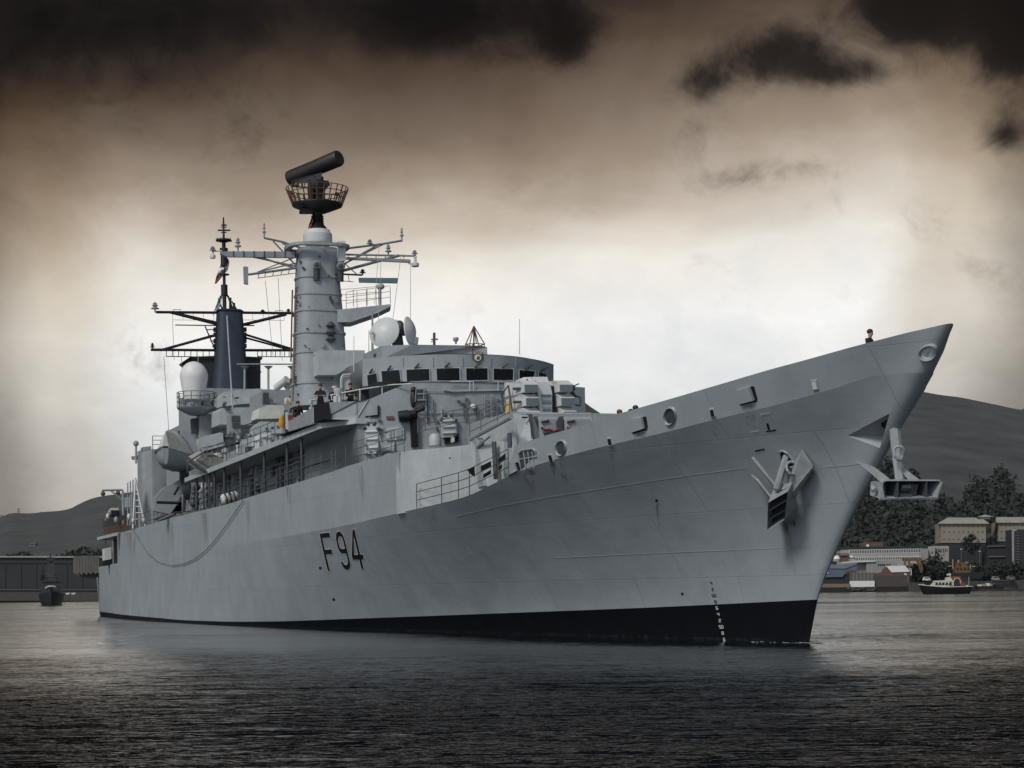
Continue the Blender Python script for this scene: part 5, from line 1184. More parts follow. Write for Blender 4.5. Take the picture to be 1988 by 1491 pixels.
mb.build('crane_frame', 'grey', ship)
for (pts, m, d_) in [([(213, 992), (231, 990), (231, 1003), (214, 1004)], 'black', 1.2), ([(205, 1004), (232, 1001), (236, 1016), (202, 1022)], 'dark grey', 1.5), ([(214, 990), (218, 986), (230, 986), (231, 991)], 'pale', 1.), ([(232, 992), (256, 988), (256, 1024), (234, 1030)], 'dark grey', 1.), ([(243, 966), (255, 965), (255, 986), (243, 986)], 'light grey', .4), ([(202, 1022), (262, 1016), (262, 1028), (203, 1036)], 'ruststeel', .8), ([(266, 984), (280, 978), (282, 1022), (268, 1024)], 'dark grey', .5), ([(286, 985), (294, 984), (296, 1014), (288, 1016)], 'light grey', .5)]:
    solid('flight_deck_gear', m, -109.5, pts, d_)
for x, y, m in ((203, 1010, 'life orange'), (206, 1003, 'pale'), (236, 1016, 'life orange'), (247, 1004, 'pale'), (255, 1012, 'pale'), (210, 996, 'grey'), (276, 1012, 'pale'), (222, 1010, 'grey')):
    mb = MB(); mb.ball(qq(x, y, .9), .13 + .08 * rnd.random(), (1, .8, 1.3), 8, 6); mb.build('life_jacket' if m == 'life orange' else 'deck_bundle', m, ship)
rail('flight_deck_railing', [(-112.5 - 13 * k / 8, -6.2, 7.25) for k in range(9)], r=.02)

# ------------------------------------------------------------------ loose things on the ship
lb = thing('lifeboat', 'grey ship\'s boat under a canvas cover hanging in a davit above the stern quarter', 'boat')
q = ka(-79)
sh = [(300, 880), (304, 868), (330, 872), (352, 874), (383, 884)]
mb = MB(); secs = []
b0, b1 = q(312, 905, 2.2), q(372, 895, -2.6)             # keel line runs fore and aft
for k in range(13):
    f = k / 12; wd = math.sin(min(1, f * 1.9 + .06) * math.pi / 2) ** .8 * (1 if f < .75 else 1 - (f - .75) * .9); c = b0.lerp(b1, f) + UP * (.55 * (1 - f) ** 3)
    row = []
    for j in range(11):
        a = R(-90 + 18 * j); row.append(c + Vector((0, math.sin(a) * 1.25 * wd, -.15 + (1 - math.cos(a) ** .8) * 1.25 - .45)))
    secs.append(row)
mb.grid(secs); mb.add(secs[-1], [list(range(11))]); mb.add(secs[0], [list(range(11))]); bh = mb.build('boat_hull', 'grey', lb)
mb = MB(); rows = []
for k, row in enumerate(secs):
    a, b = row[0], row[-1]; f = k / 12; hh = .35 + 1.05 * math.sin(math.pi * min(1, .16 + f * .86)) ** .7
    rows.append([a.lerp(b, t / 8) + UP * (hh * (1 - abs(t / 4 - 1) ** 1.5) + .05 * ((k * 7 + t * 3) % 3) * (0 < t < 8)) + Vector((0, -.05 if t == 0 else (.05 if t == 8 else 0), -.12 if t in (0, 8) else 0)) for t in range(9)])
mb.grid(rows, False); mb.add(rows[0], [list(range(9))]); mb.add(rows[-1], [list(range(9))]); mb.build('boat_cover', 'canvas', lb)
mb = MB(); mb.path([r_[0] + Vector((0, -.03, -.05)) for r_ in secs], .05); mb.path([secs[5][0] + Vector((0, -.05, 0)), secs[5][3] + Vector((0, -.05, 0)), secs[5][5] + Vector((0, 0, -.04))], .03); mb.build('rubbing_strake', 'dark grey', lb)
solid('davit_fall', 'dark grey', -79.4, [(346, 836), (349, 836), (349, 862), (346, 862)], .1, dv)

qq = ka(-58)
def canister(name, label, x0, x1, y0, y1, X_, r_, group=None, m='canvas'):
    q = ka(X_); a, b = q(x0, y0), q(x1, y1); L_ = (b - a).length; o = thing(name, label, 'life raft', group=group)
    mb = MB(); mb.lathe(a, [(r_ * .7, 0), (r_, .12), (r_, L_ - .12), (r_ * .7, L_)], 16, axis=b - a); mb.build('shell', m, o)
    mb = MB()
    for f in (.25, .5, .75): mb.lathe(a.lerp(b, f), [(r_ + .005, -.05), (r_ + .02, -.05), (r_ + .02, .05), (r_ + .005, .05)], 16, axis=b - a, caps=False)
    mb.build('strap', 'dark grey', o); mb = MB(); mb.box(a.lerp(b, .5) - UP * (r_ + .12), ((b - a).length * .5, .5, .25)); mb.build('cradle', 'dark grey', o)
canister('liferaft_canister', 'cream life raft canister lying by the deck edge aft under the overhang', 430, 462, 971, 962, -60.3, .33)
fl_o = thing('smoke_float', 'small yellow and orange marker float standing on the deck by the bridge wing', 'marker float'); q = ka(-51)
mb = MB(); mb.lathe(q(547, 829), [(.17, 0), (.2, .05), (.2, .32), (.12, .36)], 12); mb.build('float_base', 'orange', fl_o); mb = MB(); mb.lathe(q(547, 829), [(.13, .34), (.16, .4), (.14, .6), (.05, .68)], 12); mb.build('float_head', 'yellow', fl_o)
# hose hanging in a bight along the hull
mb = MB(); P = [(476, 971), (465, 987), (452, 1006), (442, 1020), (423, 1046), (402, 1069), (382, 1085), (361, 1094), (337, 1098), (309, 1091), (289, 1074), (276, 1054), (266, 1037), (261, 1027)]
P = [on_hull(x, y, .10)[0] for x, y in P]; mb.path(P[:9], .026); mb.path(P[8:], .016); tag(mb.build('mooring_rope', 'rope'), 'slack grey rope hanging in a bight along the side of the hull', 'rope')

# flags
def flag(name, label, K_, pts, mats, group=None):
    o = thing(name, label, 'flag', group=group); n = len(pts) - 1
    for k in range(n):
        (a, b), (c, d) = pts[k], pts[k + 1]; mb = MB(); rows = []
        for i in range(5):
            f = i / 4; l = (a[0] + (c[0] - a[0]) * f, a[1] + (c[1] - a[1]) * f); r_ = (b[0] + (d[0] - b[0]) * f, b[1] + (d[1] - b[1]) * f)
            rows.append([K_(l[0] + (r_[0] - l[0]) * t / 4, l[1] + (r_[1] - l[1]) * t / 4, .12 * math.sin(3 * (k + f) + t * 1.4)) for t in range(5)])
        mb.grid(rows); mb.build('flag_panel', mats[k], o)
MATS['lilac'] = mat('lilac', (.28, .24, .33), .9); MATS['flag white'] = mat('flag white', (.75, .74, .74), .9)
flag('ensign', 'white and red naval ensign streaming beside the black topmast', km, [((430, 506), (443, 501)), ((427, 517), (445, 511)), ((424, 524), (443, 524)), ((420, 536), (433, 535)), ((417, 552), (421, 550))], ['red', 'flag white', 'flag white', 'red'])
flag('signal_flag', 'pale lilac flag drooping from the foot of the black topmast', km, [((425, 575), (432, 572)), ((420, 592), (430, 590)), ((413, 612), (422, 606))], ['flag white', 'lilac'])
flag('red_pennant', 'dark red pennant hanging beside the neck of the taller mast', lambda x, y, o=0.: kf(x, y, .3 + o), [((602, 424), (606, 420)), ((598, 436), (604, 434)), ((596, 449), (603, 447))], ['red', 'red'])


# ------------------------------------------------------------------ people
def person(label, foot, yaw, hgt=1.76, arms='down', hat='black', lean=0., turn=0., coat='cloth', sleeves=None):
    """one continuous skinned body; hat or hair is a child"""
    k = hgt / 1.80
    V = []; E = []; Rr = []
    def jn(p, r, par=None):
        p = Vector(p)
        if p.z > 1.0 and lean: p = Vector((0, 0, 1.0)) + Matrix.Rotation(lean, 3, 'Y') @ (p - Vector((0, 0, 1.0)))
        V.append(p * k); Rr.append(r if isinstance(r, tuple) else (r, r)); i = len(V) - 1
        if par is not None: E.append((par, i))
        return i
    pel = jn((0, 0, .98), (.16, .12)); sp = jn((0, 0, 1.17), (.145, .11), pel); ch = jn((.01, 0, 1.36), (.175, .125), sp); nb = jn((.01, 0, 1.49), .085, ch); nk = jn((.02, 0, 1.55), .058, nb)
    h1 = jn((.035, 0, 1.63), (.078, .088), nk); h2 = jn((.025, 0, 1.70), (.083, .095), h1); h3 = jn((.02, 0, 1.775), (.055, .06), h2)
    nose = jn((.125, 0, 1.66), .016, h1)
    hands = []
    for sd in (1, -1):
        sh_ = jn((0, sd * .19, 1.43), .075, ch)
        if arms == 'rail': el, wr = (.16, sd * .27, 1.20), (.40, sd * .12, 1.22)
        elif arms == 'look': el, wr = (.20, sd * .24, 1.28), (.20, sd * .08, 1.60)
        else: el, wr = (.03, sd * .27, 1.16), (.13, sd * .25, .93)
        e_ = jn(el, .055, sh_); w_ = jn(wr, .036, e_); d = (Vector(wr) - Vector(el)).normalized(); pm = jn(Vector(wr) + d * .07, (.034, .022), w_); hands.append(V[pm].copy())
        s_ = d.cross(UP); s_ = s_.normalized() if s_.length > .1 else Vector((0, 1, 0)); dn = d.cross(s_)
        for n_, (o, L_) in enumerate([(-.027, .07), (-.009, .08), (.009, .075), (.027, .06)]):
            a = jn(Vector(wr) + d * .10 + s_ * o, .0095, pm); jn(Vector(wr) + d * (.10 + L_ * .8) + s_ * o * 1.15 + dn * .03, .008, a)
        a = jn(Vector(wr) + d * .055 + s_ * -.05, .011, pm); jn(Vector(wr) + d * .095 + s_ * -.065, .009, a)
        hp2 = jn((0, sd * .10, .90), .105, pel); kn = jn((.03, sd * .115, .50), .075, hp2); an_ = jn((0, sd * .12, .09), .05, kn); jn((.16, sd * .14, .05), .045, an_)
    me = bpy.data.meshes.new('person'); me.from_pydata(V, E, []); tmp = bpy.data.objects.new('person_tmp', me); col.objects.link(tmp)
    sk = tmp.modifiers.new('s', 'SKIN'); sk.use_smooth_shade = True
    for i, r_ in enumerate(Rr): me.skin_vertices[0].data[i].radius = (r_[0] * k, r_[1] * k)
    me.skin_vertices[0].data[pel].use_root = True
    sb = tmp.modifiers.new('u', 'SUBSURF'); sb.levels = 1; sb.render_levels = 1
    dg = bpy.context.evaluated_depsgraph_get(); dg.update(); m2 = bpy.data.meshes.new_from_object(tmp.evaluated_get(dg)); bpy.data.objects.remove(tmp)
    M = Matrix.Translation(Vector(foot)) @ Matrix.Rotation(yaw, 4, 'Z')
    hc = V[h2].copy(); nz = V[nk].z
    for x in (coat, 'skin', sleeves or coat): m2.materials.append(MATS[x])
    for p in m2.polygons:
        c = sum((m2.vertices[i].co for i in p.vertices), Vector()) / len(p.vertices); p.use_smooth = True
        dh_ = min((c - h).length for h in hands)
        if (c - hc).length < .17 * k and c.z > nz - .01: p.material_index = 1
        elif dh_ < .12: p.material_index = 1
        elif dh_ < .30 and sleeves: p.material_index = 2
    m2.transform(M); o = bpy.data.objects.new('person', m2); col.objects.link(o); tag(o, label, 'person')
    mb = MB(); mb.ball(hc + Vector((-.012, 0, .035)) * k, .112 * k, (1, .9, .85), n=16, m=8)
    if hat == 'canvas': mb.lathe(hc + Vector((0, 0, .03)) * k, [(.13 * k, 0), (.15 * k, .02), (.10 * k, .1)], 14)
    mb.v = [M @ v for v in mb.v]; mb.build('hat' if hat != 'hair' else 'hair', hat if hat != 'hair' else 'ruststeel', o)
    mb = MB()
    for sd in (1, -1): mb.ball(hc + Vector((.085, sd * .032, -.018)) * k, .011, n=6, m=4)
    mb.v = [M @ v for v in mb.v]; mb.build('eyes', 'black', o)
    return o


toward = lambda p: math.atan2(CY - p[1], CX - p[0])
def stand(px, ytop, X=None, Y=None, floor=None):
    p = at(px, ytop, X=X, Y=Y); return Vector((p.x, p.y, floor)), p.z - floor
def put(label, px, yt, floor, X=None, Y=None, dyaw=0., hmin=1.62, hmax=1.86, **kw):
    f_, h_ = stand(px, yt, X, Y, floor); hh = min(max(h_, hmin), hmax)
    f_.z += h_ - hh if h_ > 0 else 0
    return person(label, f_, toward(f_) + dyaw, hh, **kw)


put('sailor in dark jacket and cap leaning on the bridge wing above the black opening', 622, 746, 10.05, X=-36.6, arms='rail', sleeves='pale', dyaw=-.2)
put('sailor in pale cap bending to the bearing sight on the bridge wing', 646, 750, 10.05, X=-36.8, arms='rail', hat='canvas', lean=.35, dyaw=.3)
put('sailor in black coat standing inboard of the others by the wing door', 680, 744, 10.05, X=-36.4, arms='rail', dyaw=.15)
put('sailor in black seen from the chest up aft of the bridge wing', 578, 779, 9.95, X=-45.5, hmin=1.5, arms='down', dyaw=.5)
def deck_person(label, px, yt, **kw):
    best = None
    for i in range(120):
        y = -4.5 + .06 * i; p = at(px, yt, Y=y); d_ = abs(p.z - (Zkn(p.x) + 1.74))
        if best is None or d_ < best[0]: best = (d_, p)
    p = best[1]; f_ = Vector((p.x, p.y, Zkn(p.x) - .02)); person(label, f_, toward(f_) + kw.pop('dyaw', 0), p.z - f_.z, **kw)
f_ = at(1688, 640, Y=-.75); dz0 = Zkn(f_.x) - .02
person('lone sailor in a dark hat standing at the very bow', Vector((f_.x, f_.y, dz0)), toward(f_) + 1.2, f_.z - dz0, arms='down')
deck_person('bare headed sailor with brown hair showing over the bulwark, nearest the missile canisters', 1202, 796, hat='hair', dyaw=1.0)
deck_person('sailor in black behind the bulwark, the shorter of the dark pair', 1224, 795, dyaw=2.0)
deck_person('sailor in a black cap behind the bulwark, the taller of the dark pair', 1233, 788, dyaw=1.2)

HAZE = .00003
# ------------------------------------------------------------------ hills and far shores
mat('hill', (.060, .067, .068), .95, var=.22, scale=.014, base2=(.075, .08, .08)); mat('woodfloor', (.016, .02, .018), .95, var=.4, scale=.02)
mat('leaf', (.026, .033, .027), .85, var=.5, scale=.05); mat('stone', (.16, .15, .135), .9, scale=.4); mat('quay', (.07, .066, .06), .9, scale=.3, streak=.3); mat('concrete', (.30, .29, .27), .85, scale=.3, streak=.2)
mat('cream wall', (.26, .23, .185), .8, scale=.2); mat('tan roof', (.33, .31, .27), .8, scale=.2); mat('office', (.36, .34, .31), .8, scale=.2); mat('blue shed', (.10, .13, .19), .6, scale=.2); mat('blue roof', (.16, .19, .24), .6, scale=.2)
mat('brown wall', (.13, .075, .055), .85, scale=.3); mat('pane', (.02, .02, .022), .15); mat('piles', (.34, .26, .16), .8, scale=.3, streak=.3); mat('shed dark', (.028, .029, .033), .8, scale=.05, streak=.3); mat('crane yellow', (.15, .088, .03), .6); mat('boat red', (.20, .065, .045), .6); mat('boat cream', (.62, .58, .48), .5); mat('patrol grey', (.02, .023, .027), .5)
nrng = np.random.default_rng(11)


def vnoise(n, m, f):
    gx = nrng.random((f + 2, f + 2)); x = np.linspace(0, f, n, endpoint=False); y = np.linspace(0, f, m, endpoint=False)
    xi, yi = x.astype(int), y.astype(int); fx, fy = (x - xi), (y - yi); fx = fx * fx * (3 - 2 * fx); fy = fy * fy * (3 - 2 * fy)
    a = gx[np.ix_(xi, yi)]; b = gx[np.ix_(xi + 1, yi)]; c = gx[np.ix_(xi, yi + 1)]; d_ = gx[np.ix_(xi + 1, yi + 1)]
    return (a * (1 - fx[:, None]) + b * fx[:, None]) * (1 - fy) + (c * (1 - fx[:, None]) + d_ * fx[:, None]) * fy - .5


def hillside(name, ridge, d0, d1, d2, z0, seed_amp, px0, px1, m, wood_z=None, nx=170, ny=60, power=.8):
    """ground rising from the shore at distance d0 to a ridge at d1 and falling behind; ridge = photo outline at d1"""
    rp = pch(ridge); pxs = np.linspace(px0, px1, nx); nz = .6 * vnoise(nx, ny, 7) + .3 * vnoise(nx, ny, 19)[:, ::-1] + .35 * vnoise(nx, ny, 45)
    mb = MB(); rows = []
    for i, px in enumerate(pxs):
        p = at(px, rp(px), d=d1); lat = (p - CAM).dot(RT) / d1; zr = p.z; row = []
        for j in range(ny):
            f = j / (ny - 12)
            dep = d0 + (d1 - d0) * f if f <= 1 else d1 + (d2 - d1) * (f - 1) / (11 / (ny - 12))
            s_ = (f * f * (3 - 2 * f)) ** power if f <= 1 else 1 - ((f - 1) / (11 / (ny - 12))) ** 1.3
            z = z0 * (1 if j else .0) + (zr - z0) * s_ + nz[i, j] * seed_amp * min(1, f * 2) * (1 if f < .97 else .35)
            row.append(bg(lat * dep, dep, max(z, -2 if j == 0 or f > 1.9 else .5) if j else -1.5))
        rows.append(row)
    mb.grid(rows); return structure(mb.build(name, m))


hillside('hill', [(900, 905), (1000, 850), (1120, 832), (1300, 838), (1500, 815), (1650, 786), (1755, 774.5), (1790, 776.5), (1860, 786), (1920, 798), (1990, 812), (2150, 850), (2400, 930)], 1500, 3400, 5000, 40, 7, 880, 2500, 'hill')
hillside('far_hill', [(1800, 830), (1960, 806), (1988, 793), (2050, 770), (2200, 760), (2500, 850)], 3700, 4500, 5300, 60, 12, 1700, 2600, 'hill', nx=60, ny=40)
hillside('hill', [(-500, 1060), (-200, 1035), (0, 1013), (14, 1006), (30, 1004), (50, 1005), (90, 1001), (120, 999), (135, 996), (160, 984), (185, 975), (215, 969), (235, 967), (300, 955), (420, 938), (600, 900), (800, 830), (1000, 780), (1128, 793), (1145, 804), (1200, 840), (1300, 930), (1400, 1030)], 1500, 3600, 5200, 12, 5, -600, 1450, 'hill')
# low ground at the water's edge
mb = MB(); rows = [[], [], [], []]
for px in range(1100, 2500, 40):
    for k, (dd, zz) in enumerate(((1016, -1), (1016.5, 2.6), (1180, 9), (1700, 55))):
        p = at(px, 1100, d=dd); lat = (p - CAM).dot(RT); rows[k].append(bg(lat, dd, zz))
mb.grid(rows, False); structure(mb.build('shore_ground', 'woodfloor'))
mb = MB(); rows = [[], [], [], []]
for px in range(-700, 900, 40):
    for k, (dd, zz) in enumerate(((1290, -1), (1290.5, 3.), (1480, 6), (1750, 18))):
        p = at(px, 1100, d=dd); lat = (p - CAM).dot(RT); rows[k].append(bg(lat, dd, zz))
mb.grid(rows, False); structure(mb.build('shore_ground', 'woodfloor'))


def clumps(mb, c, r, n, leaf, rs, squash=.8):
    for _ in range(n):
        a = rs.random() * 6.283; b = math.acos(2 * rs.random() - 1); q = r * (.55 + .45 * rs.random() ** .5)
        p = c + Vector((math.cos(a) * math.sin(b) * q, math.sin(a) * math.sin(b) * q, math.cos(b) * q * squash))
        u_ = Vector((rs.random() - .5, rs.random() - .5, rs.random() - .5)).normalized(); v_ = u_.cross(Vector((rs.random() - .5, rs.random() - .5, rs.random() - .3))).normalized(); s_ = leaf * (.6 + .8 * rs.random())
        mb.add([p - u_ * s_, p + v_ * s_ * .7, p + u_ * s_, p - v_ * s_ * .7], [(0, 1, 2, 3)])
    return mb


hills = [o for o in bpy.data.objects if o.name.startswith(('hill', 'shore_ground'))]
tb = [BVHTree.FromPolygons([v.co for v in o.data.vertices], [p.vertices[:] for p in o.data.polygons]) for o in hills]
def ground(lat, dep):
    p = bg(lat, dep, 900); z = 0
    for t in tb:
        h, n, i, d_ = t.ray_cast(p, Vector((0, 0, -1)))
        if h is not None: z = max(z, h.z)
    return z


rs = random.Random(21)
def woodland(name, px0, px1, d0, d1, n, size, dens=None):
    mb = MB()
    for _ in range(n):
        dep = d0 + (d1 - d0) * rs.random() ** 1.3; px = px0 + (px1 - px0) * rs.random(); lat = (at(px, 1000, d=dep) - CAM).dot(RT)
        if dens and rs.random() > dens(px, (dep - d0) / (d1 - d0)): continue
        s_ = size * (.6 + .8 * rs.random()); c = bg(lat, dep, ground(lat, dep) + s_ * .6); clumps(mb, c, s_, 22, s_ * .30, rs, .9)
    o = mb.build(name, 'leaf'); o['kind'] = 'stuff'; return o


woodland('woodland', 1540, 2060, 1200, 2350, 5200, 6, lambda px, f: 1 if f < .62 + .12 * math.sin(px * .03) + .08 * math.sin(px * .11 + 1) else 0)
woodland('woodland', -60, 330, 1450, 2300, 2200, 6, lambda px, f: 1 if f < .55 + .1 * math.sin(px * .05) else 0)


def tree(label, px, ybase, ytop, wpx, dep, group='trees among the harbour buildings'):
    b_ = at(px, ybase, d=dep); k = dep / F; h_ = (ybase - ytop) * k; r_ = wpx * k / 2
    o = thing('tree', label, 'tree', group=group); mb = MB(); mb.tube(b_, b_ + UP * h_ * .75, .35, .12, 7)
    for i in range(5): a = i * 1.3; mb.tube(b_ + UP * h_ * (.3 + .08 * i), b_ + UP * h_ * (.5 + .09 * i) + Vector((math.cos(a), math.sin(a), 0)) * r_ * .7, .14, .05, 5)
    mb.build('trunk', 'ruststeel', o); mb = MB()
    for i in range(16):
        f = .28 + .72 * rs.random(); w_ = r_ * (1 - abs(f - .55) * 1.1); a = rs.random() * 6.28; rr_ = w_ * rs.random()
        clumps(mb, b_ + UP * h_ * (f * .9) + Vector((math.cos(a) * rr_, math.sin(a) * rr_, 0)), r_ * .38, 34, r_ * .12, rs)
    mb.build('crown', 'leaf', o); return o


tree('dark tree standing in front of the beige barrack block, left of its corner', 1888, 1092, 1030, 40, 1110)
tree('dark tree between the two beige barrack wings', 1930, 1090, 1038, 34, 1115)
tree('low dark tree at the left foot of the barrack hill', 1834, 1062, 1040, 24, 1230)
tree('bushy tree on the waterfront left of the moored work vessel', 1824, 1128, 1092, 44, 1085)
tree('bushy tree on the waterfront right of the moored work vessel', 1944, 1126, 1090, 46, 1085)

# ------------------------------------------------------------------ harbour buildings on the right
def W(px, py, d_): return at(px, py, d=d_)
def face(mb, pts, d_, depth): mb.prism([W(x, y, d_) for x, y in pts], FW * depth); return mb


def bld(name, label, cat='building', group=None): return thing(name, label, cat, group=group)


def barrack(name, label, d_, x0, x1, ye, yb, roof, nwin, rows, cup=None, skew=0):
    o = bld(name, label, group='beige barrack blocks'); mb = MB(); face(mb, [(x0, ye), (x1, ye - skew), (x1, yb), (x0, yb)], d_, 16); w_ = mb.build('wall', 'cream wall', o)
    mb = MB(); face(mb, [(x0, yb), (x1, yb), (x1, yb + 40), (x0, yb + 40)], d_ + .6, 15); mb.build('podium', 'shed dark', o)
    mb = MB(); e = [W(x0 - 6, ye + 1, d_ - 1.5), W(x1 + 6, ye + 1 - skew, d_ - 1.5), W(x1 + 6, ye + 1 - skew, d_ + 18), W(x0 - 6, ye + 1, d_ + 18)]; r0, r1 = W(roof[0], roof[2], d_ + 8), W(roof[1], roof[2] - skew, d_ + 8)
    th = UP * .5
    mb.add(e + [p + th for p in e] + [r0 + th, r1 + th], [(3, 2, 1, 0), (0, 1, 5, 4), (1, 2, 6, 5), (2, 3, 7, 6), (3, 0, 4, 7), (4, 5, 9, 8), (6, 7, 8, 9), (5, 6, 9), (7, 4, 8)]); rf = mb.build('roof', 'tan roof', o)
    if cup:
        mb = MB(); a = [W(cup[0], cup[3], d_ + 4), W(cup[1], cup[3], d_ + 4), W(cup[1], cup[3], d_ + 13), W(cup[0], cup[3], d_ + 13)]; ap = W((cup[0] + cup[1]) / 2, cup[2], d_ + 8); mb.add(a + [ap], [(0, 1, 4), (1, 2, 4), (2, 3, 4), (3, 0, 4), (3, 2, 1, 0)])
        face(mb, [(cup[0] + 8, cup[3]), (cup[1] - 8, cup[3]), (cup[1] - 8, cup[3] + 4), (cup[0] + 8, cup[3] + 4)], d_ + 5, 6); mb.build('roof_lantern', 'tan roof', rf)
    for r_ in rows:
        for k in range(nwin):
            x = x0 + 6 + (x1 - x0 - 12) * k / (nwin - 1); mb = MB(); face(mb, [(x - 1.1, r_ - 1.2), (x + 1.1, r_ - 1.2), (x + 1.1, r_ + 1.4), (x - 1.1, r_ + 1.4)], d_ - .08, .1); mb.build('window', 'pane', o)
    return o


barrack('barrack_block', 'beige three storey block with overhanging pale roof and small raised roof lantern', 1150, 1827, 1914, 1016, 1054, (1840, 1905, 1006.5), 9, (1021.5, 1033, 1047), (1896, 1930, 999, 1003.5))
barrack('barrack_block', 'beige block cut by the right edge of the picture, behind the dark tower', 1160, 1938, 2030, 1014, 1051, (1934, 2026, 1005.5), 11, (1020, 1032, 1045))

of = bld('office_block', 'long pale office with two bands of white framed windows and a flat dark roof'); d_ = 1120
mb = MB(); face(mb, [(1632, 1064), (1800, 1061), (1800, 1108), (1632, 1110)], d_, 14); mb.build('wall', 'office', of)
mb = MB(); face(mb, [(1630, 1062), (1802, 1059), (1802, 1064), (1630, 1066.5)], d_ - .4, 15); rf = mb.build('roof', 'shed dark', of); mb = MB(); face(mb, [(1675, 1053), (1715, 1052.5), (1715, 1062), (1675, 1063)], d_ + 3, 8); ph = mb.build('roof_house', 'brown wall', rf); mb = MB(); face(mb, [(1682, 1057), (1687, 1057), (1687, 1062), (1682, 1062)], d_ + 2.9, .2); mb.build('white_panel', 'white', rf)  # plain white panel on the roof house front
for (xa, xb, y0, y1, sl_) in ((1648, 1788, 1067.5, 1075.5, -.018), (1656, 1788, 1081.5, 1088.5, -.012)):
    mb = MB(); face(mb, [(xa, y0), (xb, y0 + (xb - xa) * sl_), (xb, y1 + (xb - xa) * sl_), (xa, y1)], d_ - .15, .15); fr2 = mb.build('window_band', 'white', of); n = 42 if y0 < 1075 else 38
    for k in range(n):
        x = xa + 1 + (xb - xa - 2) * (k + .5) / n; yo_ = (x - xa) * sl_; mb = MB(); face(mb, [(x - 1.05, y0 + .8 + yo_), (x + 1.05, y0 + .8 + yo_), (x + 1.05, y1 - 1 + yo_), (x - 1.05, y1 - 1 + yo_)], d_ - .25, .1); mb.build('pane', 'pane', fr2)
mb = MB(); face(mb, [(1789, 1066), (1802, 1065), (1802, 1094), (1789, 1095)], d_ - 3, 6); mb.build('stair_tower', 'concrete', of); mb = MB(); face(mb, [(1802, 1061), (1815, 1060), (1815, 1092), (1802, 1094)], d_ - 1, 12); face(mb, [(1815, 1060), (1842, 1060), (1842, 1090), (1815, 1092)], d_ + 1, 12); mb.build('side_wing', 'office', of)
for k in range(7): mb = MB(); x = 1818 + 3.3 * k; face(mb, [(x, 1065), (x + 1.6, 1065), (x + 1.6, 1072), (x, 1072)], d_ + .9, .1); mb.build('window', 'pane', of)

ha = bld('workshop_hall', 'pale grey flat roofed hall below the long office'); mb = MB(); face(mb, [(1664, 1090), (1682, 1088), (1682, 1122), (1664, 1122)], 1078, 14); face(mb, [(1682, 1088), (1742, 1092), (1742, 1120), (1682, 1122)], 1075, 14); mb.build('wall', 'concrete', ha)
mb = MB(); face(mb, [(1634, 1091), (1664, 1089), (1700, 1088.5), (1700, 1090.5), (1634, 1093)], 1074, 12); mb.build('roof', 'pale', ha)
for k in range(4): mb = MB(); x = 1704 + 4 * k; face(mb, [(x, 1095), (x + 3, 1095), (x + 3, 1099), (x, 1099)], 1074.9, .2); mb.build('window', 'pane', ha)
for k in range(2): mb = MB(); x = 1721 + 4.5 * k; face(mb, [(x, 1095), (x + 3.5, 1095), (x + 3.5, 1099), (x, 1099)], 1074.9, .2); mb.build('window', 'pane', ha)
bl = bld('boat_shed', 'blue shed with pitched roof and open dark end beside the bow'); mb = MB(); face(mb, [(1612, 1103), (1640, 1103), (1664, 1094), (1664, 1108), (1641, 1110), (1634, 1118), (1612, 1118)], 1050, 12); mb.build('wall', 'blue shed', bl)
mb = MB(); face(mb, [(1612, 1096), (1640, 1096), (1664, 1092.5), (1664, 1095), (1641, 1104), (1612, 1103.5)], 1049.5, 12); mb.build('roof', 'blue roof', bl); mb = MB(); face(mb, [(1640, 1108), (1664, 1106), (1664, 1116), (1640, 1118)], 1049, 3); mb.build('brick_end', 'brown wall', bl)
ls = bld('lean_to', 'dark lean-to of slate blue cladding on the quay below the blue shed'); mb = MB(); face(mb, [(1598, 1118), (1636, 1117), (1650, 1112), (1650, 1133), (1598, 1134)], 1040, 6); mb.build('wall', 'shed dark', ls); mb = MB(); face(mb, [(1596, 1116), (1634, 1115), (1640, 1108), (1641, 1112), (1636, 1120), (1597, 1121)], 1039, 7); mb.build('roof', 'blue shed', ls)
wh2 = bld('white_house', 'small white house partly hidden by the bow'); mb = MB(); face(mb, [(1598, 1098), (1611, 1098), (1611, 1114), (1598, 1114)], 1058, 8); mb.build('wall', 'white', wh2); mb = MB(); face(mb, [(1605, 1101), (1608, 1101), (1608, 1106), (1605, 1106)], 1057.9, .2); mb.build('window', 'pane', wh2)
for x, y, r_, lb_ in ((1625, 1083, 8, 'larger white storage tank dome behind the blue shed'), (1653, 1081, 4.5, 'smaller white storage dome at the end of the office')):
    o = bld('storage_tank', lb_, 'tank', 'white domed tanks'); k = 1095 / F; mb = MB(); mb.lathe(W(x, y + r_ * .9, 1095), [(r_ * k, 0), (r_ * k, r_ * k * .6)], 18); mb.build('tank_wall', 'concrete', o); mb = MB(); mb.lathe(W(x, y + r_ * .9, 1095), [(r_ * k * 1.02 * math.cos(R(a)), r_ * k * (.6 + .9 * math.sin(R(a)))) for a in range(0, 91, 15)], 18); mb.build('dome', 'white', o)
o = bld('brick_store', 'low dark red store between the two white domed tanks'); mb = MB(); face(mb, [(1633, 1078), (1648, 1078), (1648, 1090), (1633, 1091)], 1090, 6); mb.build('wall', 'brown wall', o); mb = MB(); face(mb, [(1630, 1074), (1648, 1073), (1650, 1078), (1631, 1079)], 1089, 8); mb.build('roof', 'stone', o)
hu = bld('quay_hut', 'dark red hut with a bright white pitched roof standing on the stone quay'); mb = MB(); face(mb, [(1703, 1113), (1715, 1111), (1723, 1100), (1732, 1111), (1767, 1111), (1767, 1118), (1703, 1119)], 1030, 8); mb.build('wall', 'brown wall', hu)
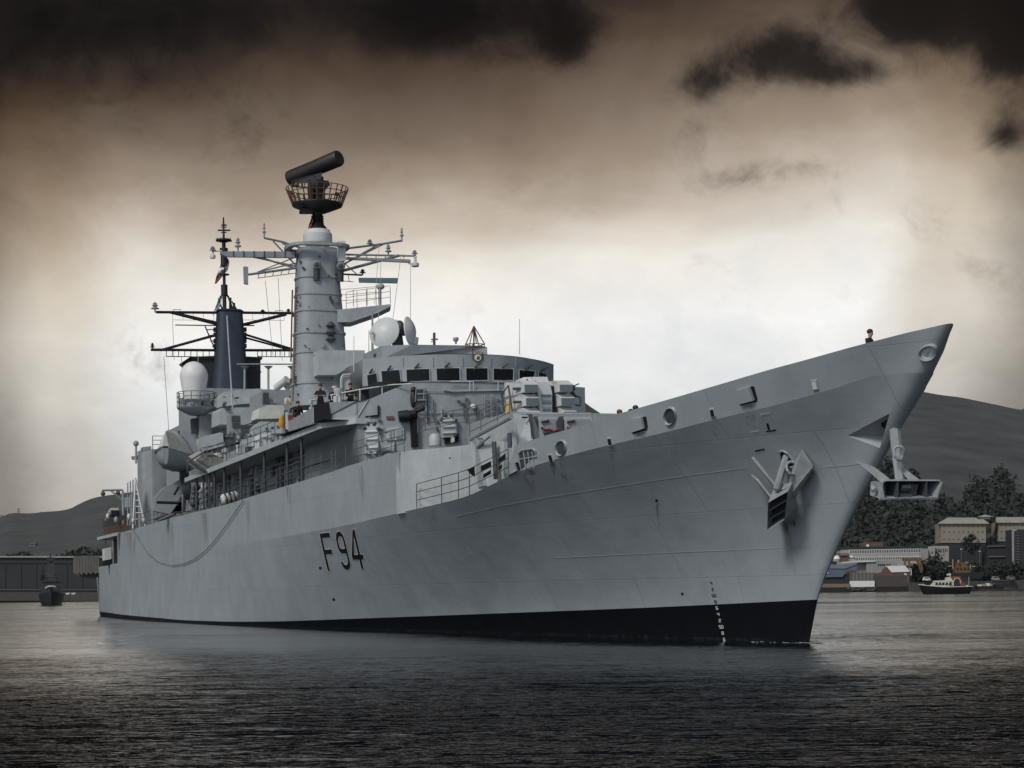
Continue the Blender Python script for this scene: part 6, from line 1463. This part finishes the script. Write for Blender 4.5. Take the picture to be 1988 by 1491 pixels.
mb = MB(); face(mb, [(1722, 1098.5), (1757, 1098), (1766, 1108), (1766, 1110), (1731, 1111), (1721.5, 1100)], 1029.5, 4); mb.build('roof', 'white', hu); mb = MB(); mb.tube(W(1769, 1105, 1029), W(1769, 1117, 1029), .25); mb.tube(W(1765, 1104, 1029), W(1769, 1105, 1029), .25); face(mb, [(1755, 1113), (1760, 1113), (1760, 1117), (1756, 1116)], 1029, .3); mb.build('downpipe', 'pale', hu)
qy = thing('stone_quay', 'dark stone quay wall with a pale ladder, under the white roofed hut', 'quay'); mb = MB(); face(mb, [(1699, 1118), (1766, 1117), (1766, 1143), (1699, 1144)], 1020, 40); mb.build('quay_wall', 'quay', qy); mb = MB(); face(mb, [(1762, 1118), (1764, 1118), (1764, 1142), (1762, 1142)], 1019.6, .3); mb.build('ladder', 'stone', qy); mb = MB(); face(mb, [(1698, 1142), (1790, 1140), (1790, 1151), (1698, 1152)], 1018, 4); mb.build('quay_foot', 'shed dark', qy)
ww_ = thing('white_wall', 'bright white sea wall above dark rocks', 'wall'); mb = MB(); face(mb, [(1650, 1128), (1698, 1127.5), (1698, 1142), (1650, 1144)], 1019, 1.5); mb.build('wall', 'white', ww_)
mb = MB()
for k in range(46): x = 1644 + 56 * rs.random(); y = 1142 + 6 * rs.random(); mb.ball(W(x, y, 1016 + rs.random()), .45 + .7 * rs.random(), (1, 1, .7), 7, 5)
o = mb.build('shore_rocks', 'quay'); o['kind'] = 'stuff'
pw = thing('sheet_pile_wall', 'tan sheet pile wall with vertical ribs at the water beside the bow', 'wall'); mb = MB()
for k in range(26): x = 1590 + 2.3 * k; face(mb, [(x, 1133.5), (x + 1.2, 1133.5), (x + 1.2, 1150), (x, 1150)], 1017.4, .6)
mb.build('pile_rib', 'piles', pw)['kind'] = 'stuff'; mb = MB(); face(mb, [(1588, 1134), (1650, 1133), (1650, 1151), (1588, 1152)], 1018, 2); mb.build('wall', 'brown wall', pw); mb = MB(); face(mb, [(1588, 1143), (1650, 1142), (1650, 1152), (1588, 1153)], 1017, .35); mb.build('waterline_band', 'shed dark', pw)
fe = thing('quay_fence', 'grey upright fence with rusty posts on top of the white sea wall', 'fence'); mb = MB(); face(mb, [(1650, 1112), (1698, 1112), (1698, 1128), (1650, 1128)], 1022, .2); mb.build('fence_panel', 'stone', fe)
for k in range(7): mb = MB(); x = 1652 + 7.2 * k; face(mb, [(x, 1111), (x + 1.2, 1111), (x + 1.2, 1128), (x, 1128)], 1021.7, .2); mb.build('post', 'ruststeel' if k % 2 else 'dark grey', fe)
gy = thing('gantry_crane', 'yellow gantry crane legs in front of the office', 'crane'); mb = MB(); face(mb, [(1754, 1083), (1790, 1083), (1790, 1089), (1754, 1089)], 1060, 3); mb.build('beam', 'crane yellow', gy)
for a, b in (((1758, 1085), (1754, 1113)), ((1764, 1087), (1766, 1108)), ((1780, 1086), (1789, 1112)), ((1786, 1086), (1791, 1108))): mb = MB(); mb.tube(W(*a, 1060), W(*b, 1060), .55); mb.build('leg', 'crane yellow', gy)
tw = bld('tower_block', 'dark tall block with a pale edge at the right border of the picture'); mb = MB(); face(mb, [(1968, 1028), (2040, 1027), (2040, 1104), (1968, 1104)], 1085, 18); mb.build('wall', 'shed dark', tw); mb = MB(); face(mb, [(1965, 1027), (1974, 1027), (1974, 1031), (1969, 1031), (1969, 1104), (1966, 1104)], 1084, 1.2); mb.build('pale_edge', 'concrete', tw)
for k in range(13):
    mb = MB(); y = 1034 + 5.2 * k; face(mb, [(1971, y), (1979, y), (1979, y + 1.2), (1971, y + 1.2)], 1084.6, .3); mb.build('sill', 'stone', tw)
lo = bld('terminal_building', 'low dark glazed building between the trees and the tower block'); mb = MB(); face(mb, [(1916, 1058), (1966, 1056), (1966, 1108), (1916, 1110)], 1110, 12); mb.build('wall', 'shed dark', lo); mb = MB(); face(mb, [(1920, 1080), (1966, 1079), (1966, 1081), (1920, 1082)], 1109, 1); face(mb, [(1918, 1060), (1966, 1059), (1966, 1060.5), (1918, 1061.5)], 1109, 1); mb.build('string_course', 'stone', lo)
for x, y0, y1, lb_ in ((1866, 1066, 1098, 'lamp post with a twin head standing behind the yellow work vessel'), (1902, 1070, 1100, 'lamp post with a single head right of the yellow work vessel')):
    o = thing('street_lamp', lb_, 'street lamp', group='lamp posts on the quay'); mb = MB(); mb.tube(W(x, y1, 1062), W(x, y0, 1062), .12); mb.build('pole', 'stone', o); mb = MB(); mb.tube(W(x - 2, y0 + .5, 1062), W(x + 2, y0, 1062), .2); mb.build('lamp_head', 'pale', o)
wv = thing('work_vessel', 'moored dark work vessel with a yellow brown framed upperworks', 'ship'); d_ = 1000
mb = MB(); mb.prism([W(x, y, d_) for x, y in [(1838, 1112), (1846, 1122), (1906, 1122), (1914, 1109), (1900, 1111), (1856, 1112)]], FW * 7); mb.build('hull', 'black', wv); mb = MB(); face(mb, [(1854, 1100), (1884, 1100), (1884, 1112), (1854, 1112)], d_ + 1, 5); face(mb, [(1858, 1092), (1878, 1092), (1878, 1100), (1858, 1100)], d_ + 1.5, 4); mb.build('deckhouse', 'crane yellow', wv)
for k in range(4): mb = MB(); x = 1857 + 7 * k; face(mb, [(x, 1102), (x + 4.5, 1102), (x + 4.5, 1107), (x, 1107)], d_ + .8, .2); mb.build('window', 'pane', wv)
mb = MB(); mb.tube(W(1850, 1104, d_), W(1850, 1086, d_), .3); mb.tube(W(1850, 1098, d_), W(1840, 1100, d_), .2); mb.tube(W(1861, 1092, d_), W(1861, 1087, d_), .5); mb.tube(W(1874, 1092, d_), W(1880, 1092, d_), .3); mb.tube(W(1886, 1100, d_), W(1893, 1100, d_), .3); mb.tube(W(1884, 1104, d_), W(1884, 1095, d_), .2); mb.build('mast', 'piles', wv)
for k, (x0, x1, y0, y1, lb_) in enumerate(((1899, 1948, 1131, 1139, 'long low barge with pale cargo moored at the quay right of the launch'), (1934, 1962, 1125, 1135, 'small dark covered launch moored above the long barge'))):
    o = thing('moored_barge', lb_, 'boat', group='boats moored at the far quay'); d_ = 985 - 12 * k; mb = MB(); mb.prism([W(x, y, d_) for x, y in [(x0 - 3, y1 - 1), (x0, y1 + 5), (x1, y1 + 5), (x1 + 4, y1 - 2)]], FW * 5); mb.build('hull', 'black', o)
    if k == 0:
        for j in range(6): mb = MB(); x = x0 + 1 + 8 * j; h_ = 2 + 4 * rs.random(); face(mb, [(x, y1 - h_ - 2), (x + 6.5, y1 - h_ - 1.5), (x + 6.5, y1), (x, y1)], d_ + .5, 3); mb.build('cargo', 'piles' if j % 2 else 'canvas', o)
    else: mb = MB(); face(mb, [(x0 + 2, y1 - 8), (x1 - 5, y1 - 7.5), (x1 - 3, y1), (x0, y1)], d_ + .5, 3); mb.build('cabin', 'shed dark', o); mb = MB(); face(mb, [(x0 + 1, y1 - 9.5), (x1 - 4, y1 - 9), (x1 - 4, y1 - 8), (x0 + 1, y1 - 8.3)], d_, 4); mb.build('cabin_roof', 'stone', o)
cw = thing('quay_wall', 'dark harbour quay wall running along the water on the right', 'quay'); mb = MB(); face(mb, [(1764, 1131), (2200, 1122), (2200, 1140), (1764, 1149)], 1016, 6); mb.build('wall', 'quay', cw)
rw = thing('terrace_wall', 'dark retaining wall below the office and the trees', 'wall'); mb = MB(); face(mb, [(1740, 1098), (1975, 1096), (1975, 1132), (1740, 1134)], 1070, 2); mb.build('wall', 'shed dark', rw)

def shrubs(name, px0, px1, y0, y1, dep, n, size):
    mb = MB()
    for _ in range(n):
        p = W(px0 + (px1 - px0) * rs.random(), y0 + (y1 - y0) * rs.random(), dep + 4 * rs.random()); s_ = size * (.5 + rs.random()); clumps(mb, p, s_, 26, s_ * .28, rs, .8)
    o = mb.build(name, 'leaf'); o['kind'] = 'stuff'
shrubs('shrubbery', 1772, 1845, 1096, 1126, 1064, 70, 2.2); shrubs('shrubbery', 1890, 1985, 1094, 1124, 1064, 70, 2.2); shrubs('shrubbery', 1800, 1830, 1078, 1098, 1100, 20, 2.4)
for k, (x, lb_) in enumerate(((1792, 'pale parked van on the quay left of the work vessel'), (1926, 'pale car parked on the quay right of the work vessel'), (1956, 'grey car parked at the foot of the dark tower block'))):
    o = thing('parked_car', lb_, 'vehicle', group='vehicles parked on the quay'); y = 1128 - k; mb = MB(); face(mb, [(x, y - 5), (x + 3, y - 8), (x + 11, y - 8), (x + 14, y - 5), (x + 15, y - 1), (x, y - 1)], 1012.2, 1.8); mb.build('body', ('pale', 'concrete', 'stone')[k], o)
    mb = MB(); face(mb, [(x + 2.6, y - 5.2), (x + 4, y - 7.2), (x + 10.5, y - 7.2), (x + 12.3, y - 5.2)], 1012.1, .1); mb.build('window', 'pane', o)
    for xx in (x + 3, x + 12): mb = MB(); mb.lathe(W(xx, y - 1, 1012), [(.35, 0), (.35, .25)], 12, axis=FW); mb.build('wheel', 'black', o)
# ------------------------------------------------------------------ passenger launch
la_ = thing('harbour_launch', 'small passenger launch with black hull, cream cabin and red brown wheelhouse', 'boat'); d_ = 540; kk = d_ / F
P = lambda px, py, o=0.: at(px, py, d=d_) + FW * o
mb = MB(); rows = []
for k in range(17):
    f = k / 16; x = 1783 + 103 * f; yt = 1135.5 + 4.8 * math.sin(min(1, f * 1.6) * math.pi / 2) - 3.0 * max(0, f - .5); xb = 1793 + 88 * f; wd = 2.0 * (1 - (1 - min(1, f * 2.2)) ** 2) ** .5 * (1 - .25 * max(0, f - .7) / .3)
    xm = (x + xb) / 2; rows.append([P(x, yt, -wd), P(xm, 1146, -wd * .9), P(xb, 1154.5, -wd * .6), P(xb, 1154.5, wd * .6), P(xm, 1146, wd * .9), P(x, yt, wd)])
mb.grid(rows); mb.add(rows[-1], [list(range(6))]); mb.grid([[r_[0] for r_ in rows], [r_[5] for r_ in rows]], False); mb.build('hull', 'black', la_, sharp=40)
mb = MB(); mb.path([r_[0] + UP * .06 for r_ in rows], .11); mb.path([r_[5] + UP * .06 for r_ in rows], .11); mb.build('gunwale', 'boat cream', la_)
mb = MB(); mb.prism([P(x, y, -1.3) for x, y in [(1802, 1141), (1814, 1130), (1846, 1128), (1848, 1142)]], FW * 2.6); cab = mb.build('cabin', 'boat cream', la_)
mb = MB(); mb.prism([P(x, y, -1.4) for x, y in [(1812, 1130.5), (1814, 1127.5), (1847, 1126), (1847, 1128.5)]], FW * 2.8); mb.build('cabin_roof', 'pale', cab)
for k in range(5): x = 1814 + 6.6 * k; mb = MB(); mb.prism([P(a, b, -1.33) for a, b in [(x - 1.5 + (0 if k else 1), 1136.5), (x + .5, 1131), (x + 4.6, 1131), (x + 4.6, 1136)]], FW * .05); mb.build('window', 'pane', cab)
mb = MB(); mb.prism([P(x, y, -1.36) for x, y in [(1805, 1139.5), (1850, 1138), (1850, 1140), (1804, 1141.5)]], FW * .1); mb.build('red_band', 'boat red', cab)
mb = MB(); mb.prism([P(x, y, -1.2) for x, y in [(1843, 1142), (1841, 1128), (1846, 1119), (1862, 1119), (1866, 1128), (1868, 1142)]], FW * 2.4); wq = mb.build('wheelhouse', 'boat red', la_)
mb = MB(); mb.prism([P(x, y, -1.28) for x, y in [(1836, 1122), (1842, 1120), (1846, 1124), (1846, 1129), (1836, 1128)]], FW * 2.2); mb.prism([P(x, y, -1.3) for x, y in [(1842, 1129), (1849, 1127), (1850, 1141), (1842, 1142)]], FW * .2); mb.build('front_panel', 'boat cream', wq)
mb = MB(); A_ = [P(1856 + 6 * math.cos(R(a)), 1130 - 7 * math.sin(R(a)), -1.25) for a in range(0, 181, 20)]; mb.prism([P(1862, 1141, -1.25)] + A_ + [P(1850, 1141, -1.25)], FW * .1); mb.build('arched_opening', 'pane', wq)
mb = MB(); A_ = [P(1856 + 6.6 * math.cos(R(a)), 1130 - 7.6 * math.sin(R(a)), -1.28) for a in range(-20, 181, 20)]; mb.path(A_, .10); mb.build('arch_rim', 'boat cream', wq)
mb = MB(); mb.tube(P(1845, 1119), P(1843, 1112.5), .12); mb.tube(P(1838, 1116), P(1846, 1115.5), .22); mb.tube(P(1881, 1139), P(1881, 1120), .05); mb.build('mast', 'pale', la_)
mb = MB(); mb.prism([P(x, y, -1.0) for x, y in [(1868, 1130), (1873, 1135), (1873, 1141), (1867, 1141)]], FW * 2); mb.build('stern_seat', 'boat red', la_); mb = MB(); mb.ball(P(1876, 1138, -.8), .3); mb.ball(P(1791, 1135, -.6), .2); mb.build('fender', 'pale', la_)

# ------------------------------------------------------------------ left shore: shipyard shed and patrol ship
yd = bld('shipyard_shed', 'very long dark shed with a thin pale roof edge on the left shore'); d_ = 1330
mb = MB(); face(mb, [(-300, 1082), (240, 1083), (240, 1150), (-300, 1149)], d_, 60); mb.build('wall', 'shed dark', yd); mb = MB(); face(mb, [(-302, 1078.5), (241, 1080), (241, 1083), (-302, 1081.5)], d_ - 1.5, 62); mb.build('roof_edge', 'concrete', yd)
for k in range(11): mb = MB(); x = -110 + 30 * k; face(mb, [(x, 1097), (x + .9, 1097), (x + .9, 1149), (x, 1149)], d_ - .4, .6); mb.build('pilaster', 'patrol grey', yd)
mb = MB(); face(mb, [(-300, 1091), (240, 1092.5), (240, 1094.5), (-300, 1093)], d_ - .5, .7); mb.build('wall_band', 'black', yd)
qk = thing('dark_quay', 'long dark quay with a thin pale kerb line below the shed', 'quay'); mb = MB(); face(mb, [(-300, 1145), (260, 1146), (260, 1166.5), (-300, 1166.5)], 1288, 30); mb.build('wall', 'quay', qk); mb = MB(); face(mb, [(-300, 1143.8), (260, 1144.8), (260, 1146), (-300, 1145)], 1287, 31); mb.build('kerb', 'stone', qk)
for x, lb_ in ((131, 'left of two pale skiffs moored by the dark quay'), (142, 'right of two pale skiffs moored by the dark quay')):
    o = thing('skiff', lb_, 'boat', group='skiffs by the left quay'); mb = MB(); mb.prism([at(a, b, d=1200) for a, b in [(x - 4, 1151), (x - 3, 1154), (x + 3, 1154), (x + 5, 1150.5)]], FW * 2); mb.build('hull', 'pale', o); mb = MB(); mb.prism([at(a, b, d=1200) for a, b in [(x - 2, 1149.5), (x + 2, 1149.5), (x + 2, 1151.5), (x - 2, 1151.5)]], FW * 1.5); mb.build('cabin', 'stone', o)
ho = bld('hillside_house', 'small pale house alone on the wooded left shore'); mb = MB(); c = at(63, 1060, d=1600); face(mb, [(57, 1056.5), (69, 1056), (69, 1060), (57, 1060)], 1600, 7); mb.build('wall', 'concrete', ho); mb = MB(); face(mb, [(56, 1056.5), (60, 1053.5), (67, 1053), (70, 1056)], 1599, 9); mb.build('roof', 'stone', ho)
for x, yb_, yt, lb_ in ((36, 1005, 986, 'tall lattice pylon on the left ridge'), (3, 1012, 999, 'lattice pylon on the ridge at the left border'), (80, 1002, 993, 'small pylon on the ridge right of the tall one')):
    o = thing('pylon', lb_, 'pylon', group='pylons on the left ridge'); mb = MB(); d_ = 3560; b1, b2, t_ = at(x - 3, yb_ + 3, d=d_), at(x + 3, yb_ + 3, d=d_), at(x, yt, d=d_); mb.tube(b1, t_, .45); mb.tube(b2, t_, .45)
    for f in (.3, .55, .75): mb.tube(b1.lerp(t_, f), b2.lerp(t_, f + .15), .3)
    mb.build('lattice', 'stone', o); mb = MB()
    for f in (.35, .15): y = yt + (yb_ - yt) * f; mb.tube(at(x - 3.5, y, d=d_), at(x + 3.5, y, d=d_), .4)
    mb.build('cross_arm', 'stone', o)
RV = ray(100, 1140)
pv = thing('patrol_vessel', 'small dark patrol ship with a tall mast approaching bow on at the left', 'ship'); d_ = 545
P = lambda px, py, o=0.: at(px, py, d=d_ + o)
mb = MB(); rows = []
for o_, hw, yt in ((-14, .3, 1148), (-11, 9, 1150), (-6, 18, 1151.5), (0, 24, 1152.5), (14, 26, 1153), (22, 25, 1153)):
    rows.append([P(100 - hw, yt, o_), P(100 - hw * .9, 1164, o_), P(100 - hw * .72, 1176, o_ + 1.2), P(100 + hw * .72, 1176, o_ + 1.2), P(100 + hw * .9, 1164, o_), P(100 + hw, yt, o_)])
mb.grid(rows); mb.grid([[r_[0] for r_ in rows], [r_[5] for r_ in rows]], False); mb.add(rows[-1], [list(range(6))]); mb.build('hull', 'patrol grey', pv, sharp=40)
mb = MB(); mb.prism([P(x, y, 2) for x, y in [(78, 1153), (81, 1129), (118, 1128), (122, 1153)]], RV * 14); mb.prism([P(x, y, 1.6) for x, y in [(80, 1130), (81, 1127), (118, 1126), (119, 1129)]], RV * 13); sp_ = mb.build('superstructure', 'patrol grey', pv)
for k in range(5): x = 84 + 6.6 * k; mb = MB(); face_ = [P(x, 1135, 1.9), P(x + 5, 1135, 1.9), P(x + 5, 1140, 1.9), P(x, 1140, 1.9)]; mb.prism(face_, RV * .08); mb.build('window', 'pane', sp_)
mb = MB(); mb.path([P(88, 1142, 1.2), P(93, 1138.5, .8), P(100, 1138, .6), P(107, 1138.5, .8), P(109, 1142, 1.2)], .18); mb.build('canvas_rail', 'pale', pv); mb = MB(); mb.lathe(P(97.5, 1152, -1), [(.8, 0), (.7, 1.1), (.3, 1.5)], 12); mb.tube(P(97.5, 1144, -1), P(97, 1141, -4), .15); mb.build('gun', 'black', pv)
mb = MB(); base = [P(89, 1128, 5), P(109, 1128, 5), P(108, 1128, 9), P(90, 1128, 9)]; topp = [P(95, 1090, 6.5), P(102, 1090, 6.5), P(102, 1090, 7.5), P(95, 1090, 7.5)]
for a, b in zip(base, topp): mb.tube(a, b, .22)
for f in (.2, .4, .6, .8):
    L4 = [a.lerp(b, f) for a, b in zip(base, topp)]; mb.path(L4 + L4[:1], .14)
    M4 = [a.lerp(b, f + .18) for a, b in zip(base, topp)]; mb.tube(L4[0], M4[1], .12); mb.tube(L4[1], M4[0], .12)
mb.prism([P(92, 1092, 5.8), P(105, 1092, 5.8), P(110, 1127, 5.2), P(87, 1127, 5.2)], RV * 2.6); mb.prism([P(90, 1084, 6), P(107, 1084, 6), P(106, 1092, 6), P(91, 1092, 6)], RV * 1.6)
mb.box(P(98, 1089, 7), (1.6, 1.6, .9)); mb.tube(P(98, 1089, 7), P(98, 1074, 7), .18); mb.tube(P(92, 1083, 7), P(105, 1083, 7), .2); mb.tube(P(91, 1087, 7), P(106, 1087, 7), .14); mb.ball(P(98, 1091.5, 6), .45); mb.build('mast', 'black', pv)
mb = MB(); mb.tube(P(82, 1127, 8), P(82, 1100, 8), .1); mb.tube(P(84, 1127, 9), P(84, 1106, 9), .1); mb.box(P(83, 1122, 8), (1, 1.2, 1.6)); mb.build('aerial', 'black', pv)

foam = MB(); MATS['foam'] = mat('foam', (.45, .46, .46), .7)
for k in range(70):
    f = rs.random(); sd = 1 if rs.random() < .4 else -1; x = .35 - 2.6 * f * f; y = sd * (Bwl(min(x, 0)) + .08 + .5 * rs.random() * (.3 + f)); r_ = (.05 + .13 * rs.random()) * (1 - .6 * f); n = 7
    foam.add([(x + r_ * 2.2 * math.cos(6.283 * i / n) * (.6 + .6 * rs.random()), y + r_ * .6 * math.sin(6.283 * i / n) * (.6 + .6 * rs.random()), .012 + .02 * rs.random()) for i in range(n)], [list(range(n))])
foam.build('bow_foam', 'foam')['kind'] = 'stuff'
# ------------------------------------------------------------------ damp air over the water
hm = bpy.data.materials.new('haze'); hm.use_nodes = True; nt = hm.node_tree; nt.nodes.clear()
vo = nt.nodes.new('ShaderNodeVolumePrincipled'); vo.inputs['Color'].default_value = (.30, .32, .33, 1); vo.inputs['Density'].default_value = HAZE; vo.inputs['Anisotropy'].default_value = .2
ou = nt.nodes.new('ShaderNodeOutputMaterial'); nt.links.new(vo.outputs[0], ou.inputs['Volume']); MATS['haze'] = hm
mb = MB(); lo_, hi_ = -3., 352.
mb.hexa([bg(-6000, -200, lo_), bg(6000, -200, lo_), bg(6000, 5450, lo_), bg(-6000, 5450, lo_), bg(-6000, -200, hi_), bg(6000, -200, hi_), bg(6000, 5450, hi_), bg(-6000, 5450, hi_)])
hz_o = mb.build('haze', 'haze'); hz_o['kind'] = 'stuff'
